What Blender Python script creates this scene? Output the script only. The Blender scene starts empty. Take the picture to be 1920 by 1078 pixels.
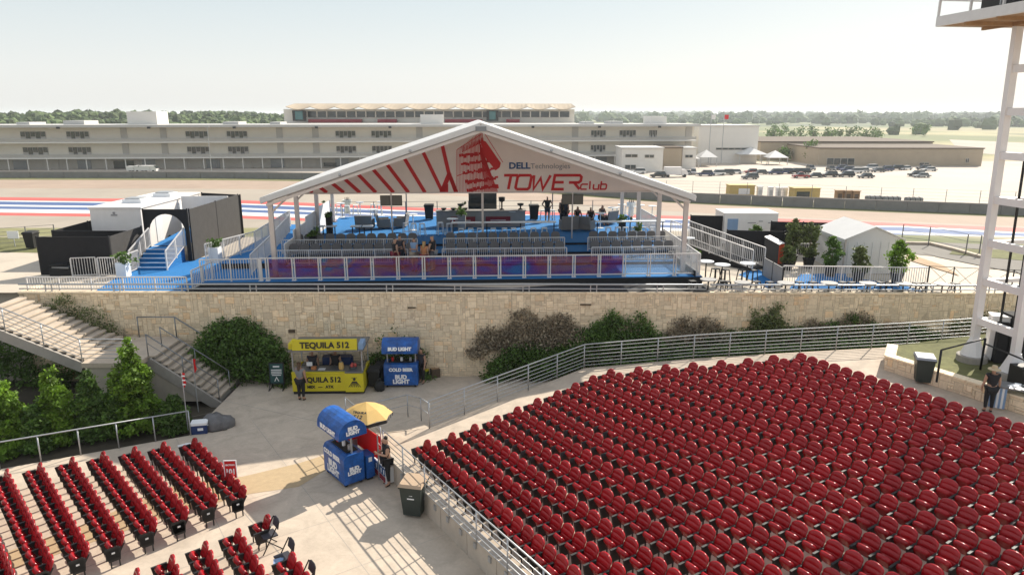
import bpy, bmesh, math, random
from mathutils import Vector, Matrix
R = math.radians
rnd = random.Random(5)
# ------------------------------------------------------------------ camera, sky, sun, exposure
sc = bpy.context.scene
H = 11.9; FPX = 1330.0; PIT = math.atan(326/FPX)
cam = bpy.data.cameras.new('camera'); co = bpy.data.objects.new('camera', cam); sc.collection.objects.link(co)
co.location = (0, 0, H); co.rotation_euler = (math.pi/2-PIT, 0, 0)
cam.sensor_width = 36; cam.lens = FPX/1920*36; cam.clip_start = .1; cam.clip_end = 20000
sc.camera = co
SUN_EL = R(36); SUN_AZ = R(41)        # azimuth measured from +Y towards +X
w = bpy.data.worlds.new('World'); sc.world = w; w.use_nodes = True
nt = w.node_tree; bg = nt.nodes['Background']
sky = nt.nodes.new('ShaderNodeTexSky'); sky.sky_type = 'NISHITA'; sky.sun_disc = False
sky.sun_elevation = SUN_EL; sky.sun_rotation = SUN_AZ
sky.air_density = 1.0; sky.dust_density = 2.5; sky.ozone_density = 1.2; sky.altitude = 200
tcw = nt.nodes.new('ShaderNodeTexCoord'); sx = nt.nodes.new('ShaderNodeSeparateXYZ'); nt.links.new(tcw.outputs['Generated'], sx.inputs[0])
crw = nt.nodes.new('ShaderNodeValToRGB'); nt.links.new(sx.outputs['Z'], crw.inputs[0])      # pale summer haze, whiter towards the horizon
e = crw.color_ramp.elements; e[0].position = 0; e[0].color = (.51, .51, .495, 1); e[1].position = 1; e[1].color = (.38, .42, .48, 1)
x = e.new(.05); x.color = (.50, .51, .50, 1); x = e.new(.15); x.color = (.40, .445, .455, 1); x = e.new(.35); x.color = (.39, .42, .44, 1)
scw = nt.nodes.new('ShaderNodeVectorMath'); scw.operation = 'SCALE'; scw.inputs['Scale'].default_value = 10; nt.links.new(crw.outputs[0], scw.inputs[0])
mxw = nt.nodes.new('ShaderNodeMix'); mxw.data_type = 'RGBA'; mxw.inputs[0].default_value = .88
nt.links.new(sky.outputs[0], mxw.inputs[6]); nt.links.new(scw.outputs[0], mxw.inputs[7]); nt.links.new(mxw.outputs[2], bg.inputs[0])
bg.inputs[1].default_value = .10
sl = bpy.data.lights.new('sun', 'SUN'); sl.energy = 4.2; sl.angle = R(.55); sl.color = (1, .92, .80)
so = bpy.data.objects.new('sun', sl); sc.collection.objects.link(so)
sd = Vector((math.sin(SUN_AZ)*math.cos(SUN_EL), math.cos(SUN_AZ)*math.cos(SUN_EL), math.sin(SUN_EL)))
so.rotation_euler = sd.to_track_quat('Z', 'Y').to_euler(); so.location = (30, 30, 40)
sc.view_settings.view_transform = 'Standard'; sc.view_settings.look = 'None'
sc.view_settings.exposure = .84; sc.view_settings.gamma = 1
sc.render.engine = 'CYCLES'
try:
    sc.cycles.max_bounces = 6; sc.cycles.volume_bounces = 1; sc.cycles.transparent_max_bounces = 12
except Exception: pass

# ------------------------------------------------------------------ where a spot of the photograph stands on the ground
def P(u, v, z=0.0):
    t = math.tan(math.atan((v-539)/FPX)+PIT); Y = (H-z)/t
    D = Y*math.cos(PIT)+(H-z)*math.sin(PIT)
    return Vector(((u-960)/FPX*D, Y, z))
def PY(u, v, Y):
    z = H-Y*math.tan(math.atan((v-539)/FPX)+PIT); D = Y*math.cos(PIT)+(H-z)*math.sin(PIT)
    return Vector(((u-960)/FPX*D, Y, z))
def PR(p):
    D = p[1]*math.cos(PIT)+(H-p[2])*math.sin(PIT); yy = (H-p[2])*math.cos(PIT)-p[1]*math.sin(PIT)
    return 960+FPX*p[0]/D, 539+FPX*yy/D, D
def PF(u, v, f):                    # on a surface z = f(x, y)
    z = 2.0
    for _ in range(12):
        p = P(u, v, z); z = .5*z+.5*f(p.x, p.y)
    return P(u, v, z)
def ss(a, b, x):
    t = max(0, min(1, (x-a)/(b-a))); return t*t*(3-2*t)

# ------------------------------------------------------------------ materials
M = {}
def mat(name, col, rough=.6, metal=0, noise=0, nscale=3, bump=0, bscale=20, tone=0, spec=.5, vcol=False, alpha=1, coat=0, stain=0, hue=None, trans=0, orand=0):
    m = bpy.data.materials.new(name); m.use_nodes = True; n = m.node_tree.nodes; L = m.node_tree.links
    b = n['Principled BSDF']; b.inputs['Roughness'].default_value = rough; b.inputs['Metallic'].default_value = metal
    b.inputs['Specular IOR Level'].default_value = spec; b.inputs['Coat Weight'].default_value = coat
    b.inputs['Base Color'].default_value = (*col, 1)
    cur = None
    tc = n.new('ShaderNodeTexCoord') if (noise or bump or stain) else None
    if vcol:
        a = n.new('ShaderNodeVertexColor'); a.layer_name = 'col'; cur = a.outputs['Color']
    else:
        c = n.new('ShaderNodeRGB'); c.outputs[0].default_value = (*col, 1); cur = c.outputs[0]
    def mul(fac_out, lo, hi, src):
        mr = n.new('ShaderNodeMapRange'); mr.inputs['From Min'].default_value = .25; mr.inputs['From Max'].default_value = .75
        mr.inputs['To Min'].default_value = lo; mr.inputs['To Max'].default_value = hi; L.new(fac_out, mr.inputs['Value'])
        mx = n.new('ShaderNodeVectorMath'); mx.operation = 'SCALE'; L.new(src, mx.inputs[0]); L.new(mr.outputs[0], mx.inputs['Scale'])
        return mx.outputs[0]
    if noise:
        t = n.new('ShaderNodeTexNoise'); t.inputs['Scale'].default_value = nscale; t.inputs['Detail'].default_value = 6; t.inputs['Roughness'].default_value = .65
        L.new(tc.outputs['Object'], t.inputs['Vector']); cur = mul(t.outputs['Fac'], 1-noise, 1+noise, cur)
    if stain:
        t = n.new('ShaderNodeTexNoise'); t.inputs['Scale'].default_value = nscale*.13; t.inputs['Detail'].default_value = 8; t.inputs['Distortion'].default_value = 1.2
        L.new(tc.outputs['Object'], t.inputs['Vector']); cur = mul(t.outputs['Fac'], 1-stain, 1+stain*.6, cur)
    if tone:
        a = n.new('ShaderNodeAttribute'); a.attribute_name = 'tone'
        mr = n.new('ShaderNodeMapRange'); mr.inputs['To Min'].default_value = 1-tone; mr.inputs['To Max'].default_value = 1+tone
        L.new(a.outputs['Fac'], mr.inputs['Value'])
        mx = n.new('ShaderNodeVectorMath'); mx.operation = 'SCALE'; L.new(cur, mx.inputs[0]); L.new(mr.outputs[0], mx.inputs['Scale']); cur = mx.outputs[0]
        if hue:
            a2 = n.new('ShaderNodeAttribute'); a2.attribute_name = 'tone2'
            mm = n.new('ShaderNodeMix'); mm.data_type = 'RGBA'; L.new(a2.outputs['Fac'], mm.inputs[0]); L.new(cur, mm.inputs[6])
            mx2 = n.new('ShaderNodeVectorMath'); mx2.operation = 'MULTIPLY'; L.new(cur, mx2.inputs[0]); mx2.inputs[1].default_value = hue
            L.new(mx2.outputs[0], mm.inputs[7]); cur = mm.outputs[2]
    if orand:
        oi = n.new('ShaderNodeObjectInfo'); mr = n.new('ShaderNodeMapRange'); mr.inputs['To Min'].default_value = 1-orand; mr.inputs['To Max'].default_value = 1+orand
        L.new(oi.outputs['Random'], mr.inputs['Value']); mx = n.new('ShaderNodeVectorMath'); mx.operation = 'SCALE'; L.new(cur, mx.inputs[0]); L.new(mr.outputs[0], mx.inputs['Scale']); cur = mx.outputs[0]
    if cur is not None: L.new(cur, b.inputs['Base Color'])
    if bump:
        t = n.new('ShaderNodeTexNoise'); t.inputs['Scale'].default_value = bscale; t.inputs['Detail'].default_value = 5
        L.new(tc.outputs['Object'], t.inputs['Vector'])
        bn = n.new('ShaderNodeBump'); bn.inputs['Strength'].default_value = bump; bn.inputs['Distance'].default_value = .05
        L.new(t.outputs['Fac'], bn.inputs['Height']); L.new(bn.outputs[0], b.inputs['Normal'])
    if trans:                                # thin leaves and fabric let light through
        tr = n.new('ShaderNodeBsdfTranslucent'); L.new(cur, tr.inputs['Color'])
        ad = n.new('ShaderNodeMixShader'); ad.inputs[0].default_value = trans
        L.new(b.outputs[0], ad.inputs[1]); L.new(tr.outputs[0], ad.inputs[2]); L.new(ad.outputs[0], n['Material Output'].inputs['Surface'])
    if alpha < 1:
        tp = n.new('ShaderNodeBsdfTransparent'); ms = n.new('ShaderNodeMixShader'); ms.inputs[0].default_value = alpha
        L.new(tp.outputs[0], ms.inputs[1]); L.new(b.outputs[0], ms.inputs[2]); L.new(ms.outputs[0], n['Material Output'].inputs['Surface'])
    M[name] = m; return m
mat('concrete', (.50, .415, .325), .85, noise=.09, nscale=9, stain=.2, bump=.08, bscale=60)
mat('concrete_wall', (.45, .39, .32), .85, noise=.1, nscale=4, stain=.2)
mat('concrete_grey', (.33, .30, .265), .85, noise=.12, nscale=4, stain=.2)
mat('tan_paint', (.42, .31, .18), .8, noise=.12, nscale=5)
mat('terrace', (.50, .43, .345), .85, noise=.08, nscale=6, stain=.12)
mat('ground', (.3, .28, .2), .95, vcol=True, noise=.16, nscale=.25, stain=.12)
mat('stone', (.78, .635, .445), .85, noise=.14, nscale=9, tone=.2, hue=(1.04, .86, .68), bump=.5, bscale=14)
mat('mortar', (.55, .44, .31), .95, noise=.15, nscale=10)
mat('red_seat', (.30, .007, .011), .22, noise=.12, nscale=5, tone=.10, spec=.38, orand=.14)
mat('black_metal', (.007, .007, .008), .6, noise=.1)
mat('seat_label', (.7, .7, .7), .5)
mat('galv', (.42, .43, .44), .42, metal=.55, noise=.1, nscale=6)
mat('rail_white', (.62, .60, .585), .45, metal=.15, noise=.06)
mat('tent_white', (.78, .77, .75), .55, noise=.04, nscale=1.5, trans=.25)
mat('tent_frame', (.55, .50, .47), .4, metal=.4, noise=.05)
mat('banner', (.9, .8, .72), .7, noise=.04, nscale=1.2, trans=.45)
mat('print_red', (.66, .014, .016), .6, noise=.05, trans=.3)
mat('print_navy', (.01, .07, .19), .6); mat('print_grey', (.27, .26, .27), .6)
mat('print_white', (.8, .8, .8), .6); mat('print_black', (.015, .015, .015), .6)
mat('blue_carpet', (.005, .15, .40), .9, noise=.12, nscale=5, bump=.3, bscale=40)
mat('black_cloth', (.012, .012, .014), .9, noise=.2, nscale=3, bump=.2, bscale=3)
mat('scrim', (.045, .042, .04), .85, noise=.15, nscale=2, bump=.3, bscale=2)
mat('grey_chair', (.14, .135, .135), .7, noise=.1)
mat('grey_wicker', (.22, .205, .19), .8, noise=.2, nscale=30)
mat('white_plastic', (.72, .74, .76), .4, noise=.04)
mat('white_paint', (.76, .73, .71), .45, noise=.05, nscale=2, stain=.05)
mat('bud_blue', (.009, .10, .38), .4, noise=.5, nscale=6, stain=.5)
mat('kiosk_yellow', (.62, .52, .015), .5, noise=.06)
mat('umbrella_yellow', (.85, .60, .22), .7, noise=.05, trans=.45)
mat('bin_green', (.03, .042, .036), .5, noise=.2, stain=.3)
mat('bin_lid', (.42, .30, .20), .6, noise=.1)
mat('bin_lid_grey', (.28, .29, .32), .5, noise=.1)
mat('skin', (.42, .24, .16), .6, noise=.05); mat('hair_dark', (.02, .013, .01), .6); mat('hair_blond', (.42, .28, .12), .6); mat('hair_brown', (.09, .05, .025), .6)
mat('cloth_black', (.012, .012, .014), .85, noise=.2); mat('cloth_dark', (.035, .035, .045), .85, noise=.2); mat('cloth_blue', (.22, .33, .5), .8, noise=.1); mat('cloth_orange', (.5, .2, .08), .8, noise=.1)
mat('cloth_red', (.45, .02, .03), .8); mat('cloth_grey', (.2, .2, .2), .8, noise=.1); mat('cloth_tan', (.35, .28, .2), .8); mat('straw', (.5, .4, .25), .8, noise=.2, nscale=40)
mat('leaf_bright', (.15, .26, .025), .6, tone=.6, trans=.4)
mat('leaf_dark', (.08, .15, .022), .65, tone=.5, trans=.25)
mat('leaf_olive', (.12, .15, .045), .65, tone=.5, trans=.25)
mat('leaf_dry', (.29, .235, .16), .8, tone=.5, trans=.2)
mat('bark', (.10, .07, .045), .9, noise=.3, nscale=10)
mat('grass', (.14, .14, .05), .95, noise=.3, nscale=5, stain=.3)
mat('forest', (.085, .12, .045), .95, tone=.5)
mat('asphalt', (.17, .155, .135), .9, noise=.1, nscale=.5, stain=.15)
mat('asphalt_tan', (.36, .27, .205), .9, noise=.1, nscale=.2, stain=.12)
mat('asphalt_light', (.36, .31, .25), .9, noise=.08, nscale=.2, stain=.12)
mat('lot', (.47, .41, .34), .9, noise=.08, nscale=.1, stain=.12)
mat('dirt_bed', (.05, .04, .025), .95, noise=.3, nscale=3)
mat('dirt', (.42, .29, .18), .95, noise=.2, nscale=1)
mat('track_red', (.55, .10, .085), .8, noise=.1, nscale=.3); mat('track_blue', (.06, .11, .25), .8, noise=.1, nscale=.3); mat('track_white', (.66, .64, .62), .8, noise=.06, nscale=.3)
mat('bld_cream', (.70, .65, .56), .75, noise=.04, nscale=.3, stain=.06)
mat('bld_white', (.70, .67, .62), .7, noise=.04, nscale=.3)
mat('bld_sand', (.40, .325, .235), .85, noise=.06, nscale=.4, stain=.1)
mat('bld_grey', (.44, .415, .375), .8, noise=.06, nscale=.4)
mat('roof_pale', (.5, .49, .47), .8, noise=.05, nscale=.2)
mat('glass_dark', (.02, .03, .032), .12, spec=.8); mat('glass_teal', (.02, .12, .13), .15, spec=.8)
mat('barrier', (.2, .2, .19), .8, noise=.15, nscale=.5)
mat('rubber', (.015, .015, .015), .8)
for nm, c in dict(black=(.012, .012, .014), white=(.72, .72, .72), silver=(.4, .41, .42), blue=(.02, .04, .12), red=(.3, .015, .015), grey=(.09, .095, .1)).items():
    mat('car_'+nm, c, .3, metal=.1, coat=.5, noise=.03)
mat('cooler_blue', (.01, .035, .13), .5); mat('tarp', (.13, .125, .125), .6, noise=.3, nscale=6, bump=.8, bscale=5)
mat('yellow_box', (.5, .36, .12), .7, noise=.1); mat('plywood', (.33, .2, .1), .8, noise=.2, nscale=5)
mat('sign_green', (.01, .06, .06), .6, noise=.3, nscale=3); mat('orange', (.65, .07, .01), .5)
mat('steel_grey', (.22, .23, .24), .4, metal=.6, noise=.1)
mat('counter_grey', (.28, .27, .26), .6, noise=.1); mat('maroon', (.22, .01, .025), .6, noise=.05)
mat('mesh_fence', (.2, .2, .2), .5, metal=.5)
# balustrade glass with blotches of purple, red, orange and blue
def glass_tinted():
    m = bpy.data.materials.new('glass_tinted'); m.use_nodes = True; n = m.node_tree.nodes; L = m.node_tree.links
    tc = n.new('ShaderNodeTexCoord'); t = n.new('ShaderNodeTexNoise'); t.inputs['Scale'].default_value = .9; t.inputs['Detail'].default_value = 3; t.inputs['Distortion'].default_value = 1.5
    mp = n.new('ShaderNodeMapping'); mp.inputs['Scale'].default_value = (.55, 1, 1.3); mp.inputs['Rotation'].default_value = (0, .5, 0)
    L.new(tc.outputs['Object'], mp.inputs[0]); L.new(mp.outputs[0], t.inputs['Vector'])
    cr = n.new('ShaderNodeValToRGB'); e = cr.color_ramp.elements
    e[0].position = .3; e[0].color = (.02, .16, .36, 1); e[1].position = .72; e[1].color = (.04, .22, .33, 1)
    for p, c in ((.4, (.11, .02, .24, 1)), (.47, (.2, .015, .13, 1)), (.54, (.28, .05, .035, 1)), (.6, (.3, .14, .1, 1)), (.65, (.12, .02, .2, 1))):
        x = e.new(p); x.color = c
    L.new(t.outputs['Fac'], cr.inputs[0])
    b = n['Principled BSDF']; b.inputs['Roughness'].default_value = .15; L.new(cr.outputs[0], b.inputs['Base Color'])
    tp = n.new('ShaderNodeBsdfTransparent'); tp.inputs[0].default_value = (.9, .82, .95, 1)
    ms = n.new('ShaderNodeMixShader'); ms.inputs[0].default_value = .38
    L.new(tp.outputs[0], ms.inputs[1]); L.new(b.outputs[0], ms.inputs[2]); L.new(ms.outputs[0], n['Material Output'].inputs['Surface']); M['glass_tinted'] = m
glass_tinted()
mat('glass_clear', (.5, .55, .58), .1, alpha=.25)

# ------------------------------------------------------------------ building blocks
W = {}
def wof(o): return W.get(o.name, (Vector((0, 0, 0)), 0.0)) if o else (Vector((0, 0, 0)), 0.0)
class MB:
    def __init__(s): s.v = []; s.f = []; s.t = []; s.t2 = []; s.tone = .5; s.tone2 = 0.; s.mi = []; s.cm = 0; s.cols = None
    def add(s, vs, fs):
        b = len(s.v); s.v += [tuple(x) for x in vs]; s.t += [s.tone]*len(vs); s.t2 += [s.tone2]*len(vs)
        s.f += [tuple(b+i for i in f) for f in fs]; s.mi += [s.cm]*len(fs)
    def box(s, cx, cy, cz, sx, sy, sz, rz=0):
        c, n = math.cos(rz), math.sin(rz); vs = []
        for dz in (-.5, .5):
            for dx, dy in ((-.5, -.5), (.5, -.5), (.5, .5), (-.5, .5)):
                x, y = dx*sx, dy*sy; vs.append((cx+x*c-y*n, cy+x*n+y*c, cz+dz*sz))
        s.add(vs, [(3, 2, 1, 0), (4, 5, 6, 7), (0, 1, 5, 4), (1, 2, 6, 5), (2, 3, 7, 6), (3, 0, 4, 7)])
    def bb(s, x0, x1, y0, y1, z0, z1): s.box((x0+x1)/2, (y0+y1)/2, (z0+z1)/2, x1-x0, y1-y0, z1-z0)
    def bar(s, p, q, wd, ht=None):
        p, q = Vector(p), Vector(q); d = (q-p)
        if d.length < 1e-6: return
        d.normalize(); ht = ht or wd
        up = Vector((0, 0, 1)) if abs(d.z) < .95 else Vector((0, 1, 0))
        a = d.cross(up).normalized(); b = a.cross(d).normalized(); vs = []
        for o in (p, q):
            for i, j in ((-.5, -.5), (.5, -.5), (.5, .5), (-.5, .5)): vs.append(o+a*i*wd+b*j*ht)
        s.add(vs, [(3, 2, 1, 0), (4, 5, 6, 7), (0, 1, 5, 4), (1, 2, 6, 5), (2, 3, 7, 6), (3, 0, 4, 7)])
    def tube(s, pts, r, n=6, r2=None, cap=True):
        pts = [Vector(p) for p in pts]; vs = []; N = len(pts)
        for i, p in enumerate(pts):
            d = (pts[min(i+1, N-1)]-pts[max(i-1, 0)]).normalized()
            up = Vector((0, 0, 1)) if abs(d.z) < .95 else Vector((0, 1, 0))
            a = d.cross(up).normalized(); b = a.cross(d); rr = r if r2 is None else r+(r2-r)*i/(N-1)
            for k in range(n):
                t = 2*math.pi*k/n; vs.append(p+a*math.cos(t)*rr+b*math.sin(t)*rr)
        fs = [(i*n+k, i*n+(k+1) % n, (i+1)*n+(k+1) % n, (i+1)*n+k) for i in range(N-1) for k in range(n)]
        if cap: fs += [tuple(range(n-1, -1, -1)), tuple((N-1)*n+k for k in range(n))]
        s.add(vs, fs)
    def cyl(s, x, y, z0, z1, r, n=12, r2=None): s.tube([(x, y, z0), (x, y, z1)], r, n, r2)
    def lathe(s, prof, n=16, cx=0, cy=0, cz=0):
        vs = []; m = len(prof)
        for k in range(n):
            t = 2*math.pi*k/n
            for r, z in prof: vs.append((cx+r*math.cos(t), cy+r*math.sin(t), cz+z))
        s.add(vs, [(k*m+i, ((k+1) % n)*m+i, ((k+1) % n)*m+i+1, k*m+i+1) for k in range(n) for i in range(m-1)])
    def prism(s, poly, z0, z1):
        n = len(poly); A = sum(poly[i][0]*poly[(i+1) % n][1]-poly[(i+1) % n][0]*poly[i][1] for i in range(n))
        if A < 0: poly = poly[::-1]
        f0 = z0 if callable(z0) else (lambda x, y: z0); f1 = z1 if callable(z1) else (lambda x, y: z1)
        s.add([(p[0], p[1], f0(p[0], p[1])) for p in poly]+[(p[0], p[1], f1(p[0], p[1])) for p in poly],
              [tuple(range(n-1, -1, -1)), tuple(range(n, 2*n))]+[(i, (i+1) % n, n+(i+1) % n, n+i) for i in range(n)])
    def poly(s, pts): s.add(pts, [tuple(range(len(pts)))])
    def slab(s, pts, thick):               # planar polygon (3d) pushed back along -normal
        pts = [Vector(p) for p in pts]; nrm = (pts[1]-pts[0]).cross(pts[2]-pts[0]).normalized(); n = len(pts)
        s.add(pts+[p-nrm*thick for p in pts], [tuple(range(n)), tuple(range(2*n-1, n-1, -1))]+[(i, n+i, n+(i+1) % n, (i+1) % n) for i in range(n)])
    def ball(s, c, r, nu=10, nv=6, sz=1., jit=0):
        vs = []
        for j in range(nv+1):
            ph = math.pi*j/nv
            for i in range(nu):
                th = 2*math.pi*i/nu; k = r*(1+rnd.uniform(-jit, jit)); vs.append((c[0]+k*math.sin(ph)*math.cos(th), c[1]+k*math.sin(ph)*math.sin(th), c[2]+k*sz*math.cos(ph)))
        s.add(vs, [(j*nu+i, (j+1)*nu+i, (j+1)*nu+(i+1) % nu, j*nu+(i+1) % nu) for j in range(nv) for i in range(nu)])
    def merge(s, o, loc, rz=0):
        c, n = math.cos(rz), math.sin(rz); b = len(s.v)
        s.v += [(loc[0]+x*c-y*n, loc[1]+x*n+y*c, loc[2]+z) for x, y, z in o.v]; s.f += [tuple(b+i for i in f) for f in o.f]
        s.t += [s.tone]*len(o.v); s.t2 += o.t2; s.mi += [s.cm]*len(o.f)
    def mesh(s, name, mats, smooth=False, off=(Vector((0, 0, 0)), 0.)):
        L, a = off; c, n = math.cos(-a), math.sin(-a)
        vs = [((x-L.x)*c-(y-L.y)*n, (x-L.x)*n+(y-L.y)*c, z-L.z) for x, y, z in s.v] if (L.length or a) else s.v
        me = bpy.data.meshes.new(name); me.from_pydata(vs, [], s.f)
        for m in (mats if isinstance(mats, (list, tuple)) else [mats]): me.materials.append(M[m])
        if len(set(s.mi)) > 1: me.polygons.foreach_set('material_index', s.mi)
        if smooth: me.polygons.foreach_set('use_smooth', [True]*len(me.polygons))
        at = me.attributes.new('tone', 'FLOAT', 'POINT'); at.data.foreach_set('value', s.t)
        if any(s.t2): at = me.attributes.new('tone2', 'FLOAT', 'POINT'); at.data.foreach_set('value', s.t2)
        if s.cols:
            ca = me.color_attributes.new('col', 'FLOAT_COLOR', 'POINT'); ca.data.foreach_set('color', [k for c_ in s.cols for k in (*c_, 1)])
        me.update(); return me
    def build(s, name, m, parent=None, smooth=False, world=False, kind=None, label=None, cat=None, group=None):
        off = wof(parent) if world else (Vector((0, 0, 0)), 0.)
        o = bpy.data.objects.new(name, s.mesh(name, m, smooth, off)); sc.collection.objects.link(o)
        if parent: o.parent = parent; W[o.name] = wof(parent)
        return tag(o, label, cat, group, kind)
def tag(o, label=None, cat=None, group=None, kind=None):
    if label: o['label'] = label
    if cat: o['category'] = cat
    if group: o['group'] = group
    if kind: o['kind'] = kind
    return o
def thing(name, label, cat, loc=(0, 0, 0), rz=0, group=None):
    o = bpy.data.objects.new(name, None); sc.collection.objects.link(o); o.location = loc; o.rotation_euler = (0, 0, rz)
    o.empty_display_size = .3; W[o.name] = (Vector(loc), rz); return tag(o, label, cat, group)
def part_copy(o, parent):
    c = o.copy(); sc.collection.objects.link(c); c.parent = parent
    for k in o.children: part_copy(k, c)
    return c
def dup(root, loc, rz=0, label=None, group=None):
    c = root.copy(); sc.collection.objects.link(c); c.location = loc; c.rotation_euler = (0, 0, rz)
    if label: c['label'] = label
    if group: c['group'] = group
    for k in root.children: part_copy(k, c)
    return c
class Proto:                                   # first call moves the original, later ones copy it
    def __init__(s, root): s.r = root; s.used = False
    def __call__(s, loc, rz=0, label=None, group=None, tint=None):
        if not s.used:
            s.used = True; r = s.r; r.location = loc; r.rotation_euler = (0, 0, rz)
            if label: r['label'] = label
            if group: r['group'] = group
            return r
        return dup(s.r, loc, rz, label, group)
def text(s, size, org, right, up, m, parent, shear=0, xs=1., bold=0, depth=.004, align='CENTER', name='lettering'):
    cu = bpy.data.curves.new(name, 'FONT'); cu.body = s; cu.size = size; cu.align_x = align; cu.align_y = 'CENTER'; cu.shear = shear; cu.offset = bold; cu.extrude = depth; cu.resolution_u = 3
    ob = bpy.data.objects.new('tmp', cu); me = bpy.data.meshes.new_from_object(ob); bpy.data.objects.remove(ob)
    r = Vector(right).normalized(); u = Vector(up).normalized(); nn = r.cross(u); L, a = wof(parent)
    org = Vector(org); me.name = name
    for v in me.vertices:
        p = org+r*v.co.x*xs+u*v.co.y+nn*v.co.z-L; p.rotate(Matrix.Rotation(-a, 3, 'Z')); v.co = p
    me.materials.clear(); me.materials.append(M[m])
    o = bpy.data.objects.new(name, me); sc.collection.objects.link(o); o.parent = parent; W[o.name] = wof(parent); return o
def ribbon(mb, pts, wd, org, r, u, th=.01):       # flat stroke in the plane (org, r, u)
    pts = [Vector((p[0], p[1])) for p in pts]; nn = r.cross(u); vs = []; N = len(pts)
    for i, p in enumerate(pts):
        a = (pts[i]-pts[i-1]).normalized() if i else (pts[1]-pts[0]).normalized(); b = (pts[i+1]-pts[i]).normalized() if i < N-1 else a
        t = (a+b).normalized() if (a+b).length > .1 else a; nv = Vector((-t.y, t.x)); k = 1/max(.5, nv.dot(Vector((-a.y, a.x))))
        for sgn in (1, -1):
            q = p+nv*sgn*wd/2*k; vs.append(org+r*q.x+u*q.y)
    for i in range(N-1):
        q = [vs[2*i+1], vs[2*i+3], vs[2*i+2], vs[2*i]]
        mb.add(q+[x+nn*th for x in q], [(0, 3, 2, 1), (4, 5, 6, 7), (0, 1, 5, 4), (1, 2, 6, 5), (2, 3, 7, 6), (3, 0, 4, 7)])
def walk(pts, step):                            # points every step along a polyline
    pts = [Vector(p) for p in pts]; out = [pts[0]]
    for a, b in zip(pts, pts[1:]):
        n = max(1, round((b-a).length/step)); out += [a.lerp(b, i/n) for i in range(1, n+1)]
    return out
def bar_rail(name, label, pts, h=1.07, bars=(1,), step=1.5, r=.024, m='galv', pr=None, group=None, top_r=None):
    t = thing(name, label, 'railing', pts[0], 0, group)
    for p in walk(pts, step):
        b = MB(); b.tube([p, p+Vector((0, 0, h))], pr or r, 6); b.build('post', m, t, world=True, smooth=True)
    for f in bars:
        b = MB(); b.tube([Vector(p)+Vector((0, 0, h*f)) for p in pts], (top_r or r) if f == max(bars) else r*.6, 6); b.build('rail_bar', m, t, world=True, smooth=True)
    return t
def picket_rail(name, label, pts, h=1.0, step=1.6, m='rail_white', gap=.115, group=None, low=.1, pw=.06):
    t = thing(name, label, 'railing', pts[0], 0, group); U = Vector((0, 0, 1))
    pp = walk(pts, step)
    for p in pp:
        b = MB(); b.bar(p, p+U*h, pw); b.build('post', m, t, world=True)
    bt = MB(); bl = MB(); bk = MB()
    for a, c in zip(pp, pp[1:]):
        bt.bar(a+U*(h+.02), c+U*(h+.02), .055, .045); bl.bar(a+U*low, c+U*low, .04)
        n = max(2, int((c-a).length/gap))
        for i in range(1, n): q = a.lerp(c, i/n); bk.bar(q+U*low, q+U*h, .022)
    bt.build('top_rail', m, t, world=True); bl.build('bottom_rail', m, t, world=True); bk.build('balusters', m, t, world=True, kind='stuff')
    return t
def foliage(n, shape, size, rr, clusters=None, csz=.25, nrm_up=.3):
    """leaf quads in clumps; shape(rr) -> random point in the crown"""
    b = MB(); k = clusters or max(8, n//40)
    for _ in range(k):
        c = Vector(shape(rr)); base = rr.uniform(.1, .9)
        for _ in range(n//k):
            p = c+Vector((rr.gauss(0, csz), rr.gauss(0, csz), rr.gauss(0, csz*.8)))
            d = Vector((rr.gauss(0, 1), rr.gauss(0, 1), rr.gauss(nrm_up, 1))).normalized(); a = d.orthogonal().normalized(); a.rotate(Matrix.Rotation(rr.uniform(0, 6.3), 3, d)); e = d.cross(a)
            s = size*rr.uniform(.6, 1.3); b.tone = min(1, max(0, base+rr.uniform(-.25, .25)))
            b.add([p-a*s*.5, p+e*s*.28, p+a*s*.5, p-e*s*.28], [(0, 1, 2, 3)])
    return b
def tree(name, label, loc, h, rad, leaf='leaf_bright', n=3500, size=.10, trunk=.25, cone=False, cat='tree', group=None, pot=None, seed=0, csz=None):
    rr = random.Random(seed+int(loc[0]*37+loc[1]*91)); t = thing(name, label, cat, loc, 0, group); z0 = h*trunk
    def sh(q):
        f = q.random()**(.8 if cone else .5); z = z0+(h-z0)*(q.random() if not cone else 1-math.sqrt(q.random())*.98)
        k = (z-z0)/(h-z0); prof = (1-k)**.62*(.8+.2*math.sin(k*14+seed)*(.3+.7*f)) if cone else math.sqrt(max(.02, 1-(2*k-.95)**2))*(.75+.25*math.sin(k*9+seed))
        th = q.uniform(0, 6.283); r_ = rad*prof*(.25+.75*f); return (r_*math.cos(th), r_*math.sin(th), z)
    foliage(n, sh, size, rr, clusters=max(10, n//45), csz=csz or rad*.13).build('crown', leaf, t)
    b = MB(); top = h*.8; top = h*.5 if cone else top; b.tube([(0, 0, 0), (rr.uniform(-.03, .03)*h, rr.uniform(-.03, .03)*h, top*.5), (0, 0, top)], max(.02, h*.018), 6, h*.006)
    for i in range(7):
        th = i*2.4; z = z0+(top-z0)*(i/8); rr_ = rad*.7*(1-i/9); b.tube([(0, 0, z), (rr_*math.cos(th), rr_*math.sin(th), z+rr_*.7)], h*.008, 4, h*.003)
    b.build('trunk', 'bark', t, smooth=True)
    if pot:
        b = MB(); b.lathe([(0, 0), (pot*.36, 0), (pot*.5, pot*.8), (pot*.54, pot*.8), (pot*.54, pot*.9), (pot*.44, pot*.9), (pot*.42, pot*.8), (0, pot*.8)], 14); b.build('pot', 'black_metal', t)
    return t
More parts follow.
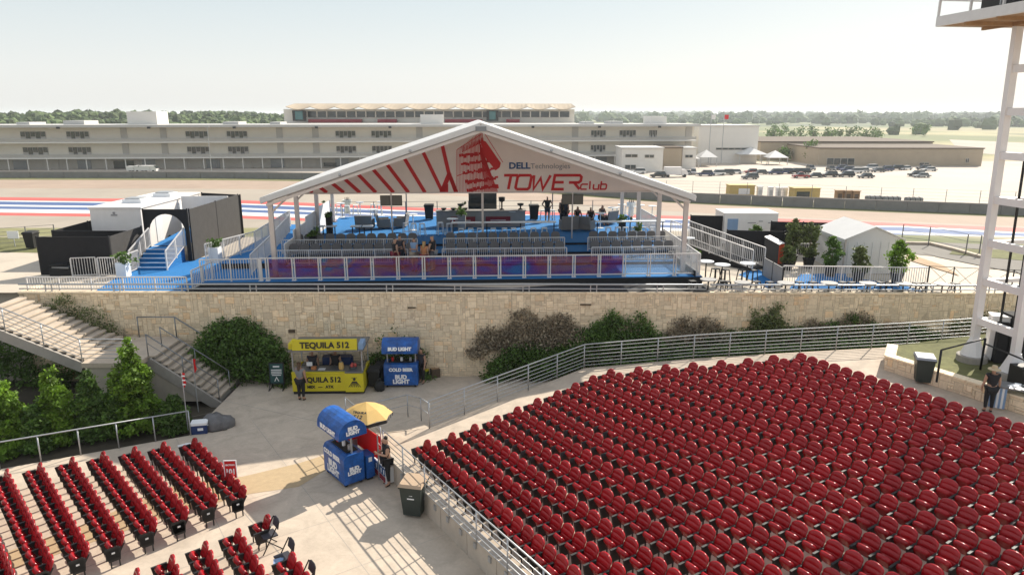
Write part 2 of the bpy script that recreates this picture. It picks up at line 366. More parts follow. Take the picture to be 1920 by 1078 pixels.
def bush(name, label, pts, h, dep, leaf, n, size=.12, base=0., cat='bush', group=None, seed=1, lump=.2):
    """sprawling plant along a polyline, against a wall"""
    rr = random.Random(seed); pts = [Vector(p) for p in pts]; L = walk(pts, .3); t = thing(name, label, cat, pts[len(pts)//2], 0, group)
    def sh(q):
        i = q.randrange(len(L)); p = L[i]; e = i/(len(L)-1); k = (math.sin(math.pi*min(1, max(0, e)))**.5)*(1-lump+lump*math.sin(e*17+seed)); zz = q.random()**.8*h*k
        return (p.x+q.uniform(-.2, .2), p.y-dep*(1-.6*zz/h)*q.uniform(-.1, 1), p.z+base+zz)
    foliage(n, sh, size, rr, clusters=n//30, csz=.15).build('foliage', leaf, t, world=True)
    b = MB()
    for i in range(8):
        p = L[int((i+.5)*len(L)/8)]; b.tube([p, p+Vector((rr.uniform(-.3, .3), -.1, h*.5))], .02, 5, .008)
    b.build('stem', 'bark', t, world=True)
    return t

# ================================================================== THE SETTING
def zT(x, y=0): return 4.0-.02*max(0, x)
def yW(x): return 31.2+.07*max(0, x)
def zR(x, y): return .62+.0625*((.843*x+.537*y)-8.9)
def hill(x, y):
    l = ss(-20, -220, x)*ss(330, 640, y)*(1-ss(1100, 2200, y))*(11+3*math.sin(x*.012)+1*math.sin(x*.05+1))
    f = ss(1800, 4600, y)*(9+3.5*math.sin(x*.0016+.5)+2*math.sin(x*.0047+2)+1.2*math.sin(y*.003+x*.002))
    return max(l, f)
def G(x, y):
    if y < yW(x)+.02: return -.6
    zt = zT(min(x, 40))
    return zt+(-6-zt)*ss(45.5, 101, y)*1.0+hill(x, y) if y > 45 else zt-.004
def gcol(x, y):
    sand = Vector((.42, .36, .28)); green = Vector((.12, .14, .05)); tan = Vector((.46, .38, .2)); forest = Vector((.055, .075, .035))
    if y < 46: return (.42, .37, .30)
    if y < 105: return tuple(green.lerp(sand, .5+.5*math.sin(x*.21+y*.1)) if x > 8 else green.lerp(tan, .3))
    if y < 300: return tuple(sand)
    k = .5+.5*math.sin(x*.012+math.sin(y*.009)*2)*math.sin(y*.011+x*.004)
    c = green.lerp(tan, ss(.35, .65, k))
    if x > 60 and 330 < y < 1050: c = tan.lerp(green*1.1, .35+.6*ss(.3, .7, k))
    if y > 1050 or x > 420: c = forest.lerp(green*1.15, ss(.2, .6, k)).lerp(tan, .55*ss(.7, .9, .5+.5*math.sin(x*.004+1+y*.002)*math.sin(y*.006)))
    if x < 0 and y > 450: c = green.lerp(tan, .6*ss(.45, .6, k))
    return tuple(c)
xs = [-6000, -4000, -2600, -1800, -1200]+list(range(-900, -240, 30))+list(range(-240, -40, 10))+list(range(-40, 60, 4))+list(range(60, 240, 12))+list(range(240, 900, 30))+[1200, 1800, 2600, 4000, 6000]
ys = [-200, -60, -10, 8, 20, 29, -1, -2]+[35, 38, 41, 44, 45.5, 47, 49, 51, 54]+list(range(57, 106, 4))+[120, 150, 200, 260]+list(range(300, 1000, 28))+[1080, 1200, 1350, 1500, 1700, 1950, 2200, 2500, 2900, 3300, 3800, 4400, 5200, 6000]
g = MB(); g.cols = []
for y in ys:
    for x in xs:
        yy = yW(x)+.01 if y == -1 else yW(x)+.35 if y == -2 else y
        g.v.append((x, yy, -.6 if y == -1 else zT(min(x, 40))-.004 if y == -2 else G(x, yy) if y > 32 and yy > yW(x)+.3 else (-.6 if y < 31 else zT(min(x, 40))-.004))); g.cols.append(gcol(x, yy)); g.t.append(.5); g.t2.append(0)
nx = len(xs)
for j in range(len(ys)-1):
    for i in range(nx-1): g.f.append((j*nx+i, j*nx+i+1, (j+1)*nx+i+1, (j+1)*nx+i)); g.mi.append(0)
g.build('ground', 'ground', smooth=True, kind='structure')

def interp(tab, x):
    for (a, b), (c, d) in zip(tab, tab[1:]):
        if x <= c: return b+(d-b)*(x-a)/(c-a)
    return tab[-1][1]
BAR = [(-400, 333), (400, 334), (700, 338), (1000, 357), (1250, 377), (1500, 388), (1860, 402), (2300, 420)]
STR = [(-400, 367), (0, 370), (480, 376), (743, 388), (1150, 402), (1500, 411), (1700, 419), (1900, 427), (2300, 442)]
US = [-400, -200, 0, 150, 300, 450, 600, 743, 900, 1050, 1200, 1350, 1500, 1600, 1700, 1800, 1900, 2050, 2300]
def band(name, m, fa, fb, z, kind='structure'):
    b = MB(); n = len(US); wav = lambda u: 0
    for u in US: b.v += [tuple(P(u, fa(u), z)), tuple(P(u, fb(u), z))]; b.t += [.5]*2; b.t2 += [0]*2
    b.f = [(2*i, 2*i+1, 2*i+3, 2*i+2) for i in range(n-1)]; b.mi = [0]*(n-1); b.f = [f[::-1] for f in b.f]
    b.build(name, m, kind=kind)
barf = lambda u: interp(BAR, u); stf = lambda u: interp(STR, u)
band('track_runoff', 'asphalt_tan', lambda u: barf(u)+4, lambda u: barf(u)+20, -5.992)
band('track_runoff', 'asphalt_light', lambda u: barf(u)+18, lambda u: stf(u)+62, -5.996)
band('track_verge', 'grass', lambda u: barf(u)-9, lambda u: barf(u)+4.5, -5.994)
SW = lambda u: 1+.15*max(0, (u-1200))/700
for nm, a, b_, m in [('red', 0, 6, 'track_red'), ('white', 6, 8, 'track_white'), ('blue', 8, 14, 'track_blue'), ('white', 14, 17, 'track_white'), ('blue', 17, 22, 'track_blue'), ('white', 22, 28.5, 'track_white'), ('red', 28.5, 34, 'track_red')]:
    wv = (lambda k: (lambda u: stf(u)+k*SW(u)+(1.6*math.sin(u*.02+k*.25) if u > 1250 and 0 < k < 34 else 0)))
    band('track_stripe', m, wv(a), wv(b_), -5.986)
band('track_stripe', 'track_red', lambda u: stf(u)+61, lambda u: stf(u)+66, -5.986)
b = MB()
b.poly([P(-300, 322.5, -5.99), P(700, 326, -5.99), P(1080, 350, -5.99), P(1250, 366, -5.99), P(1500, 377, -5.99), P(1900, 390, -5.99), P(2400, 410, -5.99), P(2400, 300, -5.99), P(1900, 303, -5.99), P(1165, 305, -5.99), P(700, 316, -5.99), P(-300, 316, -5.99)])
b.build('parking_lot', 'lot', kind='structure')
b = MB(); b.poly([PF(u, v, lambda x, y: G(x, y)+.01) for u, v in []] or [P(1915, 268, -5.985), P(1780, 262, -5.985), P(1800, 285, -5.985), P(2400, 330, -5.985), P(2400, 310, -5.985)]); b.build('access_road', 'asphalt_light', kind='structure')
# trackside barriers: concrete segments with tyre belt
def barrier(name, label, u0, u1, off, h, n):
    pts = [P(u0+(u1-u0)*i/n, barf(u0+(u1-u0)*i/n)+off, -6) for i in range(n+1)]; t = thing(name, label, 'barrier', pts[0])
    for a, c in zip(pts, pts[1:]):
        q = MB(); q.bar(a+Vector((0, 0, h/2)), a.lerp(c, .985)+Vector((0, 0, h/2)), .5, h); q.build('barrier_block', 'barrier', t, world=True)
        q = MB(); q.bar(a+Vector((0, .1, h+.12)), c+Vector((0, .1, h+.12)), .25, .2); q.build('cap', 'concrete_grey', t, world=True)
barrier('track_barrier', 'long grey concrete barrier below the white paddock building, left of the big tent', -260, 760, 0, 1.6, 16)
barrier('track_barrier', 'curving grey concrete barrier in front of the car park, right of the big tent', 1000, 2050, 0, 1.7, 18)
def wire_fence(name, label, pts, h, step, n=4, z=None):
    t = thing(name, label, 'fence', pts[0]); U = Vector((0, 0, 1))
    for p in walk(pts, step): q = MB(); q.bar(p, p+U*h, .08 if h > 1.5 else .05); q.build('post', 'mesh_fence', t, world=True)
    q = MB()
    for k in range(n): q.tube([Vector(p)+U*(h*(k+1)/n-.02) for p in pts], .012, 4)
    q.build('wires', 'mesh_fence', t, world=True, kind='stuff'); return t
wire_fence('mesh_fence', 'tall thin mesh fence along the near edge of the car park', [P(1200, 364, -6), P(1400, 370, -6), P(1650, 381, -6), P(1900, 391, -6), P(2100, 400, -6)], 3.2, 6, 5)

# ---- paddock building
A0 = Vector((-250, 224.0, -6)); ang = math.atan2(27, 301)
pad = thing('paddock_building', 'long cream three-storey paddock building with balconies behind the race track', 'building', A0, ang)
def S(u):
    X = 0
    for _ in range(20): Y = 224+(X+250)*27/301; X = (u-960)/FPX*(Y*math.cos(PIT)+2)
    return (X+250)/math.cos(ang)
LEN = S(1306)
def lb(name, m, x0, x1, y0, y1, z0, z1, p=None, lab=None):
    q = MB(); q.bb(x0, x1, y0, y1, z0, z1); return q.build(name, m, p or pad, label=lab)
lb('wall', 'bld_cream', 0, LEN, 3, 24, 3.6, 13.6)
lb('ground_floor_wall', 'bld_grey', 0, LEN, 4.5, 24, 0, 3.6)
for z, th in ((3.5, .45), (8.5, .45)): lb('balcony_slab', 'bld_white', 0, LEN, 0, 3.2, z, z+th)
lb('roof', 'roof_pale', -1, LEN+1, -.6, 25, 13.5, 14.3)
for z in (3.95, 8.95):
    lb('balcony_rail', 'galv', 0, LEN, .05, .12, z+1.05, z+1.15); lb('balcony_screen', 'bld_grey', 0, LEN, .2, .24, z+.1, z+.95)
wins = [(30, 78), (117, 160), (343, 386), (421, 460), (627, 665), (695, 733), (1111, 1139), (1165, 1196), (1221, 1236)]
for fl, z in enumerate((9.6, 4.6)):
    for k, (u0, u1) in enumerate(wins):
        if fl and k > 7: continue
        s0, s1 = S(u0), S(u1); f = lb('window', 'bld_grey', s0, s1, 2.86, 3.02, z, z+2.6)
        n = 5
        for i in range(n):
            e = (s1-s0)/n; q = MB(); q.bb(s0+i*e+.12, s0+(i+1)*e-.12, 2.74, 2.88, z+.1+(0 if i in (1, 3) else .9), z+2.5); q.build('pane', 'glass_dark', f)
for u in list(range(-30, 1320, 37)): # colonnade 
    s = S(u)
    if 0 < s < LEN: lb('column', 'bld_white', s-.12, s+.12, .3, .55, 0, 3.5)
for u in (220, 295, 515, 583, 780, 1075, 1290):
    for z in (4, 9): lb('wall_panel', 'bld_grey', S(u), S(u+12), 2.8, 3.0, z, z+4.3)
for u in list(range(-60, 1290, 62)):
    if S(u) > 2: lb('garage_door', 'steel_grey' if u % 4 else 'bld_grey', S(u), S(u+26), 4.3, 4.5, 0, 2.9)
lb('dark_doorway', 'glass_dark', S(196), S(235), 4.1, 4.4, 0, 2.6); lb('dark_doorway', 'glass_dark', S(600), S(625), 4.1, 4.4, .3, 1.6)
for u0, u1, h in ((228, 285, 4.2), (105, 145, 1.3), (788, 832, 3.2), (1228, 1258, 2.6), (410, 440, .9), (15, 40, .8), (1100, 1120, .8), (1150, 1175, .9), (500, 520, .8)):
    q = MB(); q.bb(S(u0), S(u1), 6, 16, 14.3, 14.3+h); q.build('rooftop_unit', 'bld_white' if h > 2 else 'roof_pale', pad)
for u in (112, 281, 440, 593, 730, 996, 1120, 1232):
    lb('roof_lamp', 'black_metal', S(u), S(u)+.9, -1.2, -.6, 13.1, 13.7)
# pit grandstand behind it
gs = thing('grandstand', 'cream grandstand with a scalloped canopy rising behind the paddock building', 'building', (-90, 285, -6), R(2))
def g0(u, Y=290): return (u-960)/FPX*(Y*.971+1)+90
lb('wall', 'bld_white', g0(533), g0(1080), 6, 30, 0, 19.5, gs); lb('window_band', 'glass_dark', g0(555), g0(1070), 5.6, 5.95, 16.4, 18.6, gs)
for i in range(28): x = g0(558)+i*(g0(1068)-g0(558))/28; lb('mullion', 'bld_white', x, x+.4, 5.2, 5.6, 16.2, 18.8, gs)
for a, c in ((582, 680), (710, 745), (835, 905), (950, 975)): lb('seat_block', 'maroon', g0(a), g0(c), 2, 5.2, 14.3, 15.6, gs)
lb('terrace', 'bld_white', g0(533), g0(1080), 0, 6, 0, 14.3, gs)
b = MB(); x0, x1 = g0(545), g0(1078); n = 12; seg = (x1-x0)/n
for i in range(n):
    for j in range(6):
        xa = x0+seg*(i+j/6); xb = x0+seg*(i+(j+1)/6); za = 20.3-1.1*math.sin(math.pi*j/6); zb = 20.3-1.1*math.sin(math.pi*(j+1)/6)
        b.add([(xa, 0, za), (xb, 0, zb), (xb, 14, 21.6), (xa, 14, 21.6), (xa, 0, za+.2), (xb, 0, zb+.2), (xb, 14, 21.8), (xa, 14, 21.8)], [(3, 2, 1, 0), (4, 5, 6, 7), (0, 1, 5, 4), (2, 3, 7, 6)])
b.build('canopy', 'bld_sand', gs)
for u, w_ in ((555, 24), (913, 22)):
    q = lb('screen', 'black_metal', g0(u), g0(u+w_), 1, 1.8, 15, 19, gs); lb('screen_picture', 'glass_teal', g0(u+5), g0(u+w_-5), .8, 1.02, 15.5, 18.7, q)
# blocks at the right end
def block(name, label, u0, u1, vb, vt, dep, m, wins_=(), wm='glass_dark', extra=None, rz=0):
    a = P(u0, vb, -6); c = P(u1, vb, -6); zt = PY((u0+u1)/2, vt, a.y).z; t = thing(name, label, 'building', (a.x, a.y, -6), rz); wd = c.x-a.x
    q = MB(); q.bb(0, wd, 0, dep, 0, zt+6); q.build('wall', m, t); q = MB(); q.bb(-.3, wd+.3, -.3, dep+.3, zt+6, zt+6.35); q.build('roof', 'roof_pale' if m != 'bld_sand' else 'bark', t)
    for x0, x1, z0, z1 in wins_:
        q = MB(); q.bb(wd*x0, wd*x1, -.12, .05, (zt+6)*z0, (zt+6)*z1); f = q.build('window', 'bld_grey', t)
        k = max(2, int((x1-x0)*wd/2))
        for i in range(k): e = (x1-x0)*wd/k; q = MB(); q.bb(wd*x0+i*e+.12, wd*x0+(i+1)*e-.12, -.2, -.1, (zt+6)*z0+.12, (zt+6)*z1-.12); q.build('pane', wm, f)
    return t, wd, zt+6
block('white_block', 'plain white building block at the right end of the paddock building', 1307, 1418, 306, 237, 26, 'bld_white', [(.3, .93, .36, .42)])
block('lab_building', 'small white two-storey building in front of the paddock, beside parked cars', 1165, 1242, 322, 279, 14, 'bld_white', [(.08, .38, .62, .76), (.55, .78, .6, .74), (.08, .35, .1, .3)])
block('sand_block', 'narrow sand coloured block between two small white buildings', 1243, 1277, 318, 278, 16, 'bld_sand')
block('lab_building', 'white low annexe right of the narrow sand coloured block', 1278, 1304, 317, 279, 14, 'bld_white', [(.2, .75, .55, .7)])
block('exhibition_hall', 'low sand coloured hall running behind the car park, farther one', 1424, 1745, 300, 267, 60, 'bld_sand')
block('exhibition_hall', 'low sand coloured hall directly behind the parked cars with dark entrance', 1534, 1833, 311, 279, 40, 'bld_sand', [(.05, .22, .05, .45), (.62, .68, .05, .2), (.9, .92, .2, .45)], rz=R(-2))
block('warehouse', 'white metal warehouse with dark front on the far left', -60, 66, 238, 215, 60, 'bld_white', [(.02, .7, .25, .85)])
def canopy(label, u0, u1, v, h):
    a = P(u0, v, -6); c = P(u1, v, -6); wd = c.x-a.x; t = thing('sail_canopy', label, 'canopy', a)
    q = MB(); q.add([(0, 0, h), (wd, 0, h), (wd, 8, h), (0, 8, h), (wd/2, 4, h+2.4)], [(0, 1, 4), (1, 2, 4), (2, 3, 4), (3, 0, 4), (3, 2, 1, 0)]); q.build('cover', 'tent_white', t)
    for x in (.3, wd-.3):
        for y in (.3, 7.7): q = MB(); q.bb(x-.1, x+.1, y-.1, y+.1, 0, h); q.build('pole', 'galv', t)
canopy('white pointed sail canopy left of the white block at the car park', 1268, 1312, 316, 3.2); canopy('white pointed sail canopy under the white block', 1312, 1345, 313, 3.2)
canopy('wide white canopy beside the far sand hall', 1385, 1440, 308, 3.4); canopy('grey white canopy nearest the sand hall', 1440, 1478, 310, 2.6)
def flag(u, col, lab):
    p = P(u, 306, -6); t = thing('flagpole', lab, 'flag', p); q = MB(); q.cyl(0, 0, 0, 18.5, .12, 6); q.build('pole', 'galv', t)
    q = MB(); q.bb(.1, 1.6, -.04, .04, 15.8, 17.4); q.build('cloth', col, t)
flag(1352, 'print_red', 'red flag on a tall pole behind the white block'); flag(1328, 'white_paint', 'pale flag on a tall pole left of the red flag')
for u, v, h, lab in ((397, 326, 14, 'tall thin lamp mast in front of the paddock building'), (90, 234, 18, 'thin mast standing on the skyline above the left end of the paddock building')):
    p = P(u, v, -6); t = thing('mast', lab, 'mast', p); q = MB(); q.tube([(0, 0, 0), (0, 0, h)], .16, 6, .08); q.build('pole', 'galv', t); q = MB(); q.bb(-.6, .6, -.2, .2, h, h+.3); q.build('lamp', 'galv', t)
# ---- far woods: thousands of crowns nobody could count
def woods(name, lst):
    b = MB()
    for x, y, r in lst:
        b.tone = rnd.random(); z = G(x, y); b.ball((x, y, z+r*.55), r, 6, 4, rnd.uniform(.65, 1.), .28)
    b.build(name, 'forest', kind='stuff')
L1 = []
for _ in range(3400):
    y = 380+rnd.random()**1.3*620; x = rnd.uniform(-560, -30)*y/600
    k = math.sin(x*.012+math.sin(y*.009)*2)*math.sin(y*.011+x*.004)
    if k > .05 and rnd.random() < .88 and y > 450: continue
    L1.append((x, y, rnd.uniform(2.4, 4.6)))
woods('woodland', L1)
L2 = []
for _ in range(4600):
    y = 620+rnd.random()**1.6*3800; x = rnd.uniform(-.22, .85)*y
    if 300 < y < 1100 and x < .52*y: continue
    if y < 1300 and x < .4*y and rnd.random() < .6: continue
    if .5+.5*math.sin(x*.004+1+y*.002)*math.sin(y*.006) > .62 and rnd.random() < .93: continue
    if math.sin(x*.009)*math.sin(y*.013+2) > .2 and rnd.random() < .8: continue
    L2.append((x, y, rnd.uniform(5, 9)*(1 if y < 1500 else 1.7)))
woods('distant_woodland', L2)
L3 = [(u, rnd.uniform(262, 280)) for u in (1790, 1797, 1805, 1812, 1818, 1826, 1835, 1842, 1850, 1858, 1866, 1880, 1890, 1900, 1915)]
i = 0
for u, v in [(1440, 262), (1452, 263), (1462, 266), (1486, 263), (1500, 262), (1519, 258), (1523, 262), (1549, 262), (1558, 264), (1571, 265), (1592, 262), (1606, 259), (1620, 264), (1636, 264), (1644, 262), (1717, 252), (1734, 254), (1470, 252), (1451, 250)]:
    p = P(u, v+2, -6); p.z = G(p.x, p.y); i += 1
    tree('field_tree', f'small dark round tree in the dry field beyond the sand halls, number {i} as they stand', p, rnd.uniform(5, 8), rnd.uniform(2.5, 4), 'leaf_dark', 160, 1.5, .2, group='single trees dotted over the dry field', csz=1.1) if False else None
    o = tree('field_tree', 'small dark tree standing alone in the dry field beyond the sand coloured halls', p, rnd.uniform(6, 9), rnd.uniform(3, 4.4), 'leaf_dark', 170, 1.6, .2, group='single trees dotted over the dry field', csz=1.1)
for u, v, h, r_, lab in [(1515, 306, 8.5, 2.9, 'tall green tree in front of the gap between the two sand halls'), (1467, 302, 4.5, 2.4, 'low dark tree left of the taller tree by the sand halls')]:
    tree('hall_tree', lab, P(u, v, -6), h, r_, 'leaf_dark', 500, .9, .15, csz=.8)

# ---- cars
def make_car(name, kind):
    L, Wd = (4.6, 1.8); hb, hr = dict(sedan=(.78, 1.42), suv=(.95, 1.72), pickup=(.95, 1.75))[kind]
    t = thing(name, 'car', 'car')
    prof = [(-L/2, .35), (-L/2+.05, hb-.12), (-L/2+1.1, hb), (L/2-.2, hb), (L/2, hb-.2), (L/2, .35)]
    def ext(pr, w0, w1):
        q = MB(); n = len(pr)
        q.add([(x, -w0/2 if z < hb else -w1/2, z) for x, z in pr]+[(x, w0/2 if z < hb else w1/2, z) for x, z in pr], [tuple(range(n)), tuple(range(2*n-1, n-1, -1))]+[(i, n+i, n+(i+1) % n, (i+1) % n) for i in range(n)]); return q
    bd = ext(prof, Wd, Wd).build('body', 'car_black', t)
    c0, c1 = dict(sedan=(-1.15, 1.7), suv=(-1.2, 2.2), pickup=(-1.1, .8))[kind]
    q = MB(); m = .35; q.add([(c0, -.8, hb), (c1, -.8, hb), (c1, .8, hb), (c0, .8, hb), (c0+.7, -.65, hr-.05), (c1-m, -.65, hr-.05), (c1-m, .65, hr-.05), (c0+.7, .65, hr-.05)], [(0, 1, 5, 4), (1, 2, 6, 5), (2, 3, 7, 6), (3, 0, 4, 7)]); q.build('windows', 'glass_dark', t)
    q = MB(); q.box((c0+.7+c1-m)/2, 0, hr-.02, c1-m-c0-.7, 1.3, .07); q.build('roof', 'car_black', t)
    if kind == 'pickup': q = MB(); q.bb(.85, 2.25, -.75, .75, hb-.02, hb+.03); q.build('bed_cover', 'rubber', t)
    for x in (-1.4, 1.4):
        for y in (-.85, .85):
            q = MB(); q.tube([(x, y-.1, .34), (x, y+.1, .34)], .34, 10); wh = q.build('wheel', 'rubber', t); q = MB(); q.tube([(x, y-.112, .34), (x, y+.112, .34)], .17, 8); q.build('rim', 'galv', wh)
    for y in (-.6, .6):
        q = MB(); q.box(-L/2+.02, y, .65, .06, .35, .14); q.build('headlight', 'print_white', t); q = MB(); q.box(L/2-.02, y, .7, .06, .3, .14); q.build('taillight', 'print_red', t)
    return t
protos = {}
def car(kind, col, loc, rz, label):
    k = (kind, col)
    if k not in protos:
        r = make_car({'sedan': 'parked_car', 'suv': 'parked_suv', 'pickup': 'parked_pickup'}[kind], kind)
        for c in r.children:
            if c.name.split('.')[0] in ('body', 'roof'): c.data.materials[0] = M['car_'+col]
        protos[k] = Proto(r)
    protos[k](loc, rz, label, 'cars parked in the distant car park')
CARS = [(1196, 326, 'suv', 'white', 0), (1234, 333, 'suv', 'black', 0), (1284, 328, 'sedan', 'silver', .2), (1300, 327, 'suv', 'silver', 1.2), (1322, 330, 'suv', 'blue', 0), (1345, 329, 'suv', 'white', .2), (1362, 328, 'suv', 'grey', 0), (1378, 326, 'sedan', 'white', 0), (1409, 325, 'sedan', 'red', 0), (1426, 327, 'sedan', 'grey', 0), (1406, 336, 'suv', 'grey', 0), (1453, 327, 'suv', 'blue', 0), (1472, 326, 'suv', 'blue', 0), (1491, 326, 'suv', 'black', 0), (1505, 326, 'suv', 'black', 0), (1520, 319, 'suv', 'grey', 1.4), (1501, 334, 'pickup', 'red', 0), (1528, 333, 'sedan', 'black', 0), (1558, 321, 'suv', 'black', 1.4), (1555, 332, 'suv', 'black', 0), (1576, 319, 'suv', 'blue', 0), (1588, 322, 'suv', 'blue', 0), (1586, 332, 'suv', 'black', 0), (1603, 325, 'suv', 'white', 0), (1617, 323, 'sedan', 'silver', 0), (1623, 334, 'sedan', 'black', 0), (1632, 318, 'suv', 'white', 0), (1646, 323, 'sedan', 'grey', 0), (1661, 321, 'suv', 'blue', 0), (1680, 319, 'suv', 'black', 0), (1697, 319, 'sedan', 'white', .4), (1718, 331, 'suv', 'black', 0), (1732, 319, 'suv', 'black', 0), (1742, 321, 'sedan', 'white', 0), (1728, 333, 'sedan', 'silver', 0)]
ordn = {}
for u, v, k, c, rz in CARS:
    key = (c, k); ordn[key] = ordn.get(key, 0)+1
    o_ = ['first', 'second', 'third', 'fourth', 'fifth', 'sixth', 'seventh', 'eighth', 'ninth', 'tenth'][ordn[key]-1]
    car(k, c, P(u, v, -5.99), rz+rnd.uniform(-.15, .15), f'{c} {k} in the distant car park, {o_} {c} {k} counted from the left end')
def box_van(label, u, v, col, L=6, hh=2.9, rz=0):
    t = thing('box_truck', label, 'truck', P(u, v, -5.99), rz); q = MB(); q.bb(-L/2, L/2-1.7, -1.1, 1.1, .7, hh); q.build('cargo_box', col, t)
    q = MB(); q.add([(L/2-1.6, -1, .5), (L/2+.2, -1, .5), (L/2+.2, 1, .5), (L/2-1.6, 1, .5), (L/2-1.6, -1, 2.2), (L/2-.5, -1, 2.2), (L/2-.5, 1, 2.2), (L/2-1.6, 1, 2.2), (L/2+.2, -1, 1.3), (L/2+.2, 1, 1.3)], [(0, 1, 8, 5, 4), (3, 7, 6, 9, 2), (1, 2, 9, 8), (4, 5, 6, 7), (0, 4, 7, 3), (3, 2, 1, 0)]); q.build('cab', 'white_paint', t)
    q = MB(); q.add([(L/2+.23, -.9, 1.35), (L/2+.23, .9, 1.35), (L/2-.45, .9, 2.15), (L/2-.45, -.9, 2.15)], [(0, 1, 2, 3)]); q.build('windscreen', 'glass_dark', t)
    for x in (-L/2+1, L/2-.7):
        for y in (-.95, .95): q = MB(); q.tube([(x, y-.13, .42), (x, y+.13, .42)], .42, 10); q.build('wheel', 'rubber', t)
box_van('white box van parked among the cars left of the red ones', 1266, 332, 'white_paint', 6.5)
box_van('small white truck with white cargo box below the cream building on the left', 280, 324, 'white_paint', 5, 2.2); box_van('white utility cart beside the small truck on the left', 253, 324, 'white_paint', 4, 2)
def hut(name, label, u, v, wd, hh, m, dep=3, front=None, cat='shed'):
    t = thing(name, label, cat, P(u, v, -5.99)); q = MB(); q.bb(0, wd, 0, dep, 0, hh); q.build('body', m, t); q = MB(); q.bb(-.15, wd+.15, -.15, dep+.15, hh, hh+.12); q.build('roof', m, t)
    if front: q = MB(); q.bb(wd*front[0], wd*front[1], -.06, .04, .2, hh*.7); q.build('opening', front[2], t)
    return t
hut('storage_container', 'bright yellow container by the track fence', 1368, 366, 5.6, 2.1, 'yellow_box', front=(.35, .8, 'white_paint'))
hut('storage_container', 'dull yellow hut with a dark opening by the track fence', 1488, 373, 5.6, 2.2, 'yellow_box', front=(.1, .6, 'glass_dark'))
for u, v in ((1421, 367), (1441, 368), (1456, 369), (1468, 369)): hut('portable_toilet', 'small white booth between the two yellow huts by the fence', u, v, 1.0, 1.9, 'white_paint', 1.1, (.2, .8, 'roof_pale'), 'booth')['group'] = 'white booths between the yellow huts'
for u, v in ((1568, 375), (1584, 375.5), (1599, 376)): hut('pallet_stack', 'brown stack of pallets by the track fence', u, v, 1.4, 1.9, 'plywood', 1.2, (.2, .8, 'bark'), 'pallets')['group'] = 'brown stacks by the track fence'
for u in (1638, 1671, 1712):
    p = P(u, barf(u)-14, -5.99); t = thing('tyre_bundle', 'dark wrapped tyre bundle lying behind the track barrier', 'tyre bundle', p, 0, 'tyre bundles behind the barrier')
    q = MB(); q.tube([(-1.6, 0, .65), (-1.3, 0, .7), (1.3, 0, .7), (1.6, 0, .65)], .7, 12); q.build('wrap', 'barrier', t, smooth=True)
    for x in (-1, 0, 1): q = MB(); q.tube([(x-.05, 0, .7), (x+.05, 0, .7)], .74, 12); q.build('strap', 'rubber', t)

# ================================================================== PLAZA, TERRACE, RIGHT SEATING FLOOR
WD = Vector((.56, -.83, 0)).normalized()             # direction of the low wall, towards the camera
WB = P(801, 966, 0)                                  # a point on its foot
def wallpt(s, z=0): q = WB+WD*s; q.z = z; return q
W0 = -5.2
b = MB(); b.poly([(-60, -25, 0), (30, -25, 0), (30, 31.6, 0), (-12.3, 31.15, 0), (-12.3, 24.9, 0), (-17.6, 22.3, 0), (-60, 18, 0)])
b.build('plaza', 'concrete', kind='structure')
b = MB(); b.prism([(-60, 18.3), (-17.6, 22.4), (-12.2, 24.9), (-12.2, 31.2), (-60, 31.2)], -.58, -.25); b.build('planting_bed', 'dirt_bed', kind='structure')
# tan painted drain band crossing the plaza and the lower seating
b = MB(); b.poly([P(u, v, .006) for u, v in ((340, 905), (455, 893), (560, 868), (610, 852), (612, 880), (560, 912), (470, 925), (330, 962), (0, 1075), (-60, 1060), (150, 985))][::-1]); b.build('painted_band', 'tan_paint', kind='structure')
b = MB()
for p0, p1 in ((P(452, 954, .003), P(-100, 1160, .003)), (P(380, 742, .003), P(640, 800, .003)), (P(560, 1078, .003), P(452, 954, .003))):
    d = (p1-p0).normalized().cross(Vector((0, 0, 1)))*.012; b.poly([p0-d, p1-d, p1+d, p0+d])
for k in range(-3, 9):
    p0 = wallpt(-4+k*2.6)-Vector((0, 0, 0)); nn_ = Vector((-.83, -.56, 0)); p1 = p0+nn_*9; p0.z = p1.z = .0025; d = (p1-p0).normalized().cross(Vector((0, 0, 1)))*.007; b.poly([p0-d, p1-d, p1+d, p0+d])
for k in (2.6, 5.4): p0 = wallpt(-10)+Vector((-.83, -.56, 0))*k; p1 = p0+WD*24; p0.z = p1.z = .0022; d = (p1-p0).normalized().cross(Vector((0, 0, 1)))*.007; b.poly([p0-d, p1-d, p1+d, p0+d])
b.build('expansion_joint', 'concrete_grey', kind='structure')
# terrace slab behind the stone wall
b = MB(); TX = [-70, -22.4, 0, 8, 16, 24, 40, 60]
for x in TX:
    for y in (yW(x)+.02, 46): b.v.append((x, y, zT(min(x, 40))+.004)); b.t.append(.5); b.t2.append(0)
for i in range(len(TX)-1): b.f.append((2*i, 2*i+2, 2*i+3, 2*i+1)); b.mi.append(0)
b.build('terrace', 'terrace', kind='structure')
b = MB(); b.poly([(-70, 44.4, 4.012), (-24.6, 40.4, 4.012), (-24.6, 46, 4.012), (-70, 46, 4.012)]); b.build('grass_verge', 'grass', kind='structure')
b = MB(); b.poly([(-14.9, 31.26, 4.04), (0, 31.26, 4.04), (9.2, 31.9, 3.86), (9.2, 34.5, 3.86), (0, 34, 4.04), (-14.9, 33, 4.04)]); b.build('painted_deck_shade', 'black_cloth', kind='structure')  # black sheet painting in the deck and tent shade behind the wall
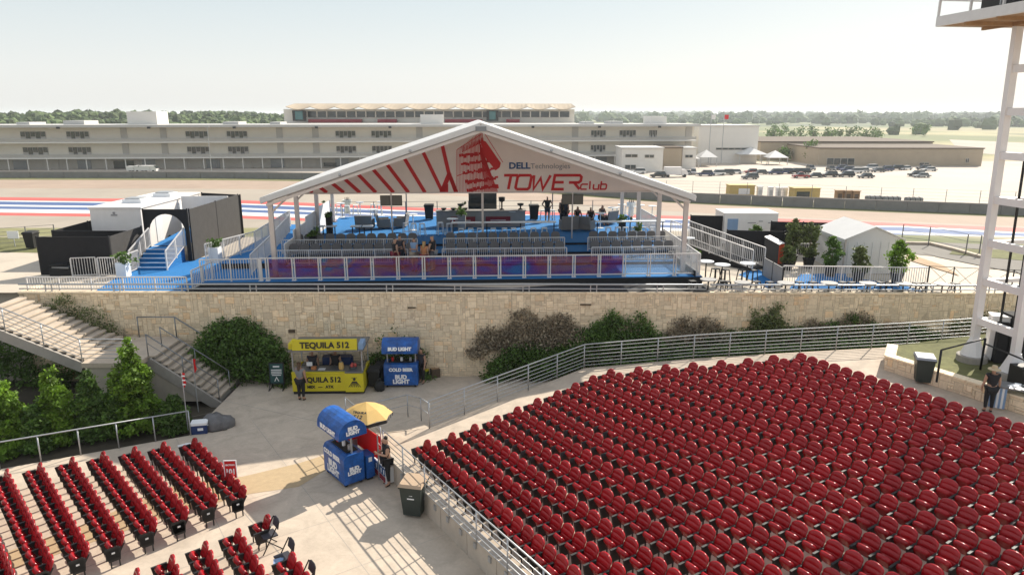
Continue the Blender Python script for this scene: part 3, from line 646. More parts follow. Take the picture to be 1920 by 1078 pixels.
# sloping ground right of the deck: service asphalt, bare soil, kerb
def gr(dz): return lambda x, y: (G(x, y) if y > 45 else zT(min(x, 40)))+dz
def sheet(name, m, uv, dz, kind='structure', n=8):
    b = MB(); (a, c_, d, e) = uv
    for i in range(n+1):
        for j in range(n+1):
            s_, t_ = i/n, j/n; u = (a[0]*(1-s_)+c_[0]*s_)*(1-t_)+(e[0]*(1-s_)+d[0]*s_)*t_; v = (a[1]*(1-s_)+c_[1]*s_)*(1-t_)+(e[1]*(1-s_)+d[1]*s_)*t_
            b.v.append(tuple(PF(u, v, gr(dz)))); b.t.append(.5); b.t2.append(0)
    b.f = [(i*(n+1)+j, (i+1)*(n+1)+j, (i+1)*(n+1)+j+1, i*(n+1)+j+1)[::-1] for i in range(n) for j in range(n)]; b.mi = [0]*len(b.f); b.build(name, m, kind=kind)
sheet('asphalt_apron', 'asphalt', ((1690, 474), (1960, 500), (1960, 462), (1690, 452)), .03)
sheet('bare_soil', 'dirt', ((1700, 486), (1800, 517), (1770, 498), (1700, 474)), .045)
sheet('asphalt_apron', 'asphalt', ((1760, 482), (1960, 522), (1960, 490), (1730, 474)), .04)
sheet('grass_verge', 'grass', ((1780, 476), (1960, 492), (1960, 470), (1790, 466)), .055)
# right seating floor, one gently rising sheet, with its outer edge
rail_foot = [(805, 803), (1095, 690), (1300, 672), (1500, 660), (1700, 649), (1890, 636), (2100, 622)]
RF = [PF(u, v, zR) for u, v in rail_foot]
edge = [wallpt(W0), wallpt(0), wallpt(6), wallpt(18)]
poly = [Vector((p.x, p.y)) for p in RF]+[Vector((60, 20)), Vector((40, -12)), Vector((edge[-1].x, edge[-1].y)), Vector((edge[0].x, edge[0].y))]
b = MB(); b.poly([(p.x, p.y, zR(p.x, p.y)) for p in reversed(poly)]); b.build('seating_floor', 'concrete', kind='structure')
b = MB()
for p, q in zip(RF, RF[1:]): b.add([(p.x, p.y, -.3), (q.x, q.y, -.3), tuple(q), tuple(p)], [(0, 1, 2, 3), (3, 2, 1, 0)])
b.build('floor_edge', 'concrete_wall', kind='structure')
rp = [P(747, 829, .6), P(806, 801, .6), P(762, 781, .02), P(703, 800, .02)]
b = MB(); b.add([tuple(p) for p in rp]+[(p.x, p.y, -.05) for p in rp], [(0, 1, 2, 3), (0, 4, 5, 1), (1, 5, 6, 2), (3, 7, 4, 0)]); b.build('ramp', 'concrete', kind='structure')
b = MB(); q_ = [P(747, 829, .6), P(806, 801, .6)]; b.poly([tuple(wallpt(W0, .6)), tuple(q_[0]), tuple(q_[1]), (RF[0].x, RF[0].y, RF[0].z)][::-1]); b.build('ramp_landing', 'concrete', kind='structure')
# bank between the seating floor and the stone wall
b = MB(); BX = [RF[1]+(RF[2]-RF[1])*0, RF[2], RF[3], RF[4], RF[5], RF[6]]
rw = []
for p in BX: rw += [(p.x, p.y+.03, p.z-.1), (p.x, (p.y+yW(p.x))/2+.1, max(.25, p.z-.9)), (p.x, yW(p.x), max(.2, p.z-.9))]
b.v = rw; b.t = [.5]*len(rw); b.t2 = [0]*len(rw)
for i in range(len(BX)-1):
    for j in range(2): a = 3*i+j; b.f.append((a, a+3, a+4, a+1)); b.mi.append(0)
b.build('bank', 'grass', kind='structure')

# ---- low concrete wall with its coping, panels and rail along the seating floor
t = thing('low_wall', 'low concrete retaining wall between the plaza and the right seating block', 'wall', wallpt(W0))
NV = Vector((WD.y, -WD.x, 0))                       # towards the seats
if NV.x < 0: NV = -NV
s = W0
while s < 9:
    e = min(9, s+1.52); a = wallpt(s+.012); c = wallpt(e-.012)
    za, zc = zR(a.x, a.y)+.14, zR(c.x, c.y)+.14
    q = MB(); q.add([tuple(a), tuple(c), tuple(c+NV*.22), tuple(a+NV*.22)]+[(p.x, p.y, z) for p, z in ((a, za), (c, zc), (c+NV*.22, zc), (a+NV*.22, za))], [(3, 2, 1, 0), (4, 5, 6, 7), (0, 1, 5, 4), (1, 2, 6, 5), (2, 3, 7, 6), (3, 0, 4, 7)])
    q.build('wall_panel', 'concrete_wall', t, world=True)
    m_ = (a+c)/2; q = MB(); z = zR(m_.x, m_.y)+.16; q.bar(a+NV*.11+Vector((0, 0, za+.02)), c+NV*.11+Vector((0, 0, zc+.02)), .3, .05); q.build('coping', 'concrete_wall', t, world=True)
    for f in (.3, .8):
        p = a.lerp(c, f)+NV*-.02; q = MB(); q.box(p.x, p.y, zR(p.x, p.y)-.02, .12, .04, .16, math.atan2(WD.y, WD.x)); q.build('bracket', 'galv', t, world=True)
    s = e
def wr(s): p = wallpt(s)-NV*.05; p.z = zR(p.x, p.y)+.1; return p
bar_rail('metal_railing', 'galvanised bar railing bolted to the low wall beside the right seating block', [wr(-3.0), wr(9)], 1.0, (1, .8, .62, .45, .28, .12), 1.52, .022)
bar_rail('metal_railing', 'short galvanised railing beside the ramp, behind the yellow umbrella', [wr(W0-1.2), wr(-3.2)], 1.0, (1, .66, .33), 1.1, .02)
# upper rail round the right block: white top edge, six bars
p0 = RF[0]
bar_rail('metal_railing', 'long galvanised bar railing round the back of the right seating block', RF, 1.07, (1, .86, .7, .55, .4, .26, .12), 1.75, .026)
r0 = P(703, 775, .15); bar_rail('handrail', 'grey bent pipe handrail around the ramp behind the umbrella', [P(690, 800, 0), P(765, 781, .0), P(790, 789, .3), P(806, 801, .55)], .95, (1, .55), 1.6, .022)

# ---- stadium seats
def se(t, p): return math.copysign(abs(t)**p, t)
def seat_back():
    q = MB(); nu, nv = 7, 25; f = []
    for j in range(nv):
        k = j/(nv-1); z = .40+.43*k; hw = .228*(1-max(0, (k-.45)/.55)**5*.26)
        for i in range(nu):
            x = (-1+2*i/(nu-1)); ridge = .022*abs(math.sin(math.pi*k*3))**.4*(1-x**8)
            y = .2+.15*k+.022*(1-x*x)-ridge
            f.append((x*hw, y, z-.045*(abs(x)**3)*k**3))
    n = len(f); vs = f+[(x, y+.035, z) for x, y, z in f]
    fs = [(j*nu+i, j*nu+i+1, (j+1)*nu+i+1, (j+1)*nu+i) for j in range(nv-1) for i in range(nu-1)]
    fs += [(n+a, n+d, n+c, n+b_) for a, b_, c, d in fs[:]]
    ed = [i for i in range(nu)]+[j*nu+nu-1 for j in range(1, nv)]+[(nv-1)*nu+i for i in range(nu-2, -1, -1)]+[j*nu for j in range(nv-2, 0, -1)]
    fs += [(a, n+a, n+b_, b_) for a, b_ in zip(ed, ed[1:]+ed[:1])]
    q.add(vs, fs); return q
def seat_pan(tilt=R(64)):                       # self-rising seat, resting half folded
    q = MB(); n = 20; vs = []; hy, hz_ = .165, .35
    for r_, z in ((.6, -.14), (.92, -.11), (1.03, .0), (.93, .035), (.62, .008), (.001, .0)):
        for k in range(n):
            th = 2*math.pi*k/n; c, s_ = math.cos(th), math.sin(th); x = .192*se(c, .6)*r_; y = -.17+.185*se(s_, .7)*r_; zz = z-(.04*max(0, -s_)**2 if r_ > .9 else 0)
            vs.append((x, hy+y*math.cos(tilt)+zz*.8*math.sin(tilt), hz_-y*math.sin(tilt)+zz*math.cos(tilt)))
    fs = [(j*n+k, j*n+(k+1) % n, (j+1)*n+(k+1) % n, (j+1)*n+k) for j in range(5) for k in range(n)]+[tuple(range(n-1, -1, -1))]
    q.add(vs, fs); return q
def seat_leg(x=.25):
    q = MB(); q.add([(x-.03, -.09, .2), (x+.03, -.09, .2), (x+.03, .2, .2), (x-.03, .2, .2), (x-.03, -.15, .54), (x+.03, -.15, .54), (x+.03, .24, .56), (x-.03, .24, .56)], [(3, 2, 1, 0), (4, 5, 6, 7), (0, 1, 5, 4), (1, 2, 6, 5), (2, 3, 7, 6), (3, 0, 4, 7)])
    q.bar((x, -.04, 0), (x, -.04, .3), .032); q.bar((x, .17, 0), (x, .17, .3), .032); q.bar((x, .2, .4), (x, .33, .62), .03); return q
BK, PN, LG, LE = seat_back(), seat_pan(), seat_leg(), seat_leg(-.25)
def new_seat():
    t = thing('stadium_seat', 'seat', 'seat')
    BK.build('backrest', 'red_seat', t, smooth=True); PN.build('seat_pan', 'red_seat', t, smooth=True); LG.build('leg_frame', 'black_metal', t); return t
proto_mid = Proto(new_seat())
pe = new_seat(); LE.build('leg_frame', 'black_metal', pe); proto_first = Proto(pe)
pl = new_seat(); q = MB(); q.box(.275, .02, .44, .01, .34, .36); pn = q.build('end_panel', 'black_metal', pl); q = MB(); q.box(.283, .04, .45, .006, .08, .05); q.build('row_number_plate', 'seat_label', pn); proto_last = Proto(pl)
seats = []
def row(start, d, n, pitch, rz, zf, blk, nm, gap=()):
    for i in range(n):
        x, y = start.x+d.x*pitch*i, start.y+d.y*pitch*i; seats.append(((x, y, zf(x, y)), rz, 'first' if i == 0 else 'last' if i == n-1 and blk != 'R' else 'mid', blk, nm))
# right block
starts = [(800, 825), (841, 813), (879.6, 798.5), (922, 782), (959, 766), (997, 750), (1035, 735.5), (1068.5, 721), (1102, 707), (1135, 695), (1189, 690), (1241, 685.5), (1294, 681), (1349, 676.5), (1399.5, 672.5), (1450, 666), (1503, 662)]
rzR = R(-57.5); dR = Vector((math.cos(rzR), math.sin(rzR), 0)); nR = Vector((.843, .537, 0))
S0 = [PF(u, v, lambda x, y: zR(x, y)+.83) for u, v in starts]
n0 = S0[0].dot(nR); n1 = S0[-1].dot(nR); pR = (n1-n0)/16
print('row pitch right', pR, [round(p.dot(nR)-n0, 2) for p in S0])
pitch = .497
for k, p in enumerate(S0):
    a = p-nR*.3                                   # seat origin sits in front of its back top
    tgt = n0-.3+pR*k; a = a+nR*(tgt-a.dot(nR))*.6; i = 0; cnt = 0
    while True:
        x, y = a.x+dR.x*pitch*cnt, a.y+dR.y*pitch*cnt; u, v, D = PR((x, y, zR(x, y)+.6))
        if u > 1990 or v > 1130 or cnt > 70: break
        cnt += 1
    row(a, dR, cnt, pitch, rzR, zR, 'R', k)
# lower left block and the rows in front of it
rzL = R(-47.5); dL = Vector((math.cos(rzL), math.sin(rzL), 0)); nL = Vector((.737, .676, 0)); z0 = lambda x, y: 0
LR = [((-11.18, 22.91), (-8.27, 19.63), 10), ((-12.12, 22.60), (-8.95, 19.11), 11), ((-12.94, 22.23), (-9.51, 18.44), 12), ((-13.82, 21.87), (-10.13, 17.85), 13), ((-14.62, 21.47), (-10.70, 17.18), 13), ((-15.44, 21.08), (-11.35, 16.66), 14), ((-16.23, 20.65), (-11.94, 16.09), 15), ((-17.05, 20.25), (-12.52, 15.49), 15)]
for k, (a, c, n) in enumerate(LR):
    a = Vector((*a, 0)); c = Vector((*c, 0)); d = (c-a); pt = d.length/(n-1); d.normalize(); row(a-nL*.3, d, n, pt, math.atan2(d.y, d.x), z0, 'L', k)
rzF = R(-54); dF = Vector((math.cos(rzF), math.sin(rzF), 0)); nF = Vector((.809, .588, 0))
for k, (a, n) in enumerate([((-6.97, 17.98), 1), ((-7.54, 17.29), 6), ((-8.19, 16.69), 4), ((-8.8, 16.09), 3), ((-9.42, 15.53), 2), ((-5.72, 16.19), 3)]):
    a = Vector((*a, 0)); row(a-nF*.3, dF, n, .5, rzF, z0, 'F', k)
vis = [s for s in seats if -60 < PR(s[0])[0] < 1990 and PR((s[0][0], s[0][1], s[0][2]+.7))[1] < 1100]
vis.sort(key=lambda s: PR(s[0])[2]); near, far = vis[:300], vis[300:]
print('seats', len(seats), len(vis))
ORD = 'first second third fourth fifth sixth seventh eighth ninth tenth eleventh twelfth thirteenth fourteenth fifteenth sixteenth seventeenth'.split()
def slabel(blk, k, kind):
    pre = 'red seat'
    if kind == 'last' and blk == 'L': return f'black sided red end seat of the {ORD[k]} slanting row from the right, lower left block'
    if kind == 'last' and k: pre = 'black sided end seat'
    if blk == 'R': return f'{pre} in the {ORD[k]} row of the right block from the low wall'
    if blk == 'L': return f'{pre} in the {ORD[k]} slanting row of the lower left block, counted from the right'
    return f'{pre} in the short rows beside the folding chairs' if k else 'single red seat standing alone beside the first folding chair'
GRP = {'R': 'red seats of the right seating block', 'L': 'red seats of the lower left block', 'F': 'red seats of the short rows at the bottom'}
for loc, rz, kind, blk, k in near:
    pr = {'first': proto_first, 'mid': proto_mid, 'last': proto_last}[kind]
    o = pr(loc, rz+rnd.uniform(-.012, .012), slabel(blk, k, kind), GRP[blk])
b = MB()
for loc, rz, kind, blk, k in far:
    for src, ci in ((BK, 0), (PN, 0), (LG, 1)):
        b.cm = ci; b.tone = rnd.random(); b.merge(src, loc, rz+rnd.uniform(-.012, .012))
    if kind == 'first': b.cm = 1; b.merge(LE, loc, rz)
me_far = b.build('far_stadium_seats', ['red_seat', 'black_metal'], smooth=True, kind='stuff', label='rows of red plastic seats filling the back and right of the large seating block', cat='seats')

# ================================================================== STONE WALL
def stone_wall(name, label, A, B, zb, zt, thick, cell=.105, big=300, seed=3, cap=True):
    """A to B seen from in front; zb, zt functions of distance"""
    rr = random.Random(seed); A = Vector(A); B = Vector(B); d = (B-A); L = d.length; d.normalize(); nn = Vector((d.y, -d.x, 0))
    t = thing(name, label, 'wall', (A.x, A.y, zb(0)))
    q = MB(); N = max(2, int(L/2))
    for i in range(N):
        s0, s1 = L*i/N, L*(i+1)/N; a = A+d*s0; c = A+d*s1; k = thick
        q.add([(a.x, a.y, zb(s0)-.3), (c.x, c.y, zb(s1)-.3), (c.x-nn.x*k, c.y-nn.y*k, zb(s1)-.3), (a.x-nn.x*k, a.y-nn.y*k, zb(s0)-.3), (a.x, a.y, zt(s0)), (c.x, c.y, zt(s1)), (c.x-nn.x*k, c.y-nn.y*k, zt(s1)), (a.x-nn.x*k, a.y-nn.y*k, zt(s0))], [(4, 5, 6, 7), (0, 1, 5, 4), (2, 3, 7, 6)]+([(3, 0, 4, 7)] if i == 0 else [])+([(1, 2, 6, 5)] if i == N-1 else []))
    q.build('mortar_core', 'mortar', t, world=True)
    nx_ = int(L/cell); zmin = min(zb(0), zb(L)); nz = int((max(zt(0), zt(L))-zmin)/cell)+1; occ = set(); st = []
    for j in range(nz):
        for i in range(nx_):
            if (i, j) in occ: continue
            w_, h_ = rr.choice(((2, 1), (3, 1), (4, 1), (5, 1), (2, 1), (3, 2), (4, 2), (5, 2), (2, 2), (3, 3), (4, 3), (2, 3), (1, 1), (1, 2)))
            if rr.random() < .03: w_, h_ = 2, 5
            while w_ > 1 and any((i+a, j) in occ for a in range(w_)): w_ -= 1
            w_ = min(w_, nx_-i)
            while h_ > 1 and any((i+a, j+b_) in occ for a in range(w_) for b_ in range(h_)): h_ -= 1
            for a in range(w_):
                for b_ in range(h_): occ.add((i+a, j+b_))
            st.append((i, j, w_, h_))
    out = []
    for i, j, w_, h_ in st:
        s0, s1 = i*cell, (i+w_)*cell; ztop = min(zt(s0), zt(s1)); z0_ = zmin+j*cell; z1_ = min(z0_+h_*cell, ztop-.0)
        if z1_-z0_ < .05 or z1_ < zb(s0): continue
        out.append((s0, s1, z0_, z1_))
    out.sort(key=lambda o: -(o[1]-o[0])*(o[3]-o[2])); joined = MB()
    for idx, (s0, s1, za, zc) in enumerate(out):
        q = MB() if idx < big else joined; q.tone = min(1, max(0, rr.gauss(.55, .23))); q.tone2 = rr.random()**2*.8 if rr.random() < .22 else 0
        g_ = .002; pr = rr.uniform(.004, .03); j_ = lambda: rr.uniform(0, .013)
        c4 = [(s0+g_+j_(), za+g_+j_()), (s1-g_-j_(), za+g_+j_()), (s1-g_-j_(), zc-g_-j_()), (s0+g_+j_(), zc-g_-j_())]
        mx = (s0+s1)/2; mz = (za+zc)/2; vs = []
        for s_, z_ in c4: p = A+d*s_; vs.append((p.x+nn.x*.002, p.y+nn.y*.002, z_))
        for s_, z_ in c4:
            s_ += math.copysign(.016, mx-s_); z_ += math.copysign(.016, mz-z_); pp = pr+rr.uniform(-.008, .008); p = A+d*s_; vs.append((p.x+nn.x*pp, p.y+nn.y*pp, z_))
        q.add(vs, [(4, 5, 6, 7), (0, 1, 5, 4), (1, 2, 6, 5), (2, 3, 7, 6), (3, 0, 4, 7)])
        if idx < big: q.build('stone', 'stone', t, world=True)
    if len(joined.v): joined.build('stonework', 'stone', t, world=True, kind='stuff')
    if cap:
        q = MB(); s_ = 0
        while s_ < L-.1:
            e_ = min(L, s_+rr.uniform(.5, .9)); a = A+d*(s_+.01)-nn*(thick/2-.02); c = A+d*(e_-.01)-nn*(thick/2-.02); a.z = zt(s_)+.035; c.z = zt(e_)+.035; q.tone = rr.uniform(.55, .95); q.bar(a, c, thick+.06, .07); s_ = e_
        q.build('cap_stones', 'stone', t, world=True, kind='stuff')
    return t
stone_wall('stone_wall', 'tall rubble stone retaining wall under the terrace, left and middle part behind the drink stalls', (-22.4, 31.2, 0), (0, 31.2, 0), lambda s: -.5, lambda s: 3.97, .2, seed=3)
LW = Vector((28, yW(28)-31.2)).length
stone_wall('stone_wall', 'right part of the tall stone retaining wall, grown over by creepers', (0, 31.2, 0), (28, yW(28), 0), lambda s: -.2, lambda s: 3.97-.0199*s, .2, seed=8)
stone_wall('stone_wall', 'short return end of the tall stone wall at its far left corner', (-22.4, 35.5, 0), (-22.4, 31.2, 0), lambda s: 2, lambda s: 3.96, .4, big=40, seed=5)
t = thing('wall_vent', 'small brown grate set in the stone wall above the black sign', 'vent', PY(547, 621, 31.14)); q = MB(); q.box(0, 0, 0, .3, .04, .15); q.build('grate', 'bark', t)
t = thing('wall_vent', 'dark slot in the stone wall below the terrace rail, left of centre', 'vent', PY(772, 577, 31.14)); q = MB(); q.box(0, 0, 0, .36, .05, .06); q.build('grate', 'bark', t)
t = thing('wall_vent', 'dark rusty slot in the stone wall above the dry creeper', 'vent', PY(1098, 571, 31.4)); q = MB(); q.box(0, 0, 0, .5, .1, .06); q.build('grate', 'bark', t)
# low double-bar rail on top of it
def trail(u0, u1, lab):
    pts = []
    for i in range(9):
        x = u0+(u1-u0)*i/8; pts.append(Vector((x, yW(x)+.1, zT(x)+.0)))
    t = thing('terrace_rail', lab, 'railing', pts[0])
    q = MB(); q.tube([p+Vector((0, 0, .38)) for p in pts], .042, 8); q.build('rail_bar', 'galv', t, world=True, smooth=True)
    q = MB(); q.tube([p+Vector((0, 0, .17)) for p in pts], .03, 6); q.build('rail_bar', 'galv', t, world=True, smooth=True)
    x = u0+1.2
    while x < u1:
        for dx in (0, .28): q = MB(); q.bar((x+dx, yW(x)+.1, zT(x)), (x+dx, yW(x)+.1, zT(x)+.38), .045); q.build('post', 'galv', t, world=True)
        x += 3.1
    return t
trail(-22.4, 9.0, 'double grey pipe rail on top of the stone wall, in front of the deck'); trail(9.2, 30, 'double grey pipe rail on the stone wall right of the deck, before the picnic tables')

# ================================================================== LEFT STAIRCASE (concrete, two flights)
st = thing('concrete_staircase', 'concrete staircase in two flights against the stone wall, lower left', 'stairs', (-17.6, 27.4, 0))
def flight(x0, z0_, x1, z1_, n, y0, y1):
    for i in range(n):
        xa = x0+(x1-x0)*i/n; xb = x0+(x1-x0)*(i+1)/n; z = z0_+(z1_-z0_)*(i+1)/n; lo, hi = min(xa, xb), max(xa, xb)
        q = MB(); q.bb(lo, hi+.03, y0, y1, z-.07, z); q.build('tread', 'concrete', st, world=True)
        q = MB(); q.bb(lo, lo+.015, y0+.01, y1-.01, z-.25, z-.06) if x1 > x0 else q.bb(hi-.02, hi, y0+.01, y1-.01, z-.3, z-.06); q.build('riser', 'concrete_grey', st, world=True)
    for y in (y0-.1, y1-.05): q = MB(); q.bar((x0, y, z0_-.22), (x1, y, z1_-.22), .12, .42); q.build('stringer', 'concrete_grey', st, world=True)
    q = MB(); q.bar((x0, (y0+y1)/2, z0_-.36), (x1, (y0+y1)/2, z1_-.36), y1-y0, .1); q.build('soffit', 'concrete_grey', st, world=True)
flight(-17.6, 2.0, -22.0, 3.96, 13, 27.6, 30.6)
flight(-12.5, 0.0, -15.3, 2.0, 11, 28.3, 30.7)
q = MB(); q.bb(-17.6, -15.3, 27.4, 31.0, 1.8, 2.0); q.build('landing', 'concrete', st, world=True)
q = MB(); q.bb(-17.5, -15.4, 27.45, 27.7, -.4, 1.8); q.build('support_wall', 'concrete_wall', st, world=True)
q = MB(); q.bb(-17.5, -17.3, 27.7, 31, -.4, 1.8); q.build('support_wall', 'concrete_wall', st, world=True)
q = MB(); q.add([(-15.4, 28.2, 0), (-12.7, 28.2, 0), (-15.4, 28.2, 1.75), (-15.4, 28.35, 0), (-12.7, 28.35, 0), (-15.4, 28.35, 1.75)], [(0, 1, 2), (5, 4, 3), (0, 3, 4, 1), (1, 4, 5, 2), (2, 5, 3, 0)]); q.build('side_wall', 'concrete_wall', st, world=True)
B6 = (1, .84, .68, .52, .36, .2)
bar_rail('metal_railing', 'galvanised stair railing on the near side of the upper flight, lower left', [(-22.0, 27.5, 3.96), (-17.6, 27.5, 2.0), (-15.5, 27.5, 2.0)], 1.0, B6, 1.7, .024)
bar_rail('handrail', 'grey handrail along the stone wall above the lower flight', [(-17.0, 30.9, 2), (-15.3, 30.9, 2.0), (-12.6, 30.9, .1), (-11.9, 30.9, 0)], .95, (1,), 2.4, .03, m='steel_grey')
bar_rail('handrail', 'grey handrail on the near side of the lower flight', [(-15.3, 28.3, 2.0), (-12.5, 28.3, 0)], .95, (1, .6), 1.7, .024, m='steel_grey')
bar_rail('handrail', 'middle handrail of the lower flight beside the flag', [(-15.3, 29.5, 2.0), (-12.5, 29.5, 0)], .9, (1,), 1.7, .024, m='steel_grey')
pr_ = [P(u, v, 0) for u, v in ((355, 816), (240, 838), (120, 866), (0, 882))]; pr_[0] = P(355, 818, 0)
bar_rail('metal_railing', 'plain galvanised railing in front of the bright green conifers', [P(358, 816, 0), P(0, 880, 0), P(-160, 910, 0)], 1.0, (1,), 1.25, .026)

# ================================================================== PEOPLE
def skinned(name, m, verts, edges, parent=None, sub=2, root=0):
    bm = bmesh.new(); lay = bm.verts.layers.skin.verify(); vs = []
    for p, r_ in verts: v = bm.verts.new(p); v[lay].radius = (r_, r_) if not isinstance(r_, tuple) else r_; vs.append(v)
    vs[root][lay].use_root = True
    for a, b_ in edges: bm.edges.new((vs[a], vs[b_]))
    me = bpy.data.meshes.new(name); bm.to_mesh(me); bm.free(); me.materials.append(M[m])
    o = bpy.data.objects.new(name, me); sc.collection.objects.link(o)
    s_ = o.modifiers.new('skin', 'SKIN'); s_.use_smooth_shade = True
    u = o.modifiers.new('sub', 'SUBSURF'); u.levels = u.render_levels = sub
    if parent: o.parent = parent
    return o
POSE = dict(pelvis=(0, 0, .93), waist=(0, 0, 1.08), chest=(0, 0, 1.30), neck=(0, .01, 1.47), head=(0, -.01, 1.585), top=(0, 0, 1.68),
    hl=(.09, 0, .90), kl=(.1, -.01, .5), al=(.1, .02, .09), tl=(.12, -.13, .04), hr=(-.09, 0, .90), kr=(-.1, -.01, .5), ar=(-.1, .02, .09), tr=(-.12, -.13, .04),
    sl=(.19, 0, 1.41), el=(.235, .02, 1.13), wl=(.25, -.06, .88), fl=(.25, -.09, .80), sr=(-.19, 0, 1.41), er=(-.235, .02, 1.13), wr=(-.25, -.06, .88), fr=(-.25, -.09, .80))
SIT = dict(pelvis=(0, 0, .48), waist=(0, .03, .64), chest=(0, .02, .86), neck=(0, -.02, 1.03), head=(0, -.05, 1.14), top=(0, -.04, 1.235), hl=(.09, -.02, .48), kl=(.13, -.44, .5), al=(.13, -.42, .09), tl=(.14, -.57, .04),
    hr=(-.09, -.02, .48), kr=(-.13, -.44, .5), ar=(-.13, -.42, .09), tr=(-.14, -.57, .04), sl=(.175, .0, .97), el=(.25, -.08, .72), wl=(.15, -.33, .6), fl=(.1, -.4, .58), sr=(-.175, .0, .97), er=(-.25, -.08, .72), wr=(-.15, -.33, .6), fr=(-.1, -.4, .58))
def person(label, loc, rz, shirt, pants, hair='hair_dark', pose=None, sit=False, h=1.0, long_hair=False, hat=None, bun=False, shorts=False, sleeve=.5, group=None):
    J = dict(SIT if sit else POSE); J.update(pose or {}); J = {k: Vector(v)*h for k, v in J.items()}
    n = list(J); ix = {k: i for i, k in enumerate(n)}
    rad = dict(pelvis=(.135, .1), waist=(.115, .085), chest=(.145, .095), neck=.048, head=(.078, .09), top=(.06, .07), hl=.085, kl=.055, al=.038, tl=.03, sl=.055, el=.037, wl=.026, fl=(.028, .012))
    for k in list(rad):
        if k[-1] == 'l' and len(k) == 2: rad[k[0]+'r'] = rad[k]
    rad = {k: (tuple(q*h*1.3 for q in r_) if isinstance(r_, tuple) else r_*h*1.3) for k, r_ in rad.items()}
    E_ = [('pelvis', 'waist'), ('waist', 'chest'), ('chest', 'neck'), ('neck', 'head'), ('head', 'top')]+[(a+s_, b_+s_) for s_ in 'lr' for a, b_ in (('h', 'k'), ('k', 'a'), ('a', 't'), ('s', 'e'), ('e', 'w'), ('w', 'f'))]+[('pelvis', 'hl'), ('pelvis', 'hr'), ('chest', 'sl'), ('chest', 'sr')]
    V = [(J[k], rad[k]) for k in n]; ed = [(ix[a], ix[b_]) for a, b_ in E_]
    hd = J['head']; nf = (J['head']-J['neck']).normalized(); V.append((hd+Vector((0, -.105*h, -.005)), .016)); ed.append((ix['head'], len(V)-1))   # nose
    for s_ in 'lr':                                   # four fingers of unequal length and a thumb
        f = J['f'+s_]; w_ = J['w'+s_]; d = (f-w_).normalized(); sd_ = d.cross(Vector((1, 0, 0))); sd_ = sd_.normalized() if sd_.length > .1 else Vector((0, 1, 0)); cu = sd_.cross(d)*(.012 if s_ == 'l' else -.012)
        for q, ln in ((-.027, .07), (-.009, .082), (.009, .077), (.027, .06)):
            V.append((f+sd_*q+d*.035*h, .009)); ed.append((ix['f'+s_], len(V)-1)); V.append((f+sd_*q+d*ln*h+cu, .008)); ed.append((len(V)-2, len(V)-1))
        V.append((w_.lerp(f, .45)+sd_*-.045, .011)); ed.append((ix['f'+s_], len(V)-1)); V.append((f+sd_*-.06+d*.01, .009)); ed.append((len(V)-2, len(V)-1))
    body = skinned('person', 'skin', V, ed, root=ix['pelvis'], sub=1); body.location = loc; body.rotation_euler = (0, 0, rz); tag(body, label, 'person', group)
    def cloth(nm, m, ks, es, gw, ends=()):
        kk = list(ks); q = []
        for k in kk:
            r_ = rad.get(k, .05); q.append((J[k], tuple(x+gw for x in r_) if isinstance(r_, tuple) else r_+gw))
        ii = {k: i for i, k in enumerate(kk)}; e_ = [(ii[a], ii[b_]) for a, b_ in es]
        for a, b_, f, r_ in ends: q.append((J[a].lerp(J[b_], f), r_)); e_.append((ii[a], len(q)-1))
        return skinned(nm, m, q, e_, body, sub=1)
    cloth('shirt', shirt, ['chest', 'waist', 'pelvis', 'sl', 'sr'], [('chest', 'waist'), ('waist', 'pelvis'), ('chest', 'sl'), ('chest', 'sr')], .014, [('sl', 'el', sleeve*.9, .052*h), ('sr', 'er', sleeve*.9, .052*h), ('chest', 'neck', .55, .07*h)])
    if shorts: cloth('trousers', pants, ['pelvis', 'hl', 'hr'], [('pelvis', 'hl'), ('pelvis', 'hr')], .02, [('hl', 'kl', .85, .085*h), ('hr', 'kr', .85, .085*h)])
    else: cloth('trousers', pants, ['pelvis', 'hl', 'hr', 'kl', 'kr'], [('pelvis', 'hl'), ('pelvis', 'hr'), ('hl', 'kl'), ('hr', 'kr')], .014, [('kl', 'al', .9, .052*h), ('kr', 'ar', .9, .052*h)])
    for s_ in 'lr': skinned('shoe', 'rubber', [(J['a'+s_]+Vector((0, .03, -.04)), .045), (J['t'+s_]+Vector((0, 0, 0)), .04)], [(0, 1)], body, sub=1)
    hv = [(hd+Vector((0, .03, .045))*h, (.085*h, .085*h)), (J['top']+Vector((0, .01, .0)), (.072*h, .08*h))]; he = [(0, 1)]
    if long_hair: hv += [(J['neck']+Vector((0, .075, .0))*h, .06), (J['chest']+Vector((0, .105, .05))*h, .05)]; he += [(0, 2), (2, 3)]
    if bun: hv += [(J['top']+Vector((0, .03, .07))*h, .05)]; he += [(1, 2)]
    skinned('hair', hair, hv, he, body, sub=1)
    for x in (-.032, .032): q = MB(); q.ball((hd.x+x*h, hd.y-.083*h, hd.z+.012*h), .011, 6, 4); q.build('eye', 'rubber', body)
    q = MB(); q.box(hd.x, hd.y-.078*h, hd.z-.055*h, .045, .012, .01); q.build('mouth', 'maroon', body)
    if hat: q = MB(); q.lathe([(0.0, .135), (.075, .13), (.095, .03), (.1, .01), (.2, -.015), (.2, -.005), (.1, .02)], 16, hd.x, hd.y+.01, hd.z+.04); q.build('hat', hat, body)
    return body

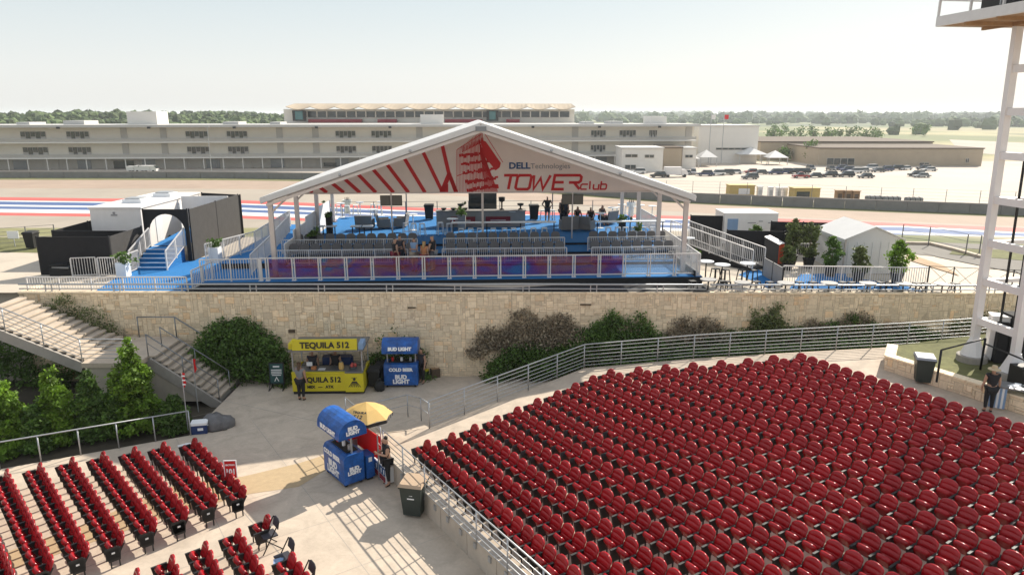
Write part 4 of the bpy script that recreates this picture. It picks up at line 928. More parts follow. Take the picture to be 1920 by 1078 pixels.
# ================================================================== DECK AND BIG TENT
TH = .055; L0 = Vector((-11.45, 33.55, 0)); aw = Vector((math.cos(TH), math.sin(TH), 0)); ad = Vector((-math.sin(TH), math.cos(TH), 0))
def DL(a, b_, z=0): p = L0+aw*a+ad*b_; p.z = z; return p
def DA(u, b_, z):
    a = 0
    for _ in range(30): D = PR(DL(a, b_, z))[2]; X = (u-960)/FPX*D; a += (X-DL(a, b_).x)
    return a
def DF(u, v, z=4.65): p = P(u, v, z); return p
def dbox(name, m, a0, a1, b0, b1, z0, z1, parent=None, **k): q = MB(); q.add([tuple(DL(a, b_, z)) for z in (z0, z1) for a, b_ in ((a0, b0), (a1, b0), (a1, b1), (a0, b1))], [(3, 2, 1, 0), (4, 5, 6, 7), (0, 1, 5, 4), (1, 2, 6, 5), (2, 3, 7, 6), (3, 0, 4, 7)]); return q.build(name, m, parent, world=bool(parent), **k)
F0, F1, F2, F3 = 4.2, 4.34, 4.5, 4.65
dk = thing('event_deck', 'large stepped platform with blue carpet and black skirt on the terrace', 'platform', DL(0, 0, 4.0), TH)
for a0, a1, b0, b1, z in ((-3.3, 20.7, -1, 2.0, F0), (0, 20.3, 2.0, 4.2, F1), (0, 20.3, 4.2, 6.2, F2), (0, 20.9, 6.2, 17.5, F3), (-3.3, -.005, 2.0, 15, F3-.15)):
    dbox('carpet', 'blue_carpet', a0, a1, b0, b1, z-.03, z, dk); dbox('deck_frame', 'black_cloth', a0+.02, a1-.02, b0+.02, b1-.005, 3.6 if a0 > -1 else 3.9, z-.032, dk)
dbox('skirt', 'black_cloth', -3.3, 20.7, -1.03, -1.002, 3.6, F0-.02, dk); dbox('skirt', 'black_cloth', 20.9, 20.94, 6, 17.5, 2.0, F3-.02, dk); dbox('skirt', 'black_cloth', 20.31, 20.36, -1, 6.2, 3.4, F2-.03, dk)
# tent
tt = thing('event_tent', 'huge white gabled tent with open sides standing on the blue deck', 'tent', DL(10, 0, F0), TH)
EV, PK, OV = 8.0, 11.3, .25
for k in range(4):
    for a in (0, 20):
        z0 = F0 if k == 0 else F3 if k > 1 else F2
        q = MB(); q.bar(DL(a, 5*k, z0), DL(a, 5*k, EV), .22, .16); po = q.build('post', 'tent_frame', tt, world=True)
        q = MB(); q.bar(DL(a, 5*k, z0), DL(a, 5*k, z0+.04), .45); q.build('base_plate', 'steel_grey', po, world=True)
        q = MB(); q.bar(DL(a, 5*k, EV-.7), DL(a+(1.1 if a == 0 else -1.1), 5*k, EV+.28), .09); q.build('knee_brace', 'tent_frame', tt, world=True)
        q = MB(); q.bar(DL(a, 5*k, EV-.02), DL(10, 5*k, PK-.02), .16, .26); q.build('roof_beam', 'tent_frame', tt, world=True)
for a in (0, 20): q = MB(); q.bar(DL(a, -.05, EV), DL(a, 15.1, EV), .2, .2); q.build('eave_beam', 'tent_frame', tt, world=True)
for s_ in (-1, 1):
    a1 = 10+s_*10.35; ez = EV-.1
    pts = [DL(10, -.35, PK+.13), DL(a1, -.35, ez+.12), DL(a1, 15.3, ez+.12), DL(10, 15.3, PK+.13)]
    q = MB(); q.slab(pts if s_ < 0 else pts[::-1], .06); q.build('roof_cover', 'tent_white', tt, world=True)
    q = MB(); q.bar(DL(10, -.36, PK+.02), DL(a1, -.36, ez+.01), .05, .20); q.build('roof_valance', 'tent_white', tt, world=True)
    q = MB(); q.bar(DL(a1, -.3, ez+.02), DL(a1, 15.2, ez+.02), .05, .28); q.build('roof_valance', 'tent_white', tt, world=True)
    q = MB(); q.bar(DL(10, -.26, PK-.2), DL(10+s_*10.1, -.26, ez-.18), .12, .14); q.build('front_rafter', 'tent_frame', tt, world=True)
    for f in (.33, .66): p = DL(10+s_*10*f, -.4, PK+(EV-PK)*f); q = MB(); q.ball(tuple(p), .07, 8, 5); q.build('bolt', 'galv', tt, world=True)
q = MB(); q.bar(DL(10, -.42, PK-.1), DL(10, -.2, PK-.1), .5, .22); q.build('ridge_bracket', 'steel_grey', tt, world=True)
# printed gable in the second frame
BB = 4.9; bz = 7.72
bn = MB(); bn.slab([DL(0, BB, bz), DL(20, BB, bz), DL(20, BB, EV), DL(10, BB, PK), DL(0, BB, EV)], .03); ban = bn.build('gable_banner', 'banner', tt, world=True)
q = MB(); q.bar(DL(0, BB, bz-.03), DL(20, BB, bz-.03), .07); q.build('gable_bar', 'tent_frame', tt, world=True)
org = DL(0, BB-.012, 0); ux, uz = aw, Vector((0, 0, 1))
def GP(u, v):                                       # photo point on the gable plane
    Y = DL(DA(u, BB, 9), BB).y; p = PY(u, v, Y); return ((p-DL(0, BB)).dot(aw), p.z)
def topz(a): return EV+(PK-EV)*(1-abs(a-10)/10)-.04
def clip_stroke(mb, p0, p1, wd):
    ribbon(mb, [p0, p1], wd, org, ux, uz, -.012)
for u0, v0, u1, v1 in ((575, 353, 586, 361.5), (594, 347, 613, 361.5), (618, 340, 645, 361.5), (642, 332, 675, 361.5), (669, 324.5, 705, 361.5), (698, 316, 738, 361.5), (725, 307.5, 766, 361.5), (758, 297, 797, 361.5), (793, 285, 830, 361.5)):
    a, c = GP(u0, v0), GP(u1, v1); s = MB(); ribbon(s, [a, c], .19, org, ux, uz, -.012); s.build('print_stripe', 'print_red', ban, world=True)
s = MB()
for pts, wd in (([(829, 272), (841, 323), (855, 361.5)], .2), ([(843, 325), (828, 361.5)], .25), ([(836, 345), (836, 361.5)], .25), ([(845, 333), (856, 361.5)], .2)): ribbon(s, [GP(*p) for p in pts], wd, org, ux, uz, -.012)
s.build('print_bridge', 'print_red', ban, world=True)
s = MB(); rr = random.Random(4)                         # lattice tower: a bundle of thin verticals, ragged decks and one slanting slab
for i in range(20):
    f = i/19; x = 856+f*48; ytop = 281-f*36; ribbon(s, [GP(x, ytop), GP(x+f*4, 361)], .022 if i < 10 else .035, org, ux, uz, -.010)
for i in range(14):
    x = 898+i*1.0; ribbon(s, [GP(x, 262+i*3), GP(x+12+i*.8, 361)], .03, org, ux, uz, -.010)
for y in (293, 309, 325, 342, 357):
    for k in range(15):
        x = 858+(y-280)*.22+k*4.0; yy = y-k*.55+rr.uniform(-1.5, 1.5); ribbon(s, [GP(x, yy), GP(x+rr.uniform(3.5, 6.5), yy-.7)], rr.uniform(.1, .24), org, ux, uz, -.012)
for k in range(16): x = 866+k*2.6; ribbon(s, [GP(x, 276-k*1.1+rr.uniform(-2, 2)), GP(x+1, 286-k*1.3)], .05, org, ux, uz, -.012)
ribbon(s, [GP(857, 281), GP(903, 252)], .03, org, ux, uz, -.01); ribbon(s, [GP(909, 251), GP(943, 305)], .03, org, ux, uz, -.01); ribbon(s, [GP(857, 330), GP(880, 322)], .04, org, ux, uz, -.01)
s.build('print_tower', 'print_red', ban, world=True)
s = MB(); s.slab([org-ad*.012+ux*a+uz*z for a, z in [GP(*p) for p in ((902, 262), (911, 266), (939, 306), (937, 314), (929, 320), (920, 308), (905, 290))]][::-1], .01); s.build('print_slab', 'print_red', ban, world=True)
def gtext(strokes, u0, v0, sx_, sy_, wd, m, nm, shear=.2):
    s = MB()
    for st_ in strokes: ribbon(s, [GP(u0+(x+y*shear)*sx_, v0-y*sy_) for x, y in st_], wd, org, ux, uz, -.014)
    return s.build(nm, m, ban, world=True)
def letter(ch):
    O = [(.12, 0), (0, .12), (0, .88), (.12, 1), (.88, 1), (1, .88), (1, .12), (.88, 0), (.1, 0)]
    return {'T': [[(0, 1), (1, 1)], [(.5, 1), (.5, 0)]], 'O': [O], 'W': [[(0, 1), (.16, 0), (.5, .8), (.8, 0), (1.15, 1)]], 'E': [[(.95, 1), (0, 1), (0, 0), (.95, 0)], [(0, .5), (.85, .5)]], 'R': [[(-.5, 1), (.85, 1), (1, .88), (1, .6), (.85, .48), (.1, .48)], [(.5, .48), (1.02, 0)]],
        'c': [[(.9, .62), (.15, .62), (0, .5), (0, .12), (.12, 0), (.85, 0)]], 'l': [[(0, 1), (0, 0)]], 'u': [[(0, .62), (0, .12), (.12, 0), (.8, 0), (.8, .62)]], 'b': [[(0, 1), (0, 0), (.75, 0), (.88, .12), (.88, .5), (.75, .62), (0, .62)]]}[ch]
for ch, u0, wd_ in (('T', 940, 26), ('O', 966, 26), ('W', 996, 27), ('E', 1036, 22), ('R', 1062, 24)): gtext(letter(ch), u0, 355, wd_, 26, .15, 'print_red', 'letter')
for ch, u0, wd_ in (('c', 1088, 14), ('l', 1105.5, 5), ('u', 1112, 12), ('b', 1125.5, 12)): gtext(letter(ch), u0, 355, wd_, 15, .085, 'print_red', 'letter')
c0, c1 = GP(956, 311), GP(992, 311); cm = GP(974, 311.5); text('DELL', .47, org-ad*.02+ux*cm[0]+uz*cm[1], ux, uz, 'print_navy', ban, xs=1.12, bold=.016)
cm = GP(1032, 312); text('Technologies', .4, org-ad*.02+ux*cm[0]+uz*cm[1], ux, uz, 'print_grey', ban, xs=1.02)
# glazed balustrade along the front
bal = thing('glass_balustrade', 'long front balustrade with white posts and purple and orange tinted glass panels', 'railing', DL(0, -.8, F0), TH)
us = [490, 503, 552, 601, 650, 699, 747, 795, 843, 890, 936.7, 983, 1029.6, 1075.6, 1123, 1169.5, 1216, 1264, 1308]
As = [DA(u, -.8, F0) for u in us]; U = Vector((0, 0, 1))
for a in As:
    for dx in (-.055, .055): q = MB(); q.bar(DL(a+dx, -.8, F0), DL(a+dx, -.8, F0+1.07), .055); q.build('post', 'rail_white', bal, world=True)
    q = MB(); q.bar(DL(a, -.8, F0), DL(a, -.8, F0+.03), .2); q.build('foot_plate', 'rail_white', bal, world=True)
q = MB(); q.bar(DL(As[0], -.8, F0+1.09), DL(As[-1], -.8, F0+1.09), .06, .05); q.build('top_rail', 'rail_white', bal, world=True)
q = MB(); q.bar(DL(As[0], -.8, F0+.12), DL(As[-1], -.8, F0+.12), .05, .05); q.build('bottom_rail', 'rail_white', bal, world=True)
for i, (a, c) in enumerate(zip(As[1:], As[2:])):
    q = MB(); q.bar(DL(a+.09, -.8, F0+.59), DL(c-.09, -.8, F0+.59), .012, .86); q.build('glass_panel', 'glass_tinted' if i < 14 else 'glass_clear', bal, world=True)
def dp(*pts): return [DL(*p) for p in pts]
picket_rail('picket_railing', 'white picket railing at the right end of the deck front, turning the corner', dp((20.6, -.8, F0), (20.6, 6, F1)), 1.05, 1.3)
picket_rail('picket_railing', 'white picket railing left of the glass balustrade, in front of the blue platform', dp((-3.2, -.9, F0), (As[0], -.8, F0)), 1.05, 1.1)
picket_rail('picket_railing', 'white picket railing on the left side platform, rising along the blue carpet', [P(388, 497, 4.5), P(480, 470, 4.5), P(545, 425, 4.6)], 1.05, 1.3)
picket_rail('picket_railing', 'white picket railing sloping at the left side of the tent beside its parapet', dp((-1.3, .5, F0), (-1.3, 4, 4.5), (-1.5, 9, 4.9)), 1.0, 1.2)
sd_ = thing('side_parapet', 'white stepped side wall panels along the left edge of the tent', 'parapet', DL(-.25, 3, F1), TH)
for i, (b0, b1, z) in enumerate(((2.6, 4.6, 5.35), (4.65, 7.6, 5.75), (7.65, 11, 6.05), (11.05, 15, 6.15))): dbox('panel', 'white_paint', -.22, -.16, b0, b1, 4.2, z, sd_)
for (u0, u1, b_, z, lb_) in ((530, 783, 4.35, F2, 'upper seat row, left section'), (832, 1058, 4.35, F2, 'upper seat row, middle section'), (1102, 1275, 4.35, F2, 'upper seat row, right section'), (518, 765, 2.15, F1, 'lower seat row, left section'), (830, 1062, 2.15, F1, 'lower seat row, middle section'), (1109, 1285, 2.15, F1, 'lower seat row, right section')):
    picket_rail('picket_railing', 'white picket railing in front of the '+lb_, [DL(DA(u0, b_, z), b_, z), DL(DA(u1, b_, z), b_, z)], .74, 1.75, gap=.1)
wire_fence('back_fence', 'thin white guard rail along the far edge of the deck', [DL(.2, 17.3, F3), DL(20.6, 17.3, F3)], 1.1, 2.4, 3)
# grey chairs
t = thing('event_chair', 'chair', 'chair')
q = MB(); q.prism([(-.23, -.2), (.23, -.2), (.24, .2), (-.24, .2)], .42, .49); q.build('seat', 'grey_chair', t)
q = MB(); n = 10; outl = [(-.23, .5), (.23, .5), (.25, .74), (.2, .86), (.1, .9), (-.1, .9), (-.2, .86), (-.25, .74)]
q.add([(x, .2+.1*(z-.5), z) for x, z in outl]+[(x, .26+.1*(z-.5), z) for x, z in outl], [tuple(range(8)), tuple(range(15, 7, -1))]+[(i, 8+i, 8+(i+1) % 8, (i+1) % 8) for i in range(8)]); q.build('backrest', 'grey_chair', t)
for x in (-.21, .21):
    q = MB(); q.bar((x, -.18, 0), (x, -.18, .43), .028); q.build('leg', 'black_metal', t); q = MB(); q.bar((x, .22, 0), (x, .22, .6), .028); q.build('leg', 'black_metal', t)
ec = Proto(t)
for (u0, u1, n, b_, z, nm) in ((560, 774, 12, 5.2, F2, 'upper row of the left section'), (845, 1042, 11, 5.2, F2, 'upper row of the middle section'), (1113, 1240, 8, 5.2, F2, 'upper row of the right section'), (551, 770, 12, 3.0, F1, 'lower row of the left section'), (845, 1050, 11, 3.0, F1, 'lower row of the middle section'), (1116, 1255, 8, 3.0, F1, 'lower row of the right section')):
    a0, a1 = DA(u0, b_, z), DA(u1, b_, z)
    for i in range(n): ec(DL(a0+(a1-a0)*i/(n-1), b_, z), TH+rnd.uniform(-.05, .05), 'grey chair with rounded back in the '+nm+' on the deck', 'grey chairs, '+nm)
# bistro stools
def stool_proto(h, m='white_plastic'):
    t = thing('bar_stool', 'stool', 'stool'); q = MB(); q.prism([(-.15, -.15), (.15, -.15), (.15, .15), (-.15, .15)], h-.04, h); q.build('seat', m, t)
    for x, y in ((-1, -1), (1, -1), (1, 1), (-1, 1)): q = MB(); q.bar((x*.2, y*.2, 0), (x*.13, y*.13, h-.04), .035); q.build('leg', m, t)
    for y in (-1, 1): q = MB(); q.bar((-.18, y*.18, h*.3), (.18, y*.18, h*.3), .02); q.build('footrest', m, t)
    return Proto(t)
s1 = stool_proto(.76)
for u in (865, 883, 899.5, 925, 946, 963, 980, 1000, 1020.5): s1(DL(DA(u, 6.85, F3), 6.85, F3), TH, 'white metal stool tucked along the long counter in the middle of the deck', 'white stools at the middle counter')
for u in (1140, 1158, 1172, 1188, 1205, 1222): s1(DL(DA(u, 6.85, F3), 6.85, F3), TH, 'white metal stool along the counter at the right of the deck', 'white stools at the right counter')
for u, v in ((762, 441), (776, 442), (792, 442), (826, 440), (843, 442)): s1(DF(u, v), TH+.3, 'white metal stool standing loose left of the middle counter', 'loose white stools left of the counter')
for u, v in ((636, 404), (651, 405), (667, 404), (700, 402), (712, 403), (1018, 414), (1035, 414), (1160, 408), (1176, 406), (1190, 407)): s1(DF(u, v), TH, 'white stool at the sunny back edge of the deck', 'white stools at the back of the deck')
def table(label, loc, w_, d_, h, m='white_plastic', rnd_=False, name='high_table', leg='black_metal', rz=TH, group=None):
    t = thing(name, label, 'table', loc, rz, group); q = MB()
    if rnd_: q.cyl(0, 0, h-.04, h, w_/2, 16); q.build('tabletop', m, t); q = MB(); q.cyl(0, 0, .03, h-.04, .035, 8); q.build('pedestal', leg, t); q = MB(); q.cyl(0, 0, 0, .03, .25, 12); q.build('base', leg, t)
    else:
        q.bb(-w_/2, w_/2, -d_/2, d_/2, h-.06, h); q.build('tabletop', m, t)
        n = max(2, int(w_/1.6)+1)
        for i in range(n): x = -w_/2+.1+(w_-.2)*i/(n-1); q = MB(); q.bar((x, 0, 0), (x, 0, h-.06), .06); q.build('leg', leg, t)
    return t
for u0, u1, lb_ in ((846, 1042, 'long narrow white counter behind the middle seat section'), (1117, 1246, 'long narrow white counter behind the right seat section')):
    a0, a1 = DA(u0, 7.3, F3+1), DA(u1, 7.3, F3+1); table(lb_, DL((a0+a1)/2, 7.3, F3), a1-a0, .4, 1.06)
for u, v, lb_ in ((849, 440, 'small round white table beside the planter left of the bar'), (960, 424, 'small square white table in front of the bar'), (1125, 428, 'round white table right of the seated group'), (1148, 416, 'round white table near the right back post'), (700, 420, 'round white table between the lounge chairs at left'), (1290, 470, 'round white table at the right front corner of the deck')):
    p = P(u, v, F3 if v < 450 else F1); table(lb_, p, .7, .7, .75 if v > 445 else 1.0, rnd_=True, leg='white_plastic')
for u, v in ((600, 434), (622, 434), (668, 434), (690, 434)): table('low dark side table with white top near the lounge chairs', DF(u, v+6), .62, .5, .55, group='low tables near the left lounge')
for k, (u, v) in enumerate(((640, 408), (676, 406), (715, 405), (1165, 411), (1200, 412), (1222, 414), (775, 432))):
    table(f'tall white table at the back of the deck, {ORD[k]} from the left', DF(u, v), .6, .6, 1.05, rnd_=True, leg='white_plastic', group='tall white tables at the back of the deck')
# lounge chairs
def lounge(label, u, v, rz, w_=.85):
    t = thing('lounge_chair', label, 'armchair', DF(u, v), rz); q = MB(); q.bb(-w_/2, w_/2, -.4, .4, .1, .42); q.build('base', 'grey_wicker', t); q = MB(); q.bb(-w_/2+.08, w_/2-.08, -.38, .3, .42, .52); q.build('cushion', 'grey_chair', t)
    q = MB(); q.add([(-w_/2, .3, .42), (w_/2, .3, .42), (w_/2, .42, .42), (-w_/2, .42, .42), (-w_/2, .42, .95), (w_/2, .42, .95), (w_/2, .52, .92), (-w_/2, .52, .92)], [(3, 2, 1, 0), (4, 5, 6, 7), (0, 1, 5, 4), (1, 2, 6, 5), (2, 3, 7, 6), (3, 0, 4, 7)]); q.build('backrest', 'grey_wicker', t)
    for x in (-w_/2, w_/2-.08): q = MB(); q.bb(x, x+.08, -.38, .4, .42, .66); q.build('armrest', 'grey_wicker', t)
lounge('grey wicker armchair seen from behind, left part of the deck', 685, 430, 3.1, 1.1); lounge('grey wicker armchair turned sideways beside the left screen', 720, 428, 1.9); lounge('grey wicker armchair right of the left screen post', 752, 426, -1.7)
lounge('pale wicker armchair seen from behind below the right screen', 1066, 432, 3.3, 1.1); lounge('pale wicker armchair at the feet of the seated group', 1100, 432, 2.6); lounge('grey wicker armchair at the right end of the seated group', 1140, 420, -2.4, 1.0)
# screens on posts
def screens(u, lab, wd=.62, zz=(7.0, 7.62), b_=7.5):
    a = DA(u, b_, 7); t = thing('screen_post', lab, 'screen', DL(a, b_, F3), TH); q = MB(); q.bar((0, 0, 0), (0, 0, 3.2), .08); q.build('pole', 'tent_frame', t)
    for s_ in (-1, 1):
        x0 = .05*s_; q = MB(); q.bb(min(x0, x0+wd*s_), max(x0, x0+wd*s_), -.05, .03, zz[0]-F3, zz[1]-F3); f = q.build('screen', 'black_metal', t); q = MB(); q.bb(min(x0, x0+wd*s_)+.03, max(x0, x0+wd*s_)-.03, -.06, -.049, zz[0]-F3+.03, zz[1]-F3-.03); q.build('screen_glass', 'glass_dark', f)
screens(733.5, 'pair of black screens on a post, left of the bar', .58, (6.68, 7.28)); screens(1073.5, 'pair of black screens on a post, right of the bar', .58, (6.68, 7.28)) 
for u, lab in ((905, 'slim pale tent pole standing in front of the bar'), ): a = DA(u, 5.6, 6); t = thing('tent_pole', lab, 'pole', DL(a, 5.6, F2), TH); q = MB(); q.bar((0, 0, 0), (0, 0, 3.3), .12); q.build('pole', 'tent_frame', t)
for u in (762, 1036): a = DA(u, 15, 6); t = thing('tent_pole', f'thin dark pole at the back of the deck {"left" if u < 900 else "right"} of the bar', 'pole', DL(a, 15, F3), TH); q = MB(); q.bar((0, 0, 0), (0, 0, 4), .07); q.build('pole', 'steel_grey', t)
# bar
bb0 = 12.2; a0, a1 = DA(818, bb0, 5.5), DA(985, bb0, 5.5)
br = thing('drinks_bar', 'long grey drinks bar with two dark red panels under the tent', 'bar', DL((a0+a1)/2, bb0, F3), TH)
dbox('counter', 'counter_grey', a0, a1, bb0, bb0+.7, F3, F3+1.02, br); dbox('countertop', 'grey_wicker', a0-.05, a1+.05, bb0-.08, bb0+.75, F3+1.02, F3+1.08, br)
for u0, u1 in ((845, 891), (911, 957)):
    x0, x1 = DA(u0, bb0-.03, 5), DA(u1, bb0-.03, 5); f = dbox('front_panel', 'maroon', x0, x1, bb0-.06, bb0-.005, F3+.2, F3+.68, br); dbox('print_line', 'print_white', (x0+x1)/2-.5, (x0+x1)/2+.5, bb0-.068, bb0-.06, F3+.42, F3+.46, f)
fr = thing('drinks_cooler', 'tall dark fridge behind the middle of the bar', 'fridge', DL(DA(905, 14, 6), 14, F3), TH); q = MB(); q.bb(-.95, .95, 0, .7, 0, 2.1); q.build('cabinet', 'black_metal', fr)
for x in (-.93, .02): q = MB(); q.bb(x, x+.91, -.04, 0, .15, 2.0); q.build('door', 'glass_dark', fr)
q = MB(); q.bb(-1.0, -.7, .05, .6, 2.1, 2.16); q.build('top_plate', 'counter_grey', fr)
for u, k, lb_ in ((832, 0, 'dark bowl on the left end of the bar'), (850, 0, 'dark bowl on the bar, second from the left end'), (864, 1, 'dark dispenser on the bar left of the fridge'), (872, 0, 'small dark bowl beside the dispenser on the bar'), (941, 2, 'tall dark trophy shaped dispenser on the bar right of the pole'), (976, 1, 'dark dispenser near the right end of the bar')):
    t = thing('bar_dispenser' if k else 'bowl', lb_, 'dispenser' if k else 'bowl', DL(DA(u, bb0+.3, 5.9), bb0+.3, F3+1.08), TH)
    q = MB(); q.lathe([(0, 0), (.1, .0), (.11, .02), (.2, .14), (.18, .15), (.05, .06), (0, .05)] if k == 0 else [(0, 0), (.16, 0), (.16, .05), (.05, .1), (.05, .25*k), (.2, .3*k), (.22, .42*k), (.15, .42*k), (0, .3*k)], 12); q.build('bowl' if k == 0 else 'body', 'rubber', t, smooth=True)
def bin_(label, loc, rz, body='bin_green', lid='bin_lid_grey', s_=1.0, name='wheelie_bin', mark=None):
    t = thing(name, label, 'bin', loc, rz); q = MB(); b0, b1 = .24*s_, .3*s_
    q.add([(-b0, -b0, .08), (b0, -b0, .08), (b0, b0, .08), (-b0, b0, .08), (-b1, -b1-.03, .92*s_), (b1, -b1-.03, .92*s_), (b1, b1, .92*s_), (-b1, b1, .92*s_)], [(3, 2, 1, 0), (4, 5, 6, 7), (0, 1, 5, 4), (1, 2, 6, 5), (2, 3, 7, 6), (3, 0, 4, 7)]); q.build('body', body, t)
    q = MB(); q.bb(-b1-.03, b1+.03, -b1-.06, b1+.03, .9*s_, .95*s_); q.build('rim', body, t)
    q = MB(); c = .955*s_; q.add([(-b1-.04, -b1-.08, c), (b1+.04, -b1-.08, c), (b1+.04, b1+.06, c+.04), (-b1-.04, b1+.06, c+.04), (-b1, -b1-.02, c+.08), (b1, -b1-.02, c+.08), (b1, b1, c+.1), (-b1, b1, c+.1)], [(3, 2, 1, 0), (4, 5, 6, 7), (0, 1, 5, 4), (1, 2, 6, 5), (2, 3, 7, 6), (3, 0, 4, 7)]); q.build('lid', lid, t)
    q = MB(); q.tube([(-b1, b1+.05, .88*s_), (b1, b1+.05, .88*s_)], .02, 6); q.build('handle', 'rubber', t)
    for x in (-1, 1): q = MB(); q.tube([(x*(b0-.02)-.03, b0+.03, .1), (x*(b0-.02)+.03, b0+.03, .1)], .1, 12); q.build('wheel', 'rubber', t)
    if mark:
        tx = text(mark, .12, (0, 0, 0), (1, 0, 0), (0, 0, 1), 'print_white', None, bold=.004); tx.parent = t; tx.location = (0, -b1+.0, .72*s_); tx.rotation_euler = (-.07, 0, 0)
        q = MB(); q.box(0, -b1+.005, .6*s_, .22, .01, .04); q.build('print_line', 'print_white', t)
    return t
bin_('black wheeled bin left of the bar on the deck', DF(805, 412), TH, 'rubber', 'rubber', 1.05); bin_('black wheeled bin right of the bar beside the standing man', DF(1001, 413), TH, 'rubber', 'rubber', 1.05)
def planter(label, loc, w_, h, r_, m='rubber', n=260, sz=.16):
    t = thing('planter', label, 'planter', loc); q = MB(); q.prism([(-w_/2, -w_/2), (w_/2, -w_/2), (w_/2, w_/2), (-w_/2, w_/2)], 0, h); q.build('tub', m, t); rr = random.Random(int(loc[0]*50))
    foliage(n, lambda q: (q.gauss(0, r_*.45), q.gauss(0, r_*.45), h+abs(q.gauss(0, r_*.5))), sz, rr, 14, .07).build('foliage', 'leaf_dark', t); return t
planter('grey box planter with a dark round shrub beside the bar', DF(866, 430), .5, .95, .4, 'counter_grey'); planter('white tub with green plant at the left back of the deck', DF(609, 410), .35, .8, .35, 'white_plastic')
planter('black tall planter by the second left tent post', DL(.7, 5.4, F2), .35, .8, .3); planter('black tall planter by the third left tent post', DL(.7, 10, F3), .35, 1.1, .2); planter('white box planter with grass by the right tent post', DL(19.2, 6.6, F3), .5, .6, .3, 'white_paint'); planter('leafy plant in a tub near the third right tent post', DL(18.9, 9.5, F3), .4, .7, .4)
planter('white tub with leafy plant at the foot of the blue steps', P(233, 519, 4.0), .5, .75, .42, 'white_plastic'); planter('white tub with small plant on the left side platform', P(405, 492, 4.5), .5, .8, .35, 'white_plastic')
planter('white tub with small pale plant beside the corner of the deck', P(1300, 490, 4.3), .3, .4, .2, 'white_plastic')
for u, v, lb_ in ((1183, 405, 'white cooler tub with bottles at the back right of the deck'), (652, 400, 'white ice tub with bottles at the back left of the deck')):
    t = thing('ice_tub', lb_, 'tub', DF(u, v)); q = MB(); q.lathe([(0, .7), (.3, .7), (.36, 1.0), (.33, 1.0), (.28, .8), (0, .8)], 14); q.build('tub', 'white_plastic', t); q = MB(); q.cyl(0, 0, 0, .7, .2, 10); q.build('stand', 'white_plastic', t)
    for k in range(4): q = MB(); q.tube([(.14*math.cos(k*1.6), .14*math.sin(k*1.6), .8), (.14*math.cos(k*1.6), .14*math.sin(k*1.6), 1.2)], .04, 6, .015); q.build('bottle', 'rubber', t)
# people on the deck
AK = dict(el=(.36, .04, 1.16), wl=(.2, -.03, 1.0), fl=(.14, -.06, 1.0), er=(-.36, .04, 1.16), wr=(-.2, -.03, 1.0), fr=(-.14, -.06, 1.0))
person('person in black shirt and shorts with both hands on the hips beside the bar', DF(1026, 416), 0.1, 'cloth_black', 'cloth_dark', pose=AK, shorts=True, h=1.03)
person('person in black standing left of the right screen, turned to the seated group', DF(1053, 420), .8, 'cloth_black', 'cloth_black')
person('person in dark clothes bending beside the standing one under the right screen', DF(1061, 421), -.9, 'cloth_dark', 'cloth_black', h=.96)
for u, v, rz, c, lb_ in ((1082, 424, .4, 'cloth_black', 'person in black seated right of the screen post, leaning forward'), (1107, 426, -.2, 'cloth_black', 'person in black seated in the middle of the lounge group, back to the track'), (1128, 421, .5, 'cloth_dark', 'person in dark shirt seated at the right end of the lounge group')):
    person(lb_, DF(u, v), rz, c, 'cloth_black', sit=True, h=1.05)
TALK = dict(el=(.24, -.08, 1.14), wl=(.12, -.28, 1.18), fl=(.07, -.34, 1.2))
ff = lambda u, b_=.9: DL(DA(u, b_, F0+.9), b_, F0)
person('person in black shirt and dark red trousers, leftmost of the front deck group', ff(741), 2.2, 'cloth_black', 'maroon', 'hair_dark', pose=TALK)
person('person in dark blue shirt behind the leftmost one of the front group', ff(750, 1.5), 2.9, 'cloth_dark', 'cloth_dark', h=1.03)
person('person in light blue shirt in the middle of the front group', ff(777), -.6, 'cloth_blue', 'cloth_tan', 'hair_brown', pose=TALK)
person('person with long blond hair and orange top in the front group', ff(796, .6), 2.6, 'cloth_orange', 'maroon', 'hair_blond', long_hair=True, h=.92)
person('tall person in black shirt, hand on hip, rightmost of the front group', ff(811), -2.0, 'cloth_black', 'cloth_grey', 'hair_blond', pose=dict(el=(.36, .04, 1.16), wl=(.2, -.03, 1.0), fl=(.14, -.06, 1.0)), h=1.06)

# ---- right side: ramp, fences, small tent, trees, tables
rm = thing('access_ramp', 'black skirted ramp with blue carpet descending right of the tent', 'ramp', (10.2, 42.5, 4))
ra, rb = Vector((9.75, 41.6, F3+.1)), Vector((13.2, 37.2, zT(13)+.08)); dd = (rb-ra); dn = Vector((dd.y, -dd.x, 0)).normalized()*.55
if dn.x < 0: dn = -dn
q = MB(); q.add([tuple(x) for x in (ra-dn, rb-dn, rb+dn, ra+dn)]+[(x.x, x.y, 3.3) for x in (ra-dn, rb-dn, rb+dn, ra+dn)], [(0, 1, 2, 3), (0, 4, 5, 1), (3, 2, 6, 7)]); q.build('skirt', 'black_cloth', rm, world=True)
q = MB(); q.bar(ra+Vector((0, 0, .025)), rb+Vector((0, 0, .025)), 1.08, .03); q.build('carpet', 'black_cloth', rm, world=True)
picket_rail('picket_railing', 'long white picket railing down the right side of the ramp beside the tent', [ra+dn, rb+dn], 1.05, 1.5); picket_rail('picket_railing', 'white picket railing down the left side of the ramp beside the tent', [ra-dn, rb-dn], 1.05, 1.5)
picket_rail('picket_railing', 'short white picket railing at the head of the ramp, by the right back post', dp((20.8, 8.6, F3), (20.8, 12.5, F3)), 1.05, 1.3)
